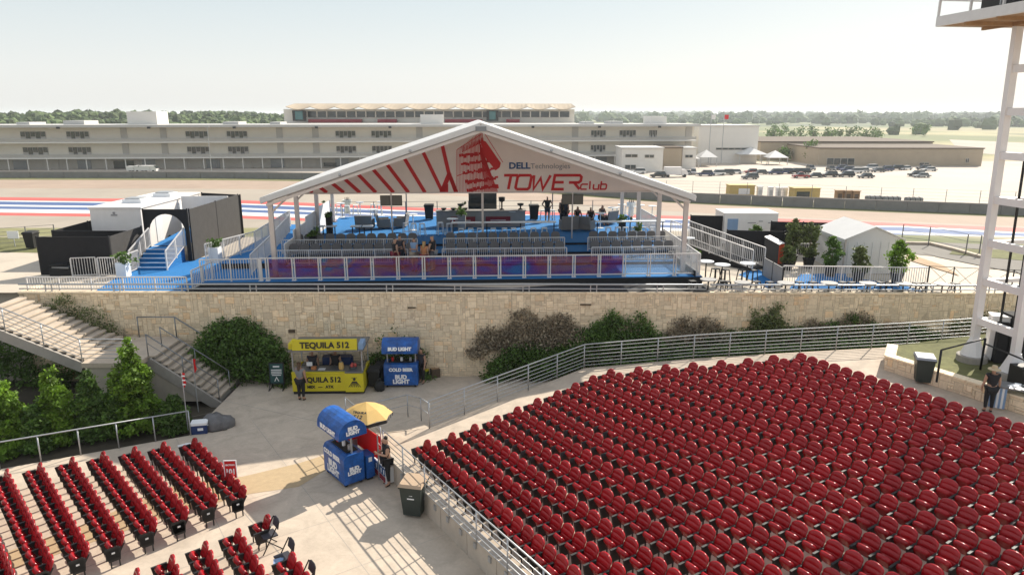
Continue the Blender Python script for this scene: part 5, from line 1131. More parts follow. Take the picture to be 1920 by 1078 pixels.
def fpanel(label, pts, z0f, h, m='black_cloth', name='screen_fence', step=2.4):
    t = thing(name, label, 'fence', pts[0]); pp = walk([Vector(p) for p in pts], step)
    for a, c in zip(pp, pp[1:]):
        q = MB(); za, zc = z0f(a), z0f(c); q.bar(Vector((a.x, a.y, za+h/2)), Vector((c.x, c.y, zc+h/2)), .04, h-.02); q.build('panel', m, t, world=True)
    for a in pp: q = MB(); q.bar((a.x, a.y, z0f(a)), (a.x, a.y, z0f(a)+h+.03), .06); q.build('post', 'black_metal', t, world=True)
    return t
zt_ = lambda p: zT(p.x)
fpanel('black fabric fence behind the potted trees, left of the small white tent', [(15.4, 41.8, 0), (19.2, 41.8, 0)], zt_, 2.0); fpanel('black fabric fence below the white trailer on the right', [(12.2, 39.8, 0), (15.4, 39.6, 0)], zt_, 1.75); fpanel('short black fence between the ramp and the white trailer', [(11.2, 44.2, 0), (13.3, 44.2, 0)], zt_, 1.95)
tr = thing('white_trailer', 'small white trailer with blue lettering behind the black fence right of the tent', 'trailer', P(1345, 440, 3.7), -.02); p0 = Vector((13.2, 43.8, 3.7)); tr.location = p0; W[tr.name] = (p0, -.02)
q = MB(); q.bb(0, 3.3, 0, 2.2, .3, 2.15); q.build('body', 'white_paint', tr); q = MB(); q.bb(-.03, 3.33, -.03, 2.23, 2.15, 2.2); q.build('roof', 'white_paint', tr); q = MB(); q.bb(.2, .85, -.02, 0, 1.15, 1.85); q.build('logo_panel', 'cloth_blue', tr)
for x in (.7, 2.4): q = MB(); q.tube([(x, -.02, .32), (x, .2, .32)], .32, 12); q.build('wheel', 'rubber', tr)
for k, (x, w_) in enumerate(((1.7, .5), (2.25, .25), (2.8, .2))): q = MB(); q.box(x, -.01, 1.6+.1*(k % 2), w_, .02, .05); q.build('print_line', 'print_grey', tr)
sm = thing('small_tent', 'small white gabled tent with closed walls on the right of the terrace', 'tent', (17.5, 36.7, zT(17.5))); tz = zT(17.5); w_, d_, e_, k_ = 2.95, 3.5, 5.5-tz, 6.1-tz
q = MB(); q.bb(.02, w_-.02, .02, .05, 0, e_); f = q.build('front_wall', 'tent_white', sm)
q = MB(); q.slab([(.02, .02, e_+.002), (w_-.02, .02, e_+.002), (w_/2, .02, k_)], .03); q.build('gable', 'tent_white', sm)
for i in range(7): q = MB(); q.tube([(.2+i*.42, .012, .05), (.2+i*.42+rnd.uniform(-.04, .04), .012, e_-.15)], .02, 4); q.build('fold', 'tent_white', f)
for x in (0, w_): q = MB(); q.bb(x-.02 if x else x+.0, x if x else x+.03, .03, d_, 0, e_); q.build('side_wall', 'tent_white', sm); q = MB(); q.bar((x, 0, 0), (x, 0, e_), .07); q.build('corner_pole', 'tent_frame', sm)
q = MB(); q.bb(0.03, w_-.03, d_-.03, d_, 0, e_); q.build('back_wall', 'tent_white', sm)
for s_ in (0, 1):
    x0 = -.12 if s_ == 0 else w_+.12; pts = [(w_/2, -.12, k_+.05), (x0, -.12, e_-.02), (x0, d_+.12, e_-.02), (w_/2, d_+.12, k_+.05)]
    q = MB(); q.slab(pts if s_ == 0 else pts[::-1], .04); q.build('roof', 'tent_white', sm)
    q = MB(); q.bar((x0, -.12, e_-.09), (x0, d_+.12, e_-.09), .03, .16); q.build('valance', 'tent_white', sm)
ZT = lambda x, y: zT(x)
for u, v, h, r_, lf, lb_ in ((1413, 480, 1.75, .52, 'leaf_dark', 'upright potted tree nearest the foot of the ramp'), (1455, 476, 1.5, .45, 'leaf_olive', 'small potted tree behind the black totem'), (1483, 496, 2.5, .5, 'leaf_olive', 'tall thin potted tree with olive leaves right of the black totem'), (1476, 506, 1.25, .4, 'leaf_olive', 'short yellowish potted shrub at the right foot of the black totem'), (1515, 502, 2.45, .55, 'leaf_olive', 'sparse potted tree in a big black tub left of the small white tent'), (1556, 518, 2.0, .55, 'leaf_dark', 'bushy potted tree in front of the left corner of the small tent'), (1608, 528, 1.75, .5, 'leaf_olive', 'thin greyish potted tree in front of the small tent'), (1680, 531, 2.1, .58, 'leaf_bright', 'bright green potted tree at the right corner of the small tent')):
    tree('potted_tree', lb_, PF(u, v, ZT), h*1.0, r_*1.1, lf, 2200, .14, .28, pot=.62, seed=u)
tm = thing('advertising_totem', 'black box shaped totem with an orange side on the terrace', 'totem', PF(1448, 500, ZT), -.8); q = MB(); q.add([(-.42, -.3, 0), (.42, -.3, 0), (.42, .3, 0), (-.42, .3, 0), (-.42, -.3, 1.62), (.42, -.3, 1.3), (.42, .3, 1.3), (-.42, .3, 1.62)], [(3, 2, 1, 0), (4, 5, 6, 7), (0, 1, 5, 4), (1, 2, 6, 5), (2, 3, 7, 6), (3, 0, 4, 7)]); q.build('body', 'scrim', tm)
q = MB(); q.bb(.421, .45, -.28, .28, .25, 1.28); q.build('orange_side', 'orange', tm); q = MB(); q.bar((-.44, 0, 1.645), (.44, 0, 1.32), .64, .04); q.build('top', 'white_paint', tm)
picket_rail('picket_railing', 'white picket railing across the right terrace in front of the small tent', [PF(1466, 537, ZT), PF(1737, 540, ZT)], 1.0, 1.55)
picket_rail('picket_railing', 'short white picket railing behind the potted trees', [PF(1492, 486, ZT), PF(1532, 486, ZT)], .9, 1.2)
t = fpanel('thin see-through panel fence leading off from the foot of the ramp', [PF(1430, 516, ZT), PF(1466, 538, ZT)], zt_, .95, 'counter_grey', step=1.2)
bf = thing('mesh_barrier', 'black metal barrier fence with crossed wires right of the small tent', 'fence', PF(1737, 541, ZT)); pp = walk([PF(1737, 541, ZT), PF(1830, 546, ZT), PF(1960, 552, ZT)], 1.3)
for p in pp: q = MB(); q.bar(p, p+U*1.15, .04); q.build('post', 'black_metal', bf, world=True)
for a, c in zip(pp, pp[1:]):
    q = MB(); q.tube([a+U*.1, c+U*1.1], .01, 4); q.tube([a+U*1.1, c+U*.1], .01, 4); q.tube([a+U*1.12, c+U*1.12], .014, 4); q.build('wires', 'black_metal', bf, world=True, kind='stuff')
wire_fence('mesh_fence', 'leaning post and wire fence on the slope beyond the terrace at right', [PF(1690, 456, gr(0)), PF(1740, 462, gr(0)), PF(1810, 478, gr(0)), PF(1835, 480, gr(0))], 1.3, 2.4, 3)
kb = thing('kerb', 'pale concrete kerb crossing the slope right of the small tent', 'kerb', PF(1660, 452, gr(0))); pk = [PF(u, v, gr(.1)) for u, v in ((1640, 455), (1745, 457), (1790, 468), (1840, 482))]
for a, c in zip(pk, pk[1:]): q = MB(); q.bar(a, c, .3, .2); q.build('kerb_stone', 'concrete', kb, world=True)
b = MB()
for uv in (((1480, 541), (1500, 514), (1585, 512), (1600, 541)), ((1595, 541), (1590, 520), (1690, 533), (1730, 546)), ((1385, 515), (1415, 502), (1470, 530), (1440, 540))): b.poly([PF(u, v, lambda x, y: zT(x)+.012) for u, v in uv][::-1])
b.build('blue_carpet', 'blue_carpet', kind='structure')
sg = stool_proto(.45, 'black_metal')
for k, (u, v, h) in enumerate(((1327, 545, .75), (1391, 546, .6), (1472, 547, .6), (1553, 547, .6), (1625, 547, .6), (1692, 548, .6), (1765, 549, .6))):
    p = PF(u, v, ZT); table(f'low round white topped table on black leg behind the terrace rail, {["first", "second", "third", "fourth", "fifth", "sixth", "seventh"][k]} from the tent', p, .78, .78, h*.75, rnd_=True, name='terrace_table', m='counter_grey')  # shade on the white tops is put into their grey colour
    for dx in (-.7, .7): sg((p.x+dx, p.y+.15, p.z), .3, 'low black stool beside the small terrace tables', 'low black stools on the right terrace')
for u, v, lb_ in ((1322, 520, 'high round table close to the right corner of the deck'), (1352, 527, 'high round table beside the black skirt of the ramp'), (1399, 524, 'high round table at the foot of the ramp')):
    table(lb_, PF(u, v+6, ZT), .75, .75, 1.0, rnd_=True)
s2 = stool_proto(.75, 'black_metal')
for u, v in ((1358, 533), (1340, 531), (1410, 534), (1390, 533)): s2(PF(u, v, ZT), .4, 'black bar stool beside the high tables near the ramp', 'black stools by the ramp')

# ================================================================== LEFT HOSPITALITY CORNER
z4 = lambda p: 4.0
fpanel('black fabric fence panel facing the camera at the far left', [(-23.7, 34.9, 0), (-20.1, 34.9, 0)], z4, 1.95, step=3.7)
fpanel('grey lit side of the black fabric fence left of the arch', [(-20.1, 34.95, 0), (-20.15, 38.2, 0)], z4, 1.95, 'scrim', step=3.3)  # light on this side put into a paler grey than the black cloth
fpanel('black fabric fence behind the front panel, in front of the white trailer', [(-24.5, 37.4, 0), (-20.2, 37.4, 0)], z4, 1.85, step=4.4); fpanel('black fabric fence running back along the left of the trailer', [(-24.5, 37.5, 0), (-24.6, 44, 0)], z4, 1.85, step=3.3)
fpanel('tall dark grey fabric wall right of the arch', [(-17.55, 38.4, 0), (-17.6, 45.6, 0)], z4, 2.86, 'scrim', step=3.6); fpanel('tall black fabric wall behind the right end of the trailer', [(-20.6, 47.2, 0), (-17.6, 46.0, 0)], z4, 2.8, step=3.4)
ar = thing('arch_wall', 'black fabric wall with a round topped white archway above blue steps', 'arch', (-18.8, 38.3, 4.0)); x0, x1, zt0 = -20.0, -17.6, 6.86; cx = -18.8; rA = .98
q = MB(); N = 14; arc = [(cx+rA*math.cos(math.pi*i/N), 5.62+rA*math.sin(math.pi*i/N)) for i in range(N+1)]
for i in range(N):
    (xa, za), (xb, zb) = arc[i], arc[i+1]; q.add([(xa, 38.3, za), (xb, 38.3, zb), (xb, 38.3, zt0), (xa, 38.3, zt0), (xa, 38.36, za), (xb, 38.36, zb), (xb, 38.36, zt0), (xa, 38.36, zt0)], [(0, 1, 2, 3), (7, 6, 5, 4), (0, 4, 5, 1), (2, 6, 7, 3)])
q.bb(x0, cx-rA, 38.3, 38.36, 4.0, zt0); q.bb(cx+rA, x1, 38.3, 38.36, 4.0, zt0); q.build('panel', 'black_cloth', ar, world=True)
for s_ in (x0, x1): q = MB(); q.bar((s_, 38.28, 4), (s_, 38.28, zt0+.05), .06); q.build('post', 'black_metal', ar, world=True)
stp = thing('carpet_steps', 'blue carpeted steps with white railings leading up to the arch', 'steps', (-18.8, 36.2, 4.0))
for i in range(5): q = MB(); q.bb(-19.65, -17.95, 36.0+i*.36, 38.25, 4.0+i*.17, 4.17+i*.17-.012); q.build('step', 'blue_carpet', stp, world=True); q = MB(); q.bb(-19.66, -17.94, 35.985+i*.36, 36.0+i*.36, 4.13+i*.17, 4.165+i*.17); q.build('step_edge', 'print_white', stp, world=True)
picket_rail('picket_railing', 'white picket railing on the left of the blue steps', [(-19.75, 35.9, 4.0), (-19.75, 38.2, 4.85)], 1.0, 1.2); picket_rail('picket_railing', 'white picket railing on the right of the blue steps', [(-17.85, 35.9, 4.0), (-17.85, 38.2, 4.85)], 1.0, 1.2)
q = MB(); q.add([(-19.72, 38.37, 4.86), (-17.88, 38.37, 4.86), (-17.88, 44, 5.3), (-19.72, 44, 5.3)], [(0, 1, 2, 3)]); q.add([(-19.72, 38.37, 4.0), (-17.88, 38.37, 4.0), (-17.88, 44, 4.0), (-19.72, 44, 4.0)], [(3, 2, 1, 0)]); t = thing('inner_ramp', 'blue carpet ramp seen through the arch', 'ramp', (-18.8, 38.4, 4.86)); q.build('carpet', 'blue_carpet', t, world=True)
tl = thing('restroom_trailer', 'big white trailer with two roof air conditioners behind the black fences', 'trailer', (-23.6, 39.5, 4.0))
q = MB(); q.bb(0, 2.85, 0, 7.7, .35, 2.75); q.build('body', 'white_paint', tl); q = MB(); q.bb(-.06, 2.91, -.06, 7.76, 2.75, 2.83); q.build('roof', 'white_paint', tl)
for x, y in ((1.5, 2.2), (1.7, 5.4)):
    q = MB(); q.bb(x-.55, x+.55, y-.5, y+.5, 2.83, 3.05); c = q.build('air_conditioner', 'white_plastic', tl); q = MB(); q.bb(x-.42, x+.42, y-.4, y+.4, 3.05, 3.12); q.build('grille', 'galv', c)
q = MB(); q.box(1.35, -.02, 2.38, .35, .02, .06); q.build('logo', 'print_grey', tl); q = MB(); q.box(1.35, -.02, 2.5, .12, .02, .12); q.build('logo', 'print_grey', tl)
for y in (3.0, 3.9, 4.8): q = MB(); q.tube([(2.87, y, .4), (2.6, y, .4)], .36, 12); q.build('wheel', 'rubber', tl)
for y in (1.5, 4.5): q = MB(); q.bb(2.85, 2.88, y, y+.8, .6, 2.5); q.build('door', 'white_plastic', tl)
t = thing('arch_backdrop', 'white wall panel seen through the arch', 'panel', (-20.0, 44.2, 4.0)); q = MB(); q.bb(-20.6, -17.7, 44.2, 44.3, 4.0, 6.9); q.build('panel', 'white_paint', t, world=True)
b = MB(); b.poly([P(u, v, 4.014) for u, v in ((180, 545), (215, 522), (245, 508), (395, 480), (430, 492), (385, 540), (360, 546))]); b.build('blue_carpet', 'blue_carpet', kind='structure')
for (u0, v0, u1, v1, lb_) in ((137, 520, 183, 518, 'left one of two slanted white crowd barriers at the far left'), (187, 519, 228, 519, 'right one of two white crowd barriers, beside the leafy tub')):
    picket_rail('crowd_barrier', lb_, [P(u0, v0, 4.0), P(u1, v1, 4.0)], .95, 1.5)
picket_rail('picket_railing', 'low white picket railing along the wall edge at the far left, before the blue carpet', [P(53, 545, 4.0), P(352, 545, 4.0)], .62, 1.45)
picket_rail('picket_railing', 'white picket railing between the leafy tub and the blue steps', [P(228, 520, 4.0), P(262, 505, 4.0)], 1.0, 1.4)
picket_rail('picket_railing', 'short white picket railing at the left corner of the deck, turning to the steps', [P(362, 544, 4.0), P(400, 526, 4.1)], .9, .9)
bin_('dark bin standing on the verge at the far left edge', P(62, 466, 4.0), 0, 'rubber', 'rubber', 1.0)
wire_fence('mesh_fence', 'thin mesh fence with a white notice at the far left edge', [P(-60, 468, 4.0), P(105, 455, 4.0)], 1.15, 1.6, 5)
t = thing('fence_notice', 'blank looking white notice board on the mesh fence at far left', 'sign', P(29, 463, 4.0)); q = MB(); q.box(0, -.05, .75, .68, .03, .45); q.build('board', 'print_white', t); q = MB(); q.box(0, -.02, .4, .04, .04, .8); q.build('post', 'galv', t)
for u, v, lb_ in ((118, 517, 'heap of black stacked trays beside the front fence panel'), ): t = thing('stacked_trays', lb_, 'trays', P(u, v, 4.0)); [MB_ for MB_ in ()]; q = MB(); q.box(0, 0, .2, 1.0, .5, .4, .2); q.build('tray', 'rubber', t); q = MB(); q.box(.1, 0, .46, .9, .5, .08, -.1); q.build('tray', 'steel_grey', t); q = MB(); q.box(-.1, 0, .56, .8, .4, .06, .3); q.build('tray', 'rubber', t)

# ================================================================== PLAZA: stalls, signs, people
def at2(u, v, z=0): return P(u, v, z)
def lt(s, size, x, y, z, parent, m, rz_=0, xs=1., bold=.006, tilt=0, name='lettering'):
    """lettering lying on a front face (-y side) of a thing, local coordinates; tilt leans the face back"""
    o = text(s, size, (0, 0, 0), (1, 0, 0), (0, math.sin(tilt), math.cos(tilt)), m, None, xs=xs, bold=bold, name=name); o.parent = parent; o.location = (x, y, z); o.rotation_euler = (0, 0, rz_); return o
# yellow drinks stall
ks = thing('drinks_stall', 'yellow drinks stall with black lettering and roof sign against the stone wall', 'stall', (-8.0, 29.0, 0), R(2)); L_ = 1.55
q = MB(); q.bb(-L_, .75, 0, .12, .14, .95); q.build('front_panel', 'kiosk_yellow', ks); q = MB(); q.bb(.76, L_, -.12, .1, .14, .98); cp = q.build('corner_panel', 'kiosk_yellow', ks)
q = MB(); q.bb(L_-.1, L_, .1, 1.7, .14, .95); q.build('side_panel', 'kiosk_yellow', ks); q = MB(); q.bb(-L_, -L_+.1, .12, 1.7, .14, .95); q.build('side_panel', 'kiosk_yellow', ks)
q = MB(); q.bb(-L_, .75, -.04, .5, .96, 1.02); q.build('counter_edge', 'kiosk_yellow', ks); q = MB(); q.bb(-L_+.05, L_-.02, .08, .75, 1.021, 1.05); q.bb(.76, L_, -.12, .08, 1.0, 1.05); q.build('countertop', 'steel_grey', ks)
q = MB(); q.bb(-L_+.02, L_-.02, 0.05, 1.7, .0, .14); q.build('plinth', 'rubber', ks)
q = MB(); q.bb(-L_+.1, L_-.1, 1.3, 1.7, .2, .9); q.build('back_counter', 'steel_grey', ks)
for x in (-L_+.06, L_-.06):
    for y in (.1, 1.6): q = MB(); q.bar((x, y, .9), (x, y, 2.05), .05); q.build('roof_post', 'galv', ks)
q = MB(); q.bb(-L_-.05, L_+.05, -.15, 1.75, 2.0, 2.06); q.build('roof', 'steel_grey', ks)
q = MB(); q.add([(-L_+.15, -.16, 2.07), (L_-.2, -.16, 2.07), (L_-.2, -.12, 2.52), (-L_+.15, -.12, 2.52), (-L_+.15, 0, 2.07), (L_-.2, 0, 2.07), (L_-.2, 0, 2.52), (-L_+.15, 0, 2.52)], [(0, 1, 2, 3), (4, 7, 6, 5), (1, 5, 6, 2), (0, 3, 7, 4), (3, 2, 6, 7)]); sg_ = q.build('roof_sign', 'kiosk_yellow', ks)
q = MB(); q.bb(-L_-.05, -L_+.1, 0, .7, 2.06, 2.32); q.build('roof_sign_side', 'kiosk_yellow', ks); q = MB(); q.bb(L_-.15, L_+.05, -.1, .6, 2.06, 2.34); q.build('roof_sign_side', 'cloth_blue', ks)
lt('TEQUILA 512', .36, -.02, -.16, 2.28, ks, 'print_black', bold=.012, xs=1.0, tilt=.09); lt('TEQUILA 512', .33, -.35, -.012, .66, ks, 'print_black', bold=.012, xs=.95); lt('MEX   —   ATX', .17, -.35, -.012, .34, ks, 'print_black', bold=.008)
q = MB(); AX = Vector((1, 0, 0)); AZ = Vector((0, 0, 1)); og = Vector((1.16, -.126, 0))
for k in (-3, -2, -1, 0, 1, 2, 3): ribbon(q, [(k*.025, .62), (k*.085, .36)], .03, og, AX, AZ, -.008)
q.ball((1.16, -.13, .72), .06, 8, 5); ribbon(q, [(-.12, .79), (.12, .79)], .02, og, AX, AZ, -.008); q.build('agave_emblem', 'print_black', ks)
for x, m, h in ((-.1, 'print_navy', .1), (.35, 'print_white', .14), (.6, 'print_navy', .12)): q = MB(); q.bb(x-.22, x+.22, 1.35, 1.65, .9, .95+h*2); q.build('cooler', 'cooler_blue' if m == 'print_navy' else 'print_white', ks)
q = MB(); q.bb(-.5, .75, 1.25, 1.68, .9, 1.25); q.build('cooler', 'cooler_blue', ks)
stall_people = [(-8.9, 29.95, .25, 'cloth_dark', 'hair_brown', 'person behind the yellow stall counter with brown hair, at its left end'), (-7.9, 30.05, -.2, 'cloth_black', 'hair_dark', 'person in black with white cap behind the yellow stall, in the middle')]
for x, y, rz, c, hc, lb_ in stall_people: person(lb_, (x, y, 0), rz, c, 'cloth_black', hc, hat=None)
def small(name, label, cat, loc, parts, rz=0):
    t = thing(name, label, cat, loc, rz)
    for nm, m, fn in parts: q = MB(); fn(q); q.build(nm, m, t, smooth=False)
    return t
kl = lambda x, y, z: tuple(Vector((-8.0, 29.0, 0))+Vector((x*math.cos(R(2))-y*math.sin(R(2)), x*math.sin(R(2))+y*math.cos(R(2)), z)))
small('drink_jar', 'yellow drink jar on the counter of the yellow stall', 'jar', kl(.55, .25, 1.05), [('jar', 'umbrella_yellow', lambda q: q.lathe([(0, 0), (.1, 0), (.12, .1), (.1, .3), (.05, .34), (0, .34)], 12)), ('lid', 'steel_grey', lambda q: q.cyl(0, 0, .34, .38, .06, 10))])
small('fruit_bowl', 'red fruit basket at the right end of the yellow stall', 'basket', kl(1.05, .35, 1.05), [('basket', 'steel_grey', lambda q: q.lathe([(0, 0), (.14, 0), (.22, .12), (.2, .12), (.12, .02), (0, .02)], 12)), ('fruit', 'track_red', lambda q: [q.ball((math.cos(k*2.1)*.09, math.sin(k*2.1)*.09, .12+.06*(k % 2)), .065, 7, 5) for k in range(6)])])
small('paper_stack', 'white and red papers lying on the yellow stall counter', 'papers', kl(-.3, .3, 1.05), [('sheet', 'print_white', lambda q: q.box(0, 0, .01, .3, .22, .02)), ('box', 'cloth_orange', lambda q: q.box(-.35, 0, .06, .2, .18, .12))])
small('point_of_sale', 'pale tablet stand left of the papers on the yellow stall', 'tablet', kl(-.85, .35, 1.05), [('stand', 'rubber', lambda q: q.bar((0, .05, 0), (0, .05, .2), .03)), ('screen', 'print_white', lambda q: q.box(0, .02, .22, .25, .03, .18))])
person('person with long brown hair and dark jeans seen from behind at the yellow stall', tuple(P(566, 750, 0)), 2.9, 'cloth_grey', 'cloth_black', 'hair_brown', long_hair=True, h=1.0, pose=dict(el=(.25, -.1, 1.14), wl=(.12, -.32, 1.1), fl=(.08, -.38, 1.1)))
# folding black sign
sb = thing('folding_sign', 'black standing sign board with teal print left of the yellow stall', 'sign', P(521, 728, 0), R(3)); q = MB(); q.add([(-.33, -.06, .22), (.33, -.06, .22), (.33, .02, 1.2), (-.33, .02, 1.2), (-.33, .0, .22), (.33, .0, .22), (.33, .08, 1.2), (-.33, .08, 1.2)], [(0, 1, 2, 3), (5, 4, 7, 6), (1, 5, 6, 2), (4, 0, 3, 7), (3, 2, 6, 7), (0, 4, 5, 1)]); q.build('board', 'black_metal', sb)
q = MB(); q.add([(-.28, -.062, .28), (.28, -.062, .28), (.28, .012, 1.15), (-.28, .012, 1.15)], [(0, 1, 2, 3)]); q.build('poster', 'sign_green', sb)
for k, (w_, z) in enumerate(((.28, 1.03), (.46, .88), (.46, .8), (.46, .72), (.4, .64))): q = MB(); q.box(0, -.065+.075*(z-.28)/.9, z, w_, .012, .035 if k else .06); q.build('print_line', 'print_white', sb)
q = MB(); ribbon(q, [(-.09, .36), (0, .55), (.09, .36)], .035, Vector((0, -.062, 0)), AX, AZ, -.01); q.build('chevron', 'print_white', sb)
for x in (-.3, .3): q = MB(); q.bar((x, -.35, .02), (x, .35, .02), .03); q.bar((x, -.35, .02), (x, 0, .3), .025); q.bar((x, .35, .02), (x, 0, .3), .025); q.build('foot', 'black_metal', sb)
# blue beer cart against the wall
def beer_cart(name, label, loc, rz, Wd, dp_, hb, pole_h, roof_r, texts, flat=True):
    t = thing(name, label, 'cart', loc, rz)
    pr = [(0, .12), (0, hb-.15), (.06, hb-.04), (.15, hb), (dp_, hb), (dp_, .12)]; q = MB(); n = len(pr)
    q.add([(-Wd/2, y, z) for y, z in pr]+[(Wd/2, y, z) for y, z in pr], [tuple(range(n)), tuple(range(2*n-1, n-1, -1))]+[(i, n+i, n+(i+1) % n, (i+1) % n) for i in range(n)]); q.build('body', 'bud_blue', t)
    for x in (-Wd/2+.12, Wd/2-.12):
        for y in (.1, dp_-.1): q = MB(); q.tube([(x-.03, y, .07), (x+.03, y, .07)], .07, 10); q.build('wheel', 'rubber', t)
        q = MB(); q.bar((x, dp_*.5, hb), (x, dp_*.5, pole_h+.1), .05); q.build('canopy_post', 'galv', t)
    N = 10; arc = [(dp_*.5-roof_r*math.cos(math.pi*i/N), pole_h+roof_r*.95*math.sin(math.pi*i/N)) for i in range(N+1)]
    arc = [(arc[0][0], pole_h-.12)]+arc+[(arc[-1][0], pole_h-.12)]; n = len(arc); q = MB(); W2 = Wd/2+.04
    q.add([(-W2, y, z) for y, z in arc]+[(W2, y, z) for y, z in arc], [(i+1, i, n+i, n+i+1) for i in range(n-1)]+[tuple(range(n)), tuple(range(2*n-1, n-1, -1)), (0, n-1, 2*n-1, n)]); q.build('canopy', 'bud_blue', t, smooth=False)
    q = MB(); q.bb(-Wd/2+.2, Wd/2-.2, dp_*.3, dp_-.1, hb, hb+.03); q.build('ice_well', 'rubber', t)
    for k in range(3): q = MB(); q.cyl(-Wd/2+.35+k*(Wd-.7)/2, dp_*.55, hb+.02, hb+.2, .06, 8); q.build('can', ('print_red', 'print_white', 'galv')[k % 3], t)
    return t
bc = beer_cart('beer_cart', 'blue beer cart with curved blue canopy standing at the stone wall', (-4.95, 29.75, 0), R(1), 1.5, .75, 1.1, 1.75, .5, None)
lt('COLD BEER', .2, 0, -.012, .84, bc, 'print_white', bold=.012); lt('BUD', .26, 0, -.012, .5, bc, 'print_white', bold=.016); lt('LIGHT', .26, 0, -.012, .28, bc, 'print_white', bold=.016); lt('BUD LIGHT', .2, 0, -.14, 1.85, bc, 'print_white', bold=.014, tilt=.35)
bf_ = beer_cart('beer_cart', 'blue beer cart with barrel shaped canopy in the middle of the plaza', tuple(P(603, 892, 0)), R(-50), 1.5, .72, 1.12, 1.85, .5, None)
bf_.location = P(622, 903, 0)+Vector((.08, .1, 0))
lt('COLD BEER', .22, -.1, -.012, .9, bf_, 'print_white', bold=.012); lt('BUD', .3, -.05, -.012, .58, bf_, 'print_white', bold=.018); lt('LIGHT', .3, -.05, -.012, .32, bf_, 'print_white', bold=.018); lt('BUD LIGHT', .21, 0, -.15, 1.87, bf_, 'print_white', bold=.014)
for s_, z in (('BUD', .62), ('LIGHT', .48)):
    o = lt(s_, .17, .76, .36, z, bf_, 'print_white', bold=.012, rz_=math.pi/2)
for s_, z in (('BUD', 2.05), ('LIGHT', 1.9)): lt(s_, .17, .8, .36, z, bf_, 'print_white', bold=.012, rz_=math.pi/2)
cR = lambda x, y, z=0: tuple(Vector(bf_.location)+Vector((x*math.cos(R(-50))-y*math.sin(R(-50)), x*math.sin(R(-50))+y*math.cos(R(-50)), z)))
small('cooler_box', 'tall narrow blue box attached behind the front beer cart, by its right post', 'cooler', cR(.5, .95), [('body', 'bud_blue', lambda q: q.box(0, 0, .5, .5, .3, .8)), ('print', 'print_white', lambda q: q.box(.255, 0, .75, .01, .12, .16)), ('wheel', 'rubber', lambda q: q.box(0, 0, .06, .4, .2, .1))], R(-50))
small('red_tray', 'red plastic tray with white towel at the back of the front beer cart', 'tray', cR(-.75, .95, 0), [('stand', 'galv', lambda q: q.box(0, 0, .55, .5, .4, 1.0)), ('tray', 'print_red', lambda q: q.box(0, 0, 1.1, .75, .5, .1)), ('towel', 'print_white', lambda q: q.box(.1, .02, 1.18, .4, .3, .06, .3))], R(-50))
small('red_banner', 'red fabric side panel hanging behind the front beer cart', 'banner', cR(.15, 1.15, 0), [('cloth', 'print_red', lambda q: q.bb(-.75, .75, 0, .04, .75, 1.6)), ('pole', 'galv', lambda q: q.bar((.75, .02, 0), (.75, .02, 1.6), .04))], R(-50))
bin_('black wheeled bin close to the blue beer cart at the wall', (-6.15, 29.9, 0), 0, 'rubber', 'rubber', .85); bin_('second black bin partly hidden beside the blue beer cart at the wall', (-5.9, 30.5, 0), 0, 'rubber', 'rubber', .9)
t = thing('black_bag', 'black rubbish bag slumped at the left foot of the wall beer cart', 'bag', P(712, 732, 0)); q = MB(); q.ball((0, 0, .2), .24, 10, 6, 1.1, .15); q.build('sack', 'rubber', t, smooth=True); q = MB(); q.cyl(0, 0, .42, .55, .05, 6, .1); q.build('knot', 'rubber', t)
person('person in dark clothes behind the blue beer cart at the wall', (-4.1, 30.3, 0), -.6, 'cloth_dark', 'cloth_black', 'hair_dark', h=.98)
small('yellow_bucket', 'small yellow and black bucket right of the blue beer cart at the wall', 'bucket', P(797, 706, 0), [('tub', 'rubber', lambda q: q.lathe([(0, 0), (.15, 0), (.19, .3), (0, .3)], 10)), ('lid', 'kiosk_yellow', lambda q: q.cyl(0, 0, .3, .36, .19, 10))])
small('brown_box', 'brown carton by the stone wall right of the blue beer cart', 'box', P(816, 706, 0), [('box', 'bark', lambda q: q.box(0, 0, .2, .4, .35, .4, .4)), ('flap', 'plywood', lambda q: q.box(0, 0, .41, .38, .2, .02, .4))])
# umbrella
up = P(692, 868, 0); um = thing('parasol', 'yellow parasol with black lettering and striped edge beside the front beer cart', 'umbrella', up)
q = MB(); q.tube([(0, 0, .1), (0, 0, 2.25)], .022, 8); q.build('pole', 'umbrella_yellow', um); q = MB(); q.lathe([(0, 0), (.26, 0), (.24, .08), (.05, .1), (0, .1)], 14); q.build('base', 'rubber', um)
N = 8; Rr = .9; rim = [(Rr*math.cos(2*math.pi*(k+.3)/N), Rr*math.sin(2*math.pi*(k+.3)/N)) for k in range(N)]
for k in range(N):
    a, c = rim[k], rim[(k+1) % N]; m_ = ((a[0]+c[0])/2*.96, (a[1]+c[1])/2*.96)
    q = MB(); q.add([(0, 0, 2.3), (a[0]*.5, a[1]*.5, 2.12), (c[0]*.5, c[1]*.5, 2.12), (a[0], a[1], 1.84), (m_[0], m_[1], 1.86), (c[0], c[1], 1.84)], [(0, 1, 2), (1, 3, 4), (1, 4, 2), (2, 4, 5)]); pn_ = q.build('canopy_panel', 'umbrella_yellow', um)
    q = MB(); n = 7
    for i in range(n):
        if i % 2 == 0 or 3 < k < 7:
            f0, f1 = i/n, (i+1)/n; A_ = Vector((*a, 1.84)).lerp(Vector((*c, 1.84)), f0)*1.002; B_ = Vector((*a, 1.84)).lerp(Vector((*c, 1.84)), f1)*1.002
            q.add([A_, B_, B_-U*.12, A_-U*.12], [(0, 1, 2, 3)])
    q.build('valance', 'umbrella_yellow' if 3 < k < 7 and False else 'print_black', um)
    q = MB(); q.bar((0, 0, 2.29), (a[0], a[1], 1.83), .015); q.build('rib', 'galv', um)
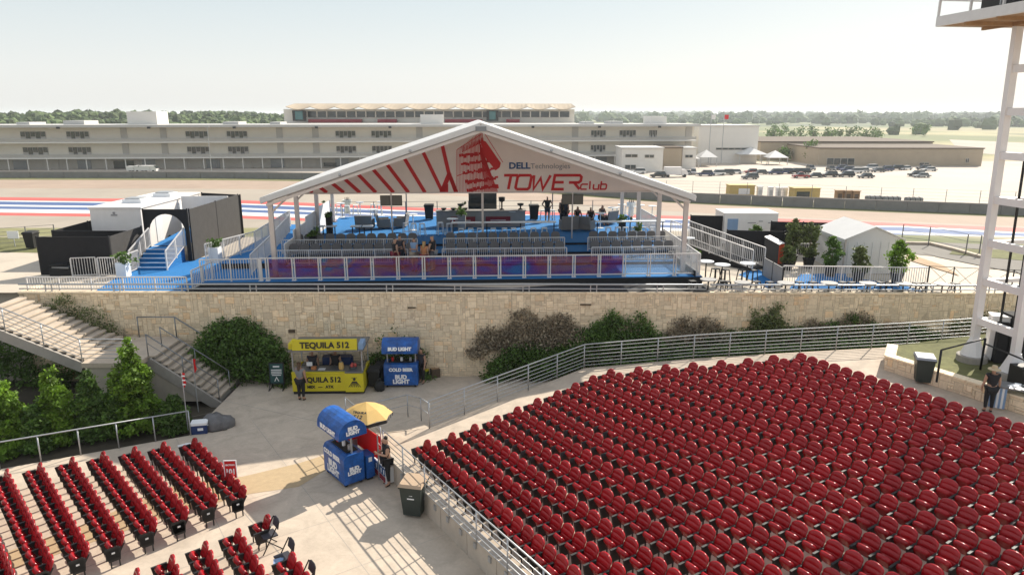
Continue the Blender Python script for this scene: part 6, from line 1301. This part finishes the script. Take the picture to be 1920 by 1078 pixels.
sl_ = math.atan2(.42, .9); dirv = Vector((-.2, -1, 0)).normalized(); 
for s_, sz, rr_ in (('TEQUILA', .12, .55), ('512', .22, .73)):
    rt = dirv.cross(U)*-1; upv = (-dirv*math.cos(.42)+U*math.sin(.42)); o = text(s_, sz, (0, 0, 0), rt if rt.x > 0 else -rt, upv, 'print_black', None, bold=.005); o.parent = um; o.location = dirv*rr_+U*(2.3-.455*rr_+.09)
# round red sign, crates
rs = thing('round_sign', 'round red and white sign leaning on the low wall behind the person in black', 'sign', P(708, 852, 0.45)); q = MB(); nrm = Vector((-.75, -.62, .25)).normalized(); q.tube([(0, 0, .35), tuple(Vector((0, 0, .35))+nrm*.03)], .36, 20); q.build('disc', 'print_red', rs); 
rt = Vector((.62, -.75, 0)).normalized(); upv = nrm.cross(rt); upv = upv if upv.z > 0 else -upv
q = MB(); q.bar((0, .05, -.4), (0, .05, .3), .03); q.build('post', 'galv', rs)
for k, s_ in enumerate(('HOT', 'DOG')): o = text(s_, .2, (0, 0, 0), rt, upv, 'print_white', None, bold=.01) if False else None
for z in (-.12, 0, .12): q = MB(); c_ = Vector((0, 0, .35))+nrm*.035+upv*z; q.bar(c_-rt*(.2-abs(z)*.4), c_+rt*(.2-abs(z)*.4), .01, .05); q.build('print_line', 'print_white', rs)
cc = P(712, 898, 0); ct = thing('drinks_display', 'low display box printed red white and blue beside the person in black', 'display', cc, R(-56)); q = MB(); q.bb(-.5, .5, 0, .35, .05, .62); q.build('box', 'print_white', ct)
for i in range(5):
    q = MB(); x = -.4+i*.2; q.bb(x-.085, x+.085, -.012, 0, .3, .58); q.build('print_patch', 'print_navy', ct); q = MB(); q.bb(x-.085, x+.085, -.012, 0, .08, .27); q.build('print_patch', 'maroon', ct); q = MB(); q.box(x, -.016, .44, .05, .008, .16, 0); q.build('print_patch', 'print_white', ct)
small('box_pile', 'pile of small pale boxes at the foot of the parasol', 'boxes', P(692, 884, 0), [('box', 'cloth_tan', lambda q: q.box(0, 0, .15, .4, .3, .3, .4)), ('box', 'print_white', lambda q: q.box(.05, 0, .36, .32, .25, .12, .1))])
person('person in black with hair bun looking down by the low wall and bin', P(727, 908, 0), -1.1, 'cloth_black', 'cloth_black', 'hair_dark', bun=True, h=1.0, pose=dict(el=(.23, -.06, 1.14), wl=(.05, -.3, 1.2), fl=(.0, -.34, 1.23), er=(-.23, -.04, 1.14), wr=(-.08, -.28, 1.18), fr=(-.02, -.33, 1.2), head=(0, -.05, 1.575), tl=(.16, -.14, .04)))
bin_('dark green wheeled bin with tan lid and white 12 beside the low wall', P(778, 962, 0), R(-12), 'bin_green', 'bin_lid', 1.12, mark='12')
# lower left odds: folding chairs, cooler, covered heap, flags, red sign
def folding_chair(label, loc, rz):
    t = thing('folding_chair', label, 'chair', loc, rz, 'folding chairs by the red seats'); q = MB(); q.prism([(-.2, -.2), (.2, -.2), (.2, .2), (-.2, .2)], .43, .47); q.build('seat', 'cloth_dark', t)
    q = MB(); q.add([(-.2, .2, .62), (.2, .2, .62), (.19, .25, .85), (-.19, .25, .85), (-.1, .26, .9), (.1, .26, .9), (-.2, .22, .62), (.2, .22, .62), (.19, .27, .85), (-.19, .27, .85), (-.1, .28, .9), (.1, .28, .9)], [(0, 1, 2, 5, 4, 3), (6, 9, 10, 11, 8, 7), (0, 6, 7, 1), (1, 7, 8, 2), (3, 9, 6, 0), (4, 10, 9, 3), (5, 11, 10, 4), (2, 8, 11, 5)]); q.build('backrest', 'cloth_dark', t)
    for x in (-.21, .21): q = MB(); q.bar((x, -.26, 0), (x, .25, .85), .025); q.build('leg', 'black_metal', t); q = MB(); q.bar((x, .28, 0), (x, -.18, .44), .025); q.build('leg', 'black_metal', t)
    return t
folding_chair('dark folding chair standing beside the single red seat', P(506, 1028, 0), R(-52)); folding_chair('dark folding chair with blue cloth on it behind the short front row', P(534, 1072, 0), R(-52)); folding_chair('dark folding chair cut off by the bottom edge of the picture', P(572, 1118, 0), R(-52))
t = small('blue_cloth', 'light blue cloth lying on the second folding chair', 'cloth', P(522, 1052, .475), [('cloth', 'cloth_blue', lambda q: q.box(0, 0, .012, .25, .22, .02, .3)), ('fold', 'cloth_blue', lambda q: q.box(.02, 0, .03, .15, .2, .02, .5))])
t = thing('ice_cooler', 'navy ice cooler with white lid beside the grey covered heap', 'cooler', P(376, 810, 0), R(12)); q = MB(); q.prism([(-.28, -.19), (.28, -.19), (.28, .19), (-.28, .19)], 0, .36); q.build('body', 'cooler_blue', t); q = MB(); q.bb(-.3, .3, -.21, .21, .36, .45); q.build('lid', 'print_white', t); q = MB(); q.box(.05, -.195, .2, .2, .01, .1); q.build('emblem', 'print_white', t)
for x in (-.3, .3): q = MB(); q.bar((x, -.08, .3), (x, .08, .3), .03); q.build('handle', 'print_white', t)
t = thing('covered_heap', 'heap of equipment under a grey tarpaulin near the stairs', 'tarpaulin', P(403, 800, 0)); rr = random.Random(2); q = MB()
q.ball((0, 0, .1), .5, 18, 10, .95, .06); q.ball((.35, .1, .1), .4, 14, 8, .85, .07); q.build('tarpaulin', 'tarp', t, smooth=True); q = MB(); q.tube([(-.4, -.42, .03), (.1, -.5, .02), (.6, -.3, .03)], .015, 5); q.build('rope', 'rubber', t)
for u, v, hh, lb_, c in ((353, 806, 2.35, 'thin white pole with small red and white flag at the end of the railing', 0), (372, 772, 2.3, 'thin pole with red flag between the stairs and the grey heap', 1)):
    t = thing('flag_pole', lb_, 'flag', P(u, v, 0)); q = MB(); q.tube([(0, 0, 0), (0, 0, hh)], .022, 6); q.build('pole', 'galv', t); q = MB(); q.add([(0, .01, hh), (.12, .01, hh-.02), (.1, -.02, hh-.2), (.14, .0, hh-.42), (.03, .02, hh-.62), (0, .01, hh-.6)], [(0, 1, 2, 3, 4, 5)]); f = q.build('flag', 'print_red', t)
    if not c:
        for k in range(3): q = MB(); q.box(.06, -.03, hh-.12-k*.17, .12, .012, .05); q.build('stripe', 'print_white', f)
t = thing('section_sign', 'red section sign with white border and number at the end of the top seat row', 'sign', P(437, 925, 0), R(5)); q = MB(); q.bar((0, .02, 0), (0, .02, .6), .03); q.build('post', 'galv', t); q = MB(); q.bb(-.2, .2, -.01, .01, .55, 1.18); f = q.build('board', 'print_white', t); q = MB(); q.bb(-.17, .17, -.016, -.01, .58, 1.15); q.build('face', 'print_red', f)
lt('101', .26, 0, -.02, .78, t, 'print_white', bold=.01, xs=.8); lt('SECTION', .07, 0, -.02, 1.02, t, 'print_white', bold=.003)
small('white_paper', 'crumpled white sheet on the ground near the top seat row', 'paper', P(343, 835, .0), [('paper', 'print_white', lambda q: q.box(0, 0, .02, .35, .12, .03, .6)), ('paper_edge', 'print_white', lambda q: q.box(.15, .1, .03, .2, .08, .02, .2))])
# planting bed conifers
for u, v, h, r_, lf, lb_ in ((258, 806, 3.8, 1.3, 'leaf_bright', 'tallest bright green conifer before the concrete stairs'), (115, 828, 2.95, .95, 'leaf_bright', 'bright green conifer second from the left edge'), (28, 842, 2.65, 1.05, 'leaf_bright', 'broad bright green conifer at the left edge'), (178, 818, 2.7, .85, 'leaf_dark', 'dark conifer between the tallest and the second one'), (330, 806, 1.5, .8, 'leaf_dark', 'low dark shrub right of the tallest conifer'), (-40, 850, 2.8, 1.1, 'leaf_dark', 'dark conifer mostly cut off by the left edge'), (222, 815, 1.9, .8, 'leaf_dark', 'short dark conifer at the left foot of the tallest'), (75, 842, 1.7, .8, 'leaf_dark', 'short dark shrub between the two left conifers')):
    p = P(u, v, -.2); tree('conifer', lb_, p, h, r_, lf, 15000 if h > 2.5 else 8000, .15, .02, cone=True, seed=u+5, csz=.08)
# creepers on the stone wall
yw = lambda x: yW(x)-.05
def wp(u, z=0.): 
    X = (u-960)/FPX*32.0
    for _ in range(10): X = (u-960)/FPX*PR((X, yw(X), z))[2]
    return Vector((X, yw(X), z))
bush('wall_bush', 'big rounded dark green bush against the stone wall beside the stairs', [wp(366), wp(545)], 2.9, 1.4, 'leaf_dark', 24000, .15, seed=3, lump=.04)
bush('wall_bush', 'loose green climber behind the blue beer cart at the wall', [wp(692), wp(800)], 2.5, .6, 'leaf_dark', 4500, .13, seed=4)
bush('wall_creeper', 'brown dried creeper high on the stone wall right of centre', [wp(892, 1.2), wp(1095, 1.4)], 2.1, .35, 'leaf_dry', 12000, .12, seed=7)
bush('wall_creeper', 'dark green creeper at the foot of the wall behind the bend of the railing', [wp(915), wp(1330)], 2.5, .9, 'leaf_dark', 26000, .14, seed=6)
bush('wall_creeper', 'green creeper climbing the middle of the right wall', [wp(1090, 1.2), wp(1240, 1.3)], 1.9, .5, 'leaf_dark', 8000, .13, seed=8)
bush('wall_creeper', 'dry brownish creeper left of the green shrub on the right wall', [wp(1230, 1.2), wp(1375, 1.3)], 1.6, .4, 'leaf_dry', 7000, .12, seed=9)
bush('wall_creeper', 'bright green shrub growing up the right wall', [wp(1392, 1.2), wp(1482, 1.2)], 2.1, .5, 'leaf_olive', 5200, .13, seed=10)
bush('wall_creeper', 'greyish dry creeper between the shrub and the tower', [wp(1470, 1.2), wp(1700, 1.3)], 1.5, .4, 'leaf_dry', 9000, .12, seed=11)
bush('wall_creeper', 'dark green creeper under the small white tent on the wall', [wp(1540, 1.2), wp(1640, 1.3)], 1.6, .45, 'leaf_dark', 6000, .12, seed=12)
bush('wall_creeper', 'light green shrub on the wall just left of the tower leg', [wp(1775, 1.3), wp(1880, 1.3)], 1.7, .5, 'leaf_olive', 2200, .12, seed=13)
bush('stair_weeds', 'dry olive weeds growing along the upper stair flight by the wall', [(-21.8, 31.0, 2.9), (-19.5, 31.0, 2.3), (-17.8, 31.0, 1.7)], 1.5, .5, 'leaf_olive', 3200, .1, seed=14)
bush('wall_creeper', 'low green creeper band along the foot of the right wall', [wp(1280, 1.2), wp(1500, 1.2), wp(1770, 1.3)], 1.15, .5, 'leaf_dark', 12000, .13, seed=18, lump=.3)
bush('bank_shrubs', 'dark green ground cover on the bank below the long railing', [PF(1130, 676, zR)+Vector((0, .9, -.9)), PF(1500, 650, zR)+Vector((0, .8, -.9)), PF(1800, 634, zR)+Vector((0, .8, -.9))], .85, .6, 'leaf_dark', 30000, .14, seed=15)

bush('wall_bush', 'dark ivy mass in the shade under the upper stair flight, far left', [(-34, 30.9, -.6), (-26, 30.9, -.6), (-17.7, 30.9, -.6)], 3.1, .8, 'leaf_dark', 16000, .16, seed=16, lump=.1)
# ================================================================== RIGHT: low stone planter, bin, steward, tower
PA, PB = PF(1657, 693, zR), PF(1935, 783, zR)
zr = lambda p: zR(p.x, p.y)
dP = (PB-PA); dP.z = 0; LP = dP.length; dP.normalize()
stone_wall('planter_wall', 'low stone planter wall at the right edge below the white tower', (PA.x, PA.y, 0), (PB.x+dP.x*2, PB.y+dP.y*2, 0), lambda s: zR(*(PA+dP*s).xy), lambda s: zR(*(PA+dP*s).xy)+.55, .35, cell=.11, big=120, seed=21)
PC = Vector((PA.x+.9, PA.y+1.5, PA.z)); stone_wall('planter_wall', 'short return of the low stone planter wall facing the left', (PC.x, PC.y, 0), (PA.x, PA.y, 0), lambda s: PA.z, lambda s: PA.z+.55, .35, cell=.11, big=30, seed=22)
b = MB(); PD = PB+dP*2; nP = Vector((-dP.y, dP.x, 0)); b.poly([(PA.x+.2, PA.y+.05, PA.z+.5), (PD.x, PD.y, PD.z+.55), (PD.x+5, PD.y+5, PD.z+.7), (PC.x+5.5, PC.y+1.2, PC.z+.75), (PC.x, PC.y, PC.z+.5)]); b.build('planter_lawn', 'grass', kind='structure')
bin_('dark green wheeled bin with grey lid in front of the low stone planter', PF(1728, 716, zR), R(-20), 'bin_green', 'bin_lid_grey', 1.05, mark='')
person('person in straw hat and black clothes seen from behind beside the grey table', PF(1851, 772, zR), 2.9, 'cloth_black', 'cloth_black', 'hair_brown', hat='straw', h=.98, pose=dict(el=(.24, .0, 1.13), wl=(.27, -.08, .88)))
tp = PF(1893, 766, zR); t = thing('folding_table', 'grey topped table with striped cloth beside the person in the straw hat', 'table', tp, R(-35)); q = MB(); q.bb(-.7, .7, -.35, .35, .8, .86); q.build('tabletop', 'steel_grey', t)
for k in range(7): q = MB(); q.bb(-.65+k*.07, -.58+k*.07, -.33, -.31, .05, .8); q.build('cloth_stripe', 'print_white' if k % 2 else 'cloth_blue', t)
for x in (-.6, .6): q = MB(); q.bar((x, .28, 0), (x, .28, .8), .04); q.build('leg', 'steel_grey', t); 
q = MB(); q.bar((.6, -.28, 0), (.6, -.28, .8), .04); q.build('leg', 'steel_grey', t)
small('paper', 'white sheets of paper on the grey table', 'papers', (tp.x+.0, tp.y, tp.z+.865), [('sheet', 'print_white', lambda q: q.box(0, 0, 0, .35, .22, .01, .4)), ('sheet', 'print_white', lambda q: q.box(.2, .08, .012, .3, .2, .01, .9))])
# tower
TA, TB = PF(1822, 672, lambda x, y: zR(x, y)+.5), PF(1897, 706, lambda x, y: zR(x, y)+.5)
e1 = (TB-TA); e1.z = 0; ls = e1.length; e1.normalize(); e2 = Vector((-e1.y, e1.x, 0)); e2 = e2 if e2.x > 0 else -e2
PL = 15.0
tw = thing('lighting_tower', 'tall white steel tower with a platform of black cabinets at the right edge', 'tower', TA)
lean = (PY(1906, 60, TA.y)-Vector((TA.x, TA.y, PL))); lean = Vector((lean.x, 0, 0))*.9
legs = [TA, TA+e1*ls, TA+e2*2.2, TA+e1*ls+e2*2.2]
def lp(i, z): b_ = legs[i]; f = (z-TA.z)/(PL-TA.z); p = Vector((b_.x, b_.y, z)); return p+lean*f
for i in range(4):
    q = MB(); q.bar(lp(i, TA.z+.75), lp(i, PL), .25 if i < 2 else .15, .25 if i < 2 else .15); lg_ = q.build('leg', 'white_paint', tw, world=True)
    b0 = legs[i]; q = MB(); q.lathe([(0, 0), (.55, 0), (.55, .5), (.5, .52), (0, .52)], 18, b0.x, b0.y, b0.z-.35); q.build('footing', 'concrete_grey', tw, world=True)
    q = MB(); q.lathe([(.44, 0), (.19, .66), (.19, .7), (0, .7)], 10, b0.x, b0.y, b0.z+.17); q.build('base_cone', 'white_paint', tw, world=True)
lv = [PY(1840, v, TA.y).z for v in (600, 527, 455, 375, 292, 210, 130)]
for k, z in enumerate(lv):
    for a, c in ((0, 1), (2, 3), (0, 2), (1, 3)): q = MB(); q.bar(lp(a, z), lp(c, z), .2 if a == 0 or c == 1 else .12, .27 if a == 0 and c == 1 else .15); q.build('crossbeam', 'white_paint', tw, world=True)
for k in range(4): q = MB(); q.bar(lp(2, lv[k]), lp(3, lv[k+1]), .05); q.build('brace', 'galv', tw, world=True)
for f in (.3, .62): p = legs[0].lerp(legs[1], f)+e2*.5; q = MB(); q.tube([(p.x, p.y, TA.z), (p.x+lean.x, p.y, PL)], .05, 6); q.build('cable', 'rubber', tw, world=True)
K = P(1757, 50, PL); g1 = (P(1925, 22, PL)-K).normalized(); g2 = Vector((-g1.y, g1.x, 0)); g2 = g2 if g2.x > 0 else -g2
def KP(a, c, z=0): p = K+g1*a+g2*c; p.z = PL+z; return p
q = MB(); q.add([KP(0, 0), KP(6, 0), KP(6, 3.7), KP(0, 3.7), KP(0, 0, .12), KP(6, 0, .12), KP(6, 3.7, .12), KP(0, 3.7, .12)], [(3, 2, 1, 0)[::-1], (4, 5, 6, 7), (0, 1, 5, 4), (1, 2, 6, 5), (2, 3, 7, 6), (3, 0, 4, 7)]); q.build('platform_floor', 'plywood', tw, world=True)
for a, c in (((0, 0), (6, 0)), ((0, 0), (0, 3.7)), ((0, 3.7), (6, 3.7)), ((6, 0), (6, 3.7))): q = MB(); q.bar(KP(*a, .16), KP(*c, .16), .14, .34); q.build('edge_beam', 'rail_white', tw, world=True)
for a in (1.4, 2.8, 4.2): q = MB(); q.bar(KP(a, 0, -.06), KP(a, 3.7, -.06), .1, .12); q.build('floor_joist', 'plywood', tw, world=True)
q = MB(); q.bar(KP(0, 1.85, -.06), KP(6, 1.85, -.06), .1, .12); q.build('floor_joist', 'plywood', tw, world=True)
for a, c in ((0, 0), (1.55, 0), (0, 1.8), (0, 3.7), (3.0, 0), (4.6, 0)): q = MB(); q.bar(KP(a, c, .3), KP(a, c, 1.5), .07); q.build('rail_post', 'rail_white', tw, world=True)
for z in (.9, 1.45): q = MB(); q.bar(KP(0, 0, z), KP(6, 0, z), .05); q.build('rail', 'rail_white', tw, world=True); q = MB(); q.bar(KP(0, 0, z), KP(0, 3.7, z), .05); q.build('rail', 'rail_white', tw, world=True)
for k, (a0_, a1_) in enumerate(((1.65, 3.3), (3.45, 5.4))):
    t = thing('equipment_cabinet', 'black equipment cabinet with pale labels on the tower platform, '+('left one' if k == 0 else 'right one at the picture edge'), 'cabinet', KP(a0_, .5, .33)); q = MB()
    q.add([KP(a0_, .3, .33), KP(a1_, .3, .33), KP(a1_, 1.3, .33), KP(a0_, 1.3, .33), KP(a0_, .3, 1.9), KP(a1_, .3, 1.9), KP(a1_, 1.3, 1.9), KP(a0_, 1.3, 1.9)], [(3, 2, 1, 0), (4, 5, 6, 7), (0, 1, 5, 4), (1, 2, 6, 5), (2, 3, 7, 6), (3, 0, 4, 7)]); q.build('case', 'black_metal', t, world=True)
    for j in range(3): q = MB(); q.bar(KP(a0_+.25+j*.42, .285, .95), KP(a0_+.5+j*.42, .285, .95), .02, .14); q.build('label_plate', 'counter_grey', t, world=True)
    q = MB(); q.bar(KP(a0_+.9, .27, .4), KP(a0_+.9, .27, .7), .05); q.build('handle', 'galv', t, world=True)
cb = PF(1866, 672, lambda x, y: zR(x, y)+.5); t = thing('electrical_cabinet', 'tall white electrical cabinet between the legs of the tower', 'cabinet', cb, R(-20)); q = MB(); q.bb(-.38, .38, -.25, .25, 0, 1.75); q.build('body', 'white_paint', t); q = MB(); q.bb(-.42, .42, -.29, .29, 1.75, 1.8); q.build('lid', 'white_paint', t); q = MB(); q.bb(-.34, .34, -.262, -.25, .1, 1.68); q.build('door', 'white_paint', t)
cb = PF(1915, 690, lambda x, y: zR(x, y)+.5); t = thing('black_drape', 'black covered equipment behind the right tower leg', 'equipment', cb+Vector((.3, .9, 0))); q = MB(); q.prism([(-.5, -.4), (.8, -.4), (.8, .4), (-.5, .4)], 0, 1.9); q.build('cover', 'black_cloth', t); q = MB(); q.prism([(-.9, -.3), (-.55, -.3), (-.55, .3), (-.9, .3)], 0, 1.6); q.build('side_case', 'black_cloth', t)
t = thing('equipment_case', 'low black case behind the grey table at the right edge', 'case', PF(1912, 722, lambda x, y: zR(x, y)+.5)); q = MB(); q.bb(-.2, .9, -.3, .4, 0, .7); q.build('case', 'black_metal', t); q = MB(); q.bb(.05, .3, -.31, -.3, .4, .5); q.build('plate', 'galv', t)
zl = lambda x, y: zR(x, y)+.5
bar_rail('black_railing', 'thin black rail with posts standing on the planter in front of the tower', [PF(1756, 716, zl), PF(1838, 693, zl)+Vector((0, 0, 0))], 1.25, (1,), 6, .03, m='black_metal', pr=.045)
bar_rail('black_railing', 'black rail running from the tower foot to the right picture edge', [PF(1838, 693, zl), PF(1940, 740, zl)], 1.05, (1,), 1.6, .03, m='black_metal', pr=.045)

# ---- air: pale haze over the whole place
hz = MB(); hz.box(0, 2400, 9, 14400, 8400, 32); o = hz.build('haze', 'glass_dark', kind='stuff')
o.data.materials.clear(); hm = bpy.data.materials.new('haze'); hm.use_nodes = True; n = hm.node_tree.nodes; n.remove(n['Principled BSDF']); pv = n.new('ShaderNodeVolumePrincipled')
pv.inputs['Color'].default_value = (.86, .92, 1, 1); pv.inputs['Density'].default_value = .00016; pv.inputs['Anisotropy'].default_value = .3; hm.node_tree.links.new(pv.outputs[0], n['Material Output'].inputs['Volume']); o.data.materials.append(hm)
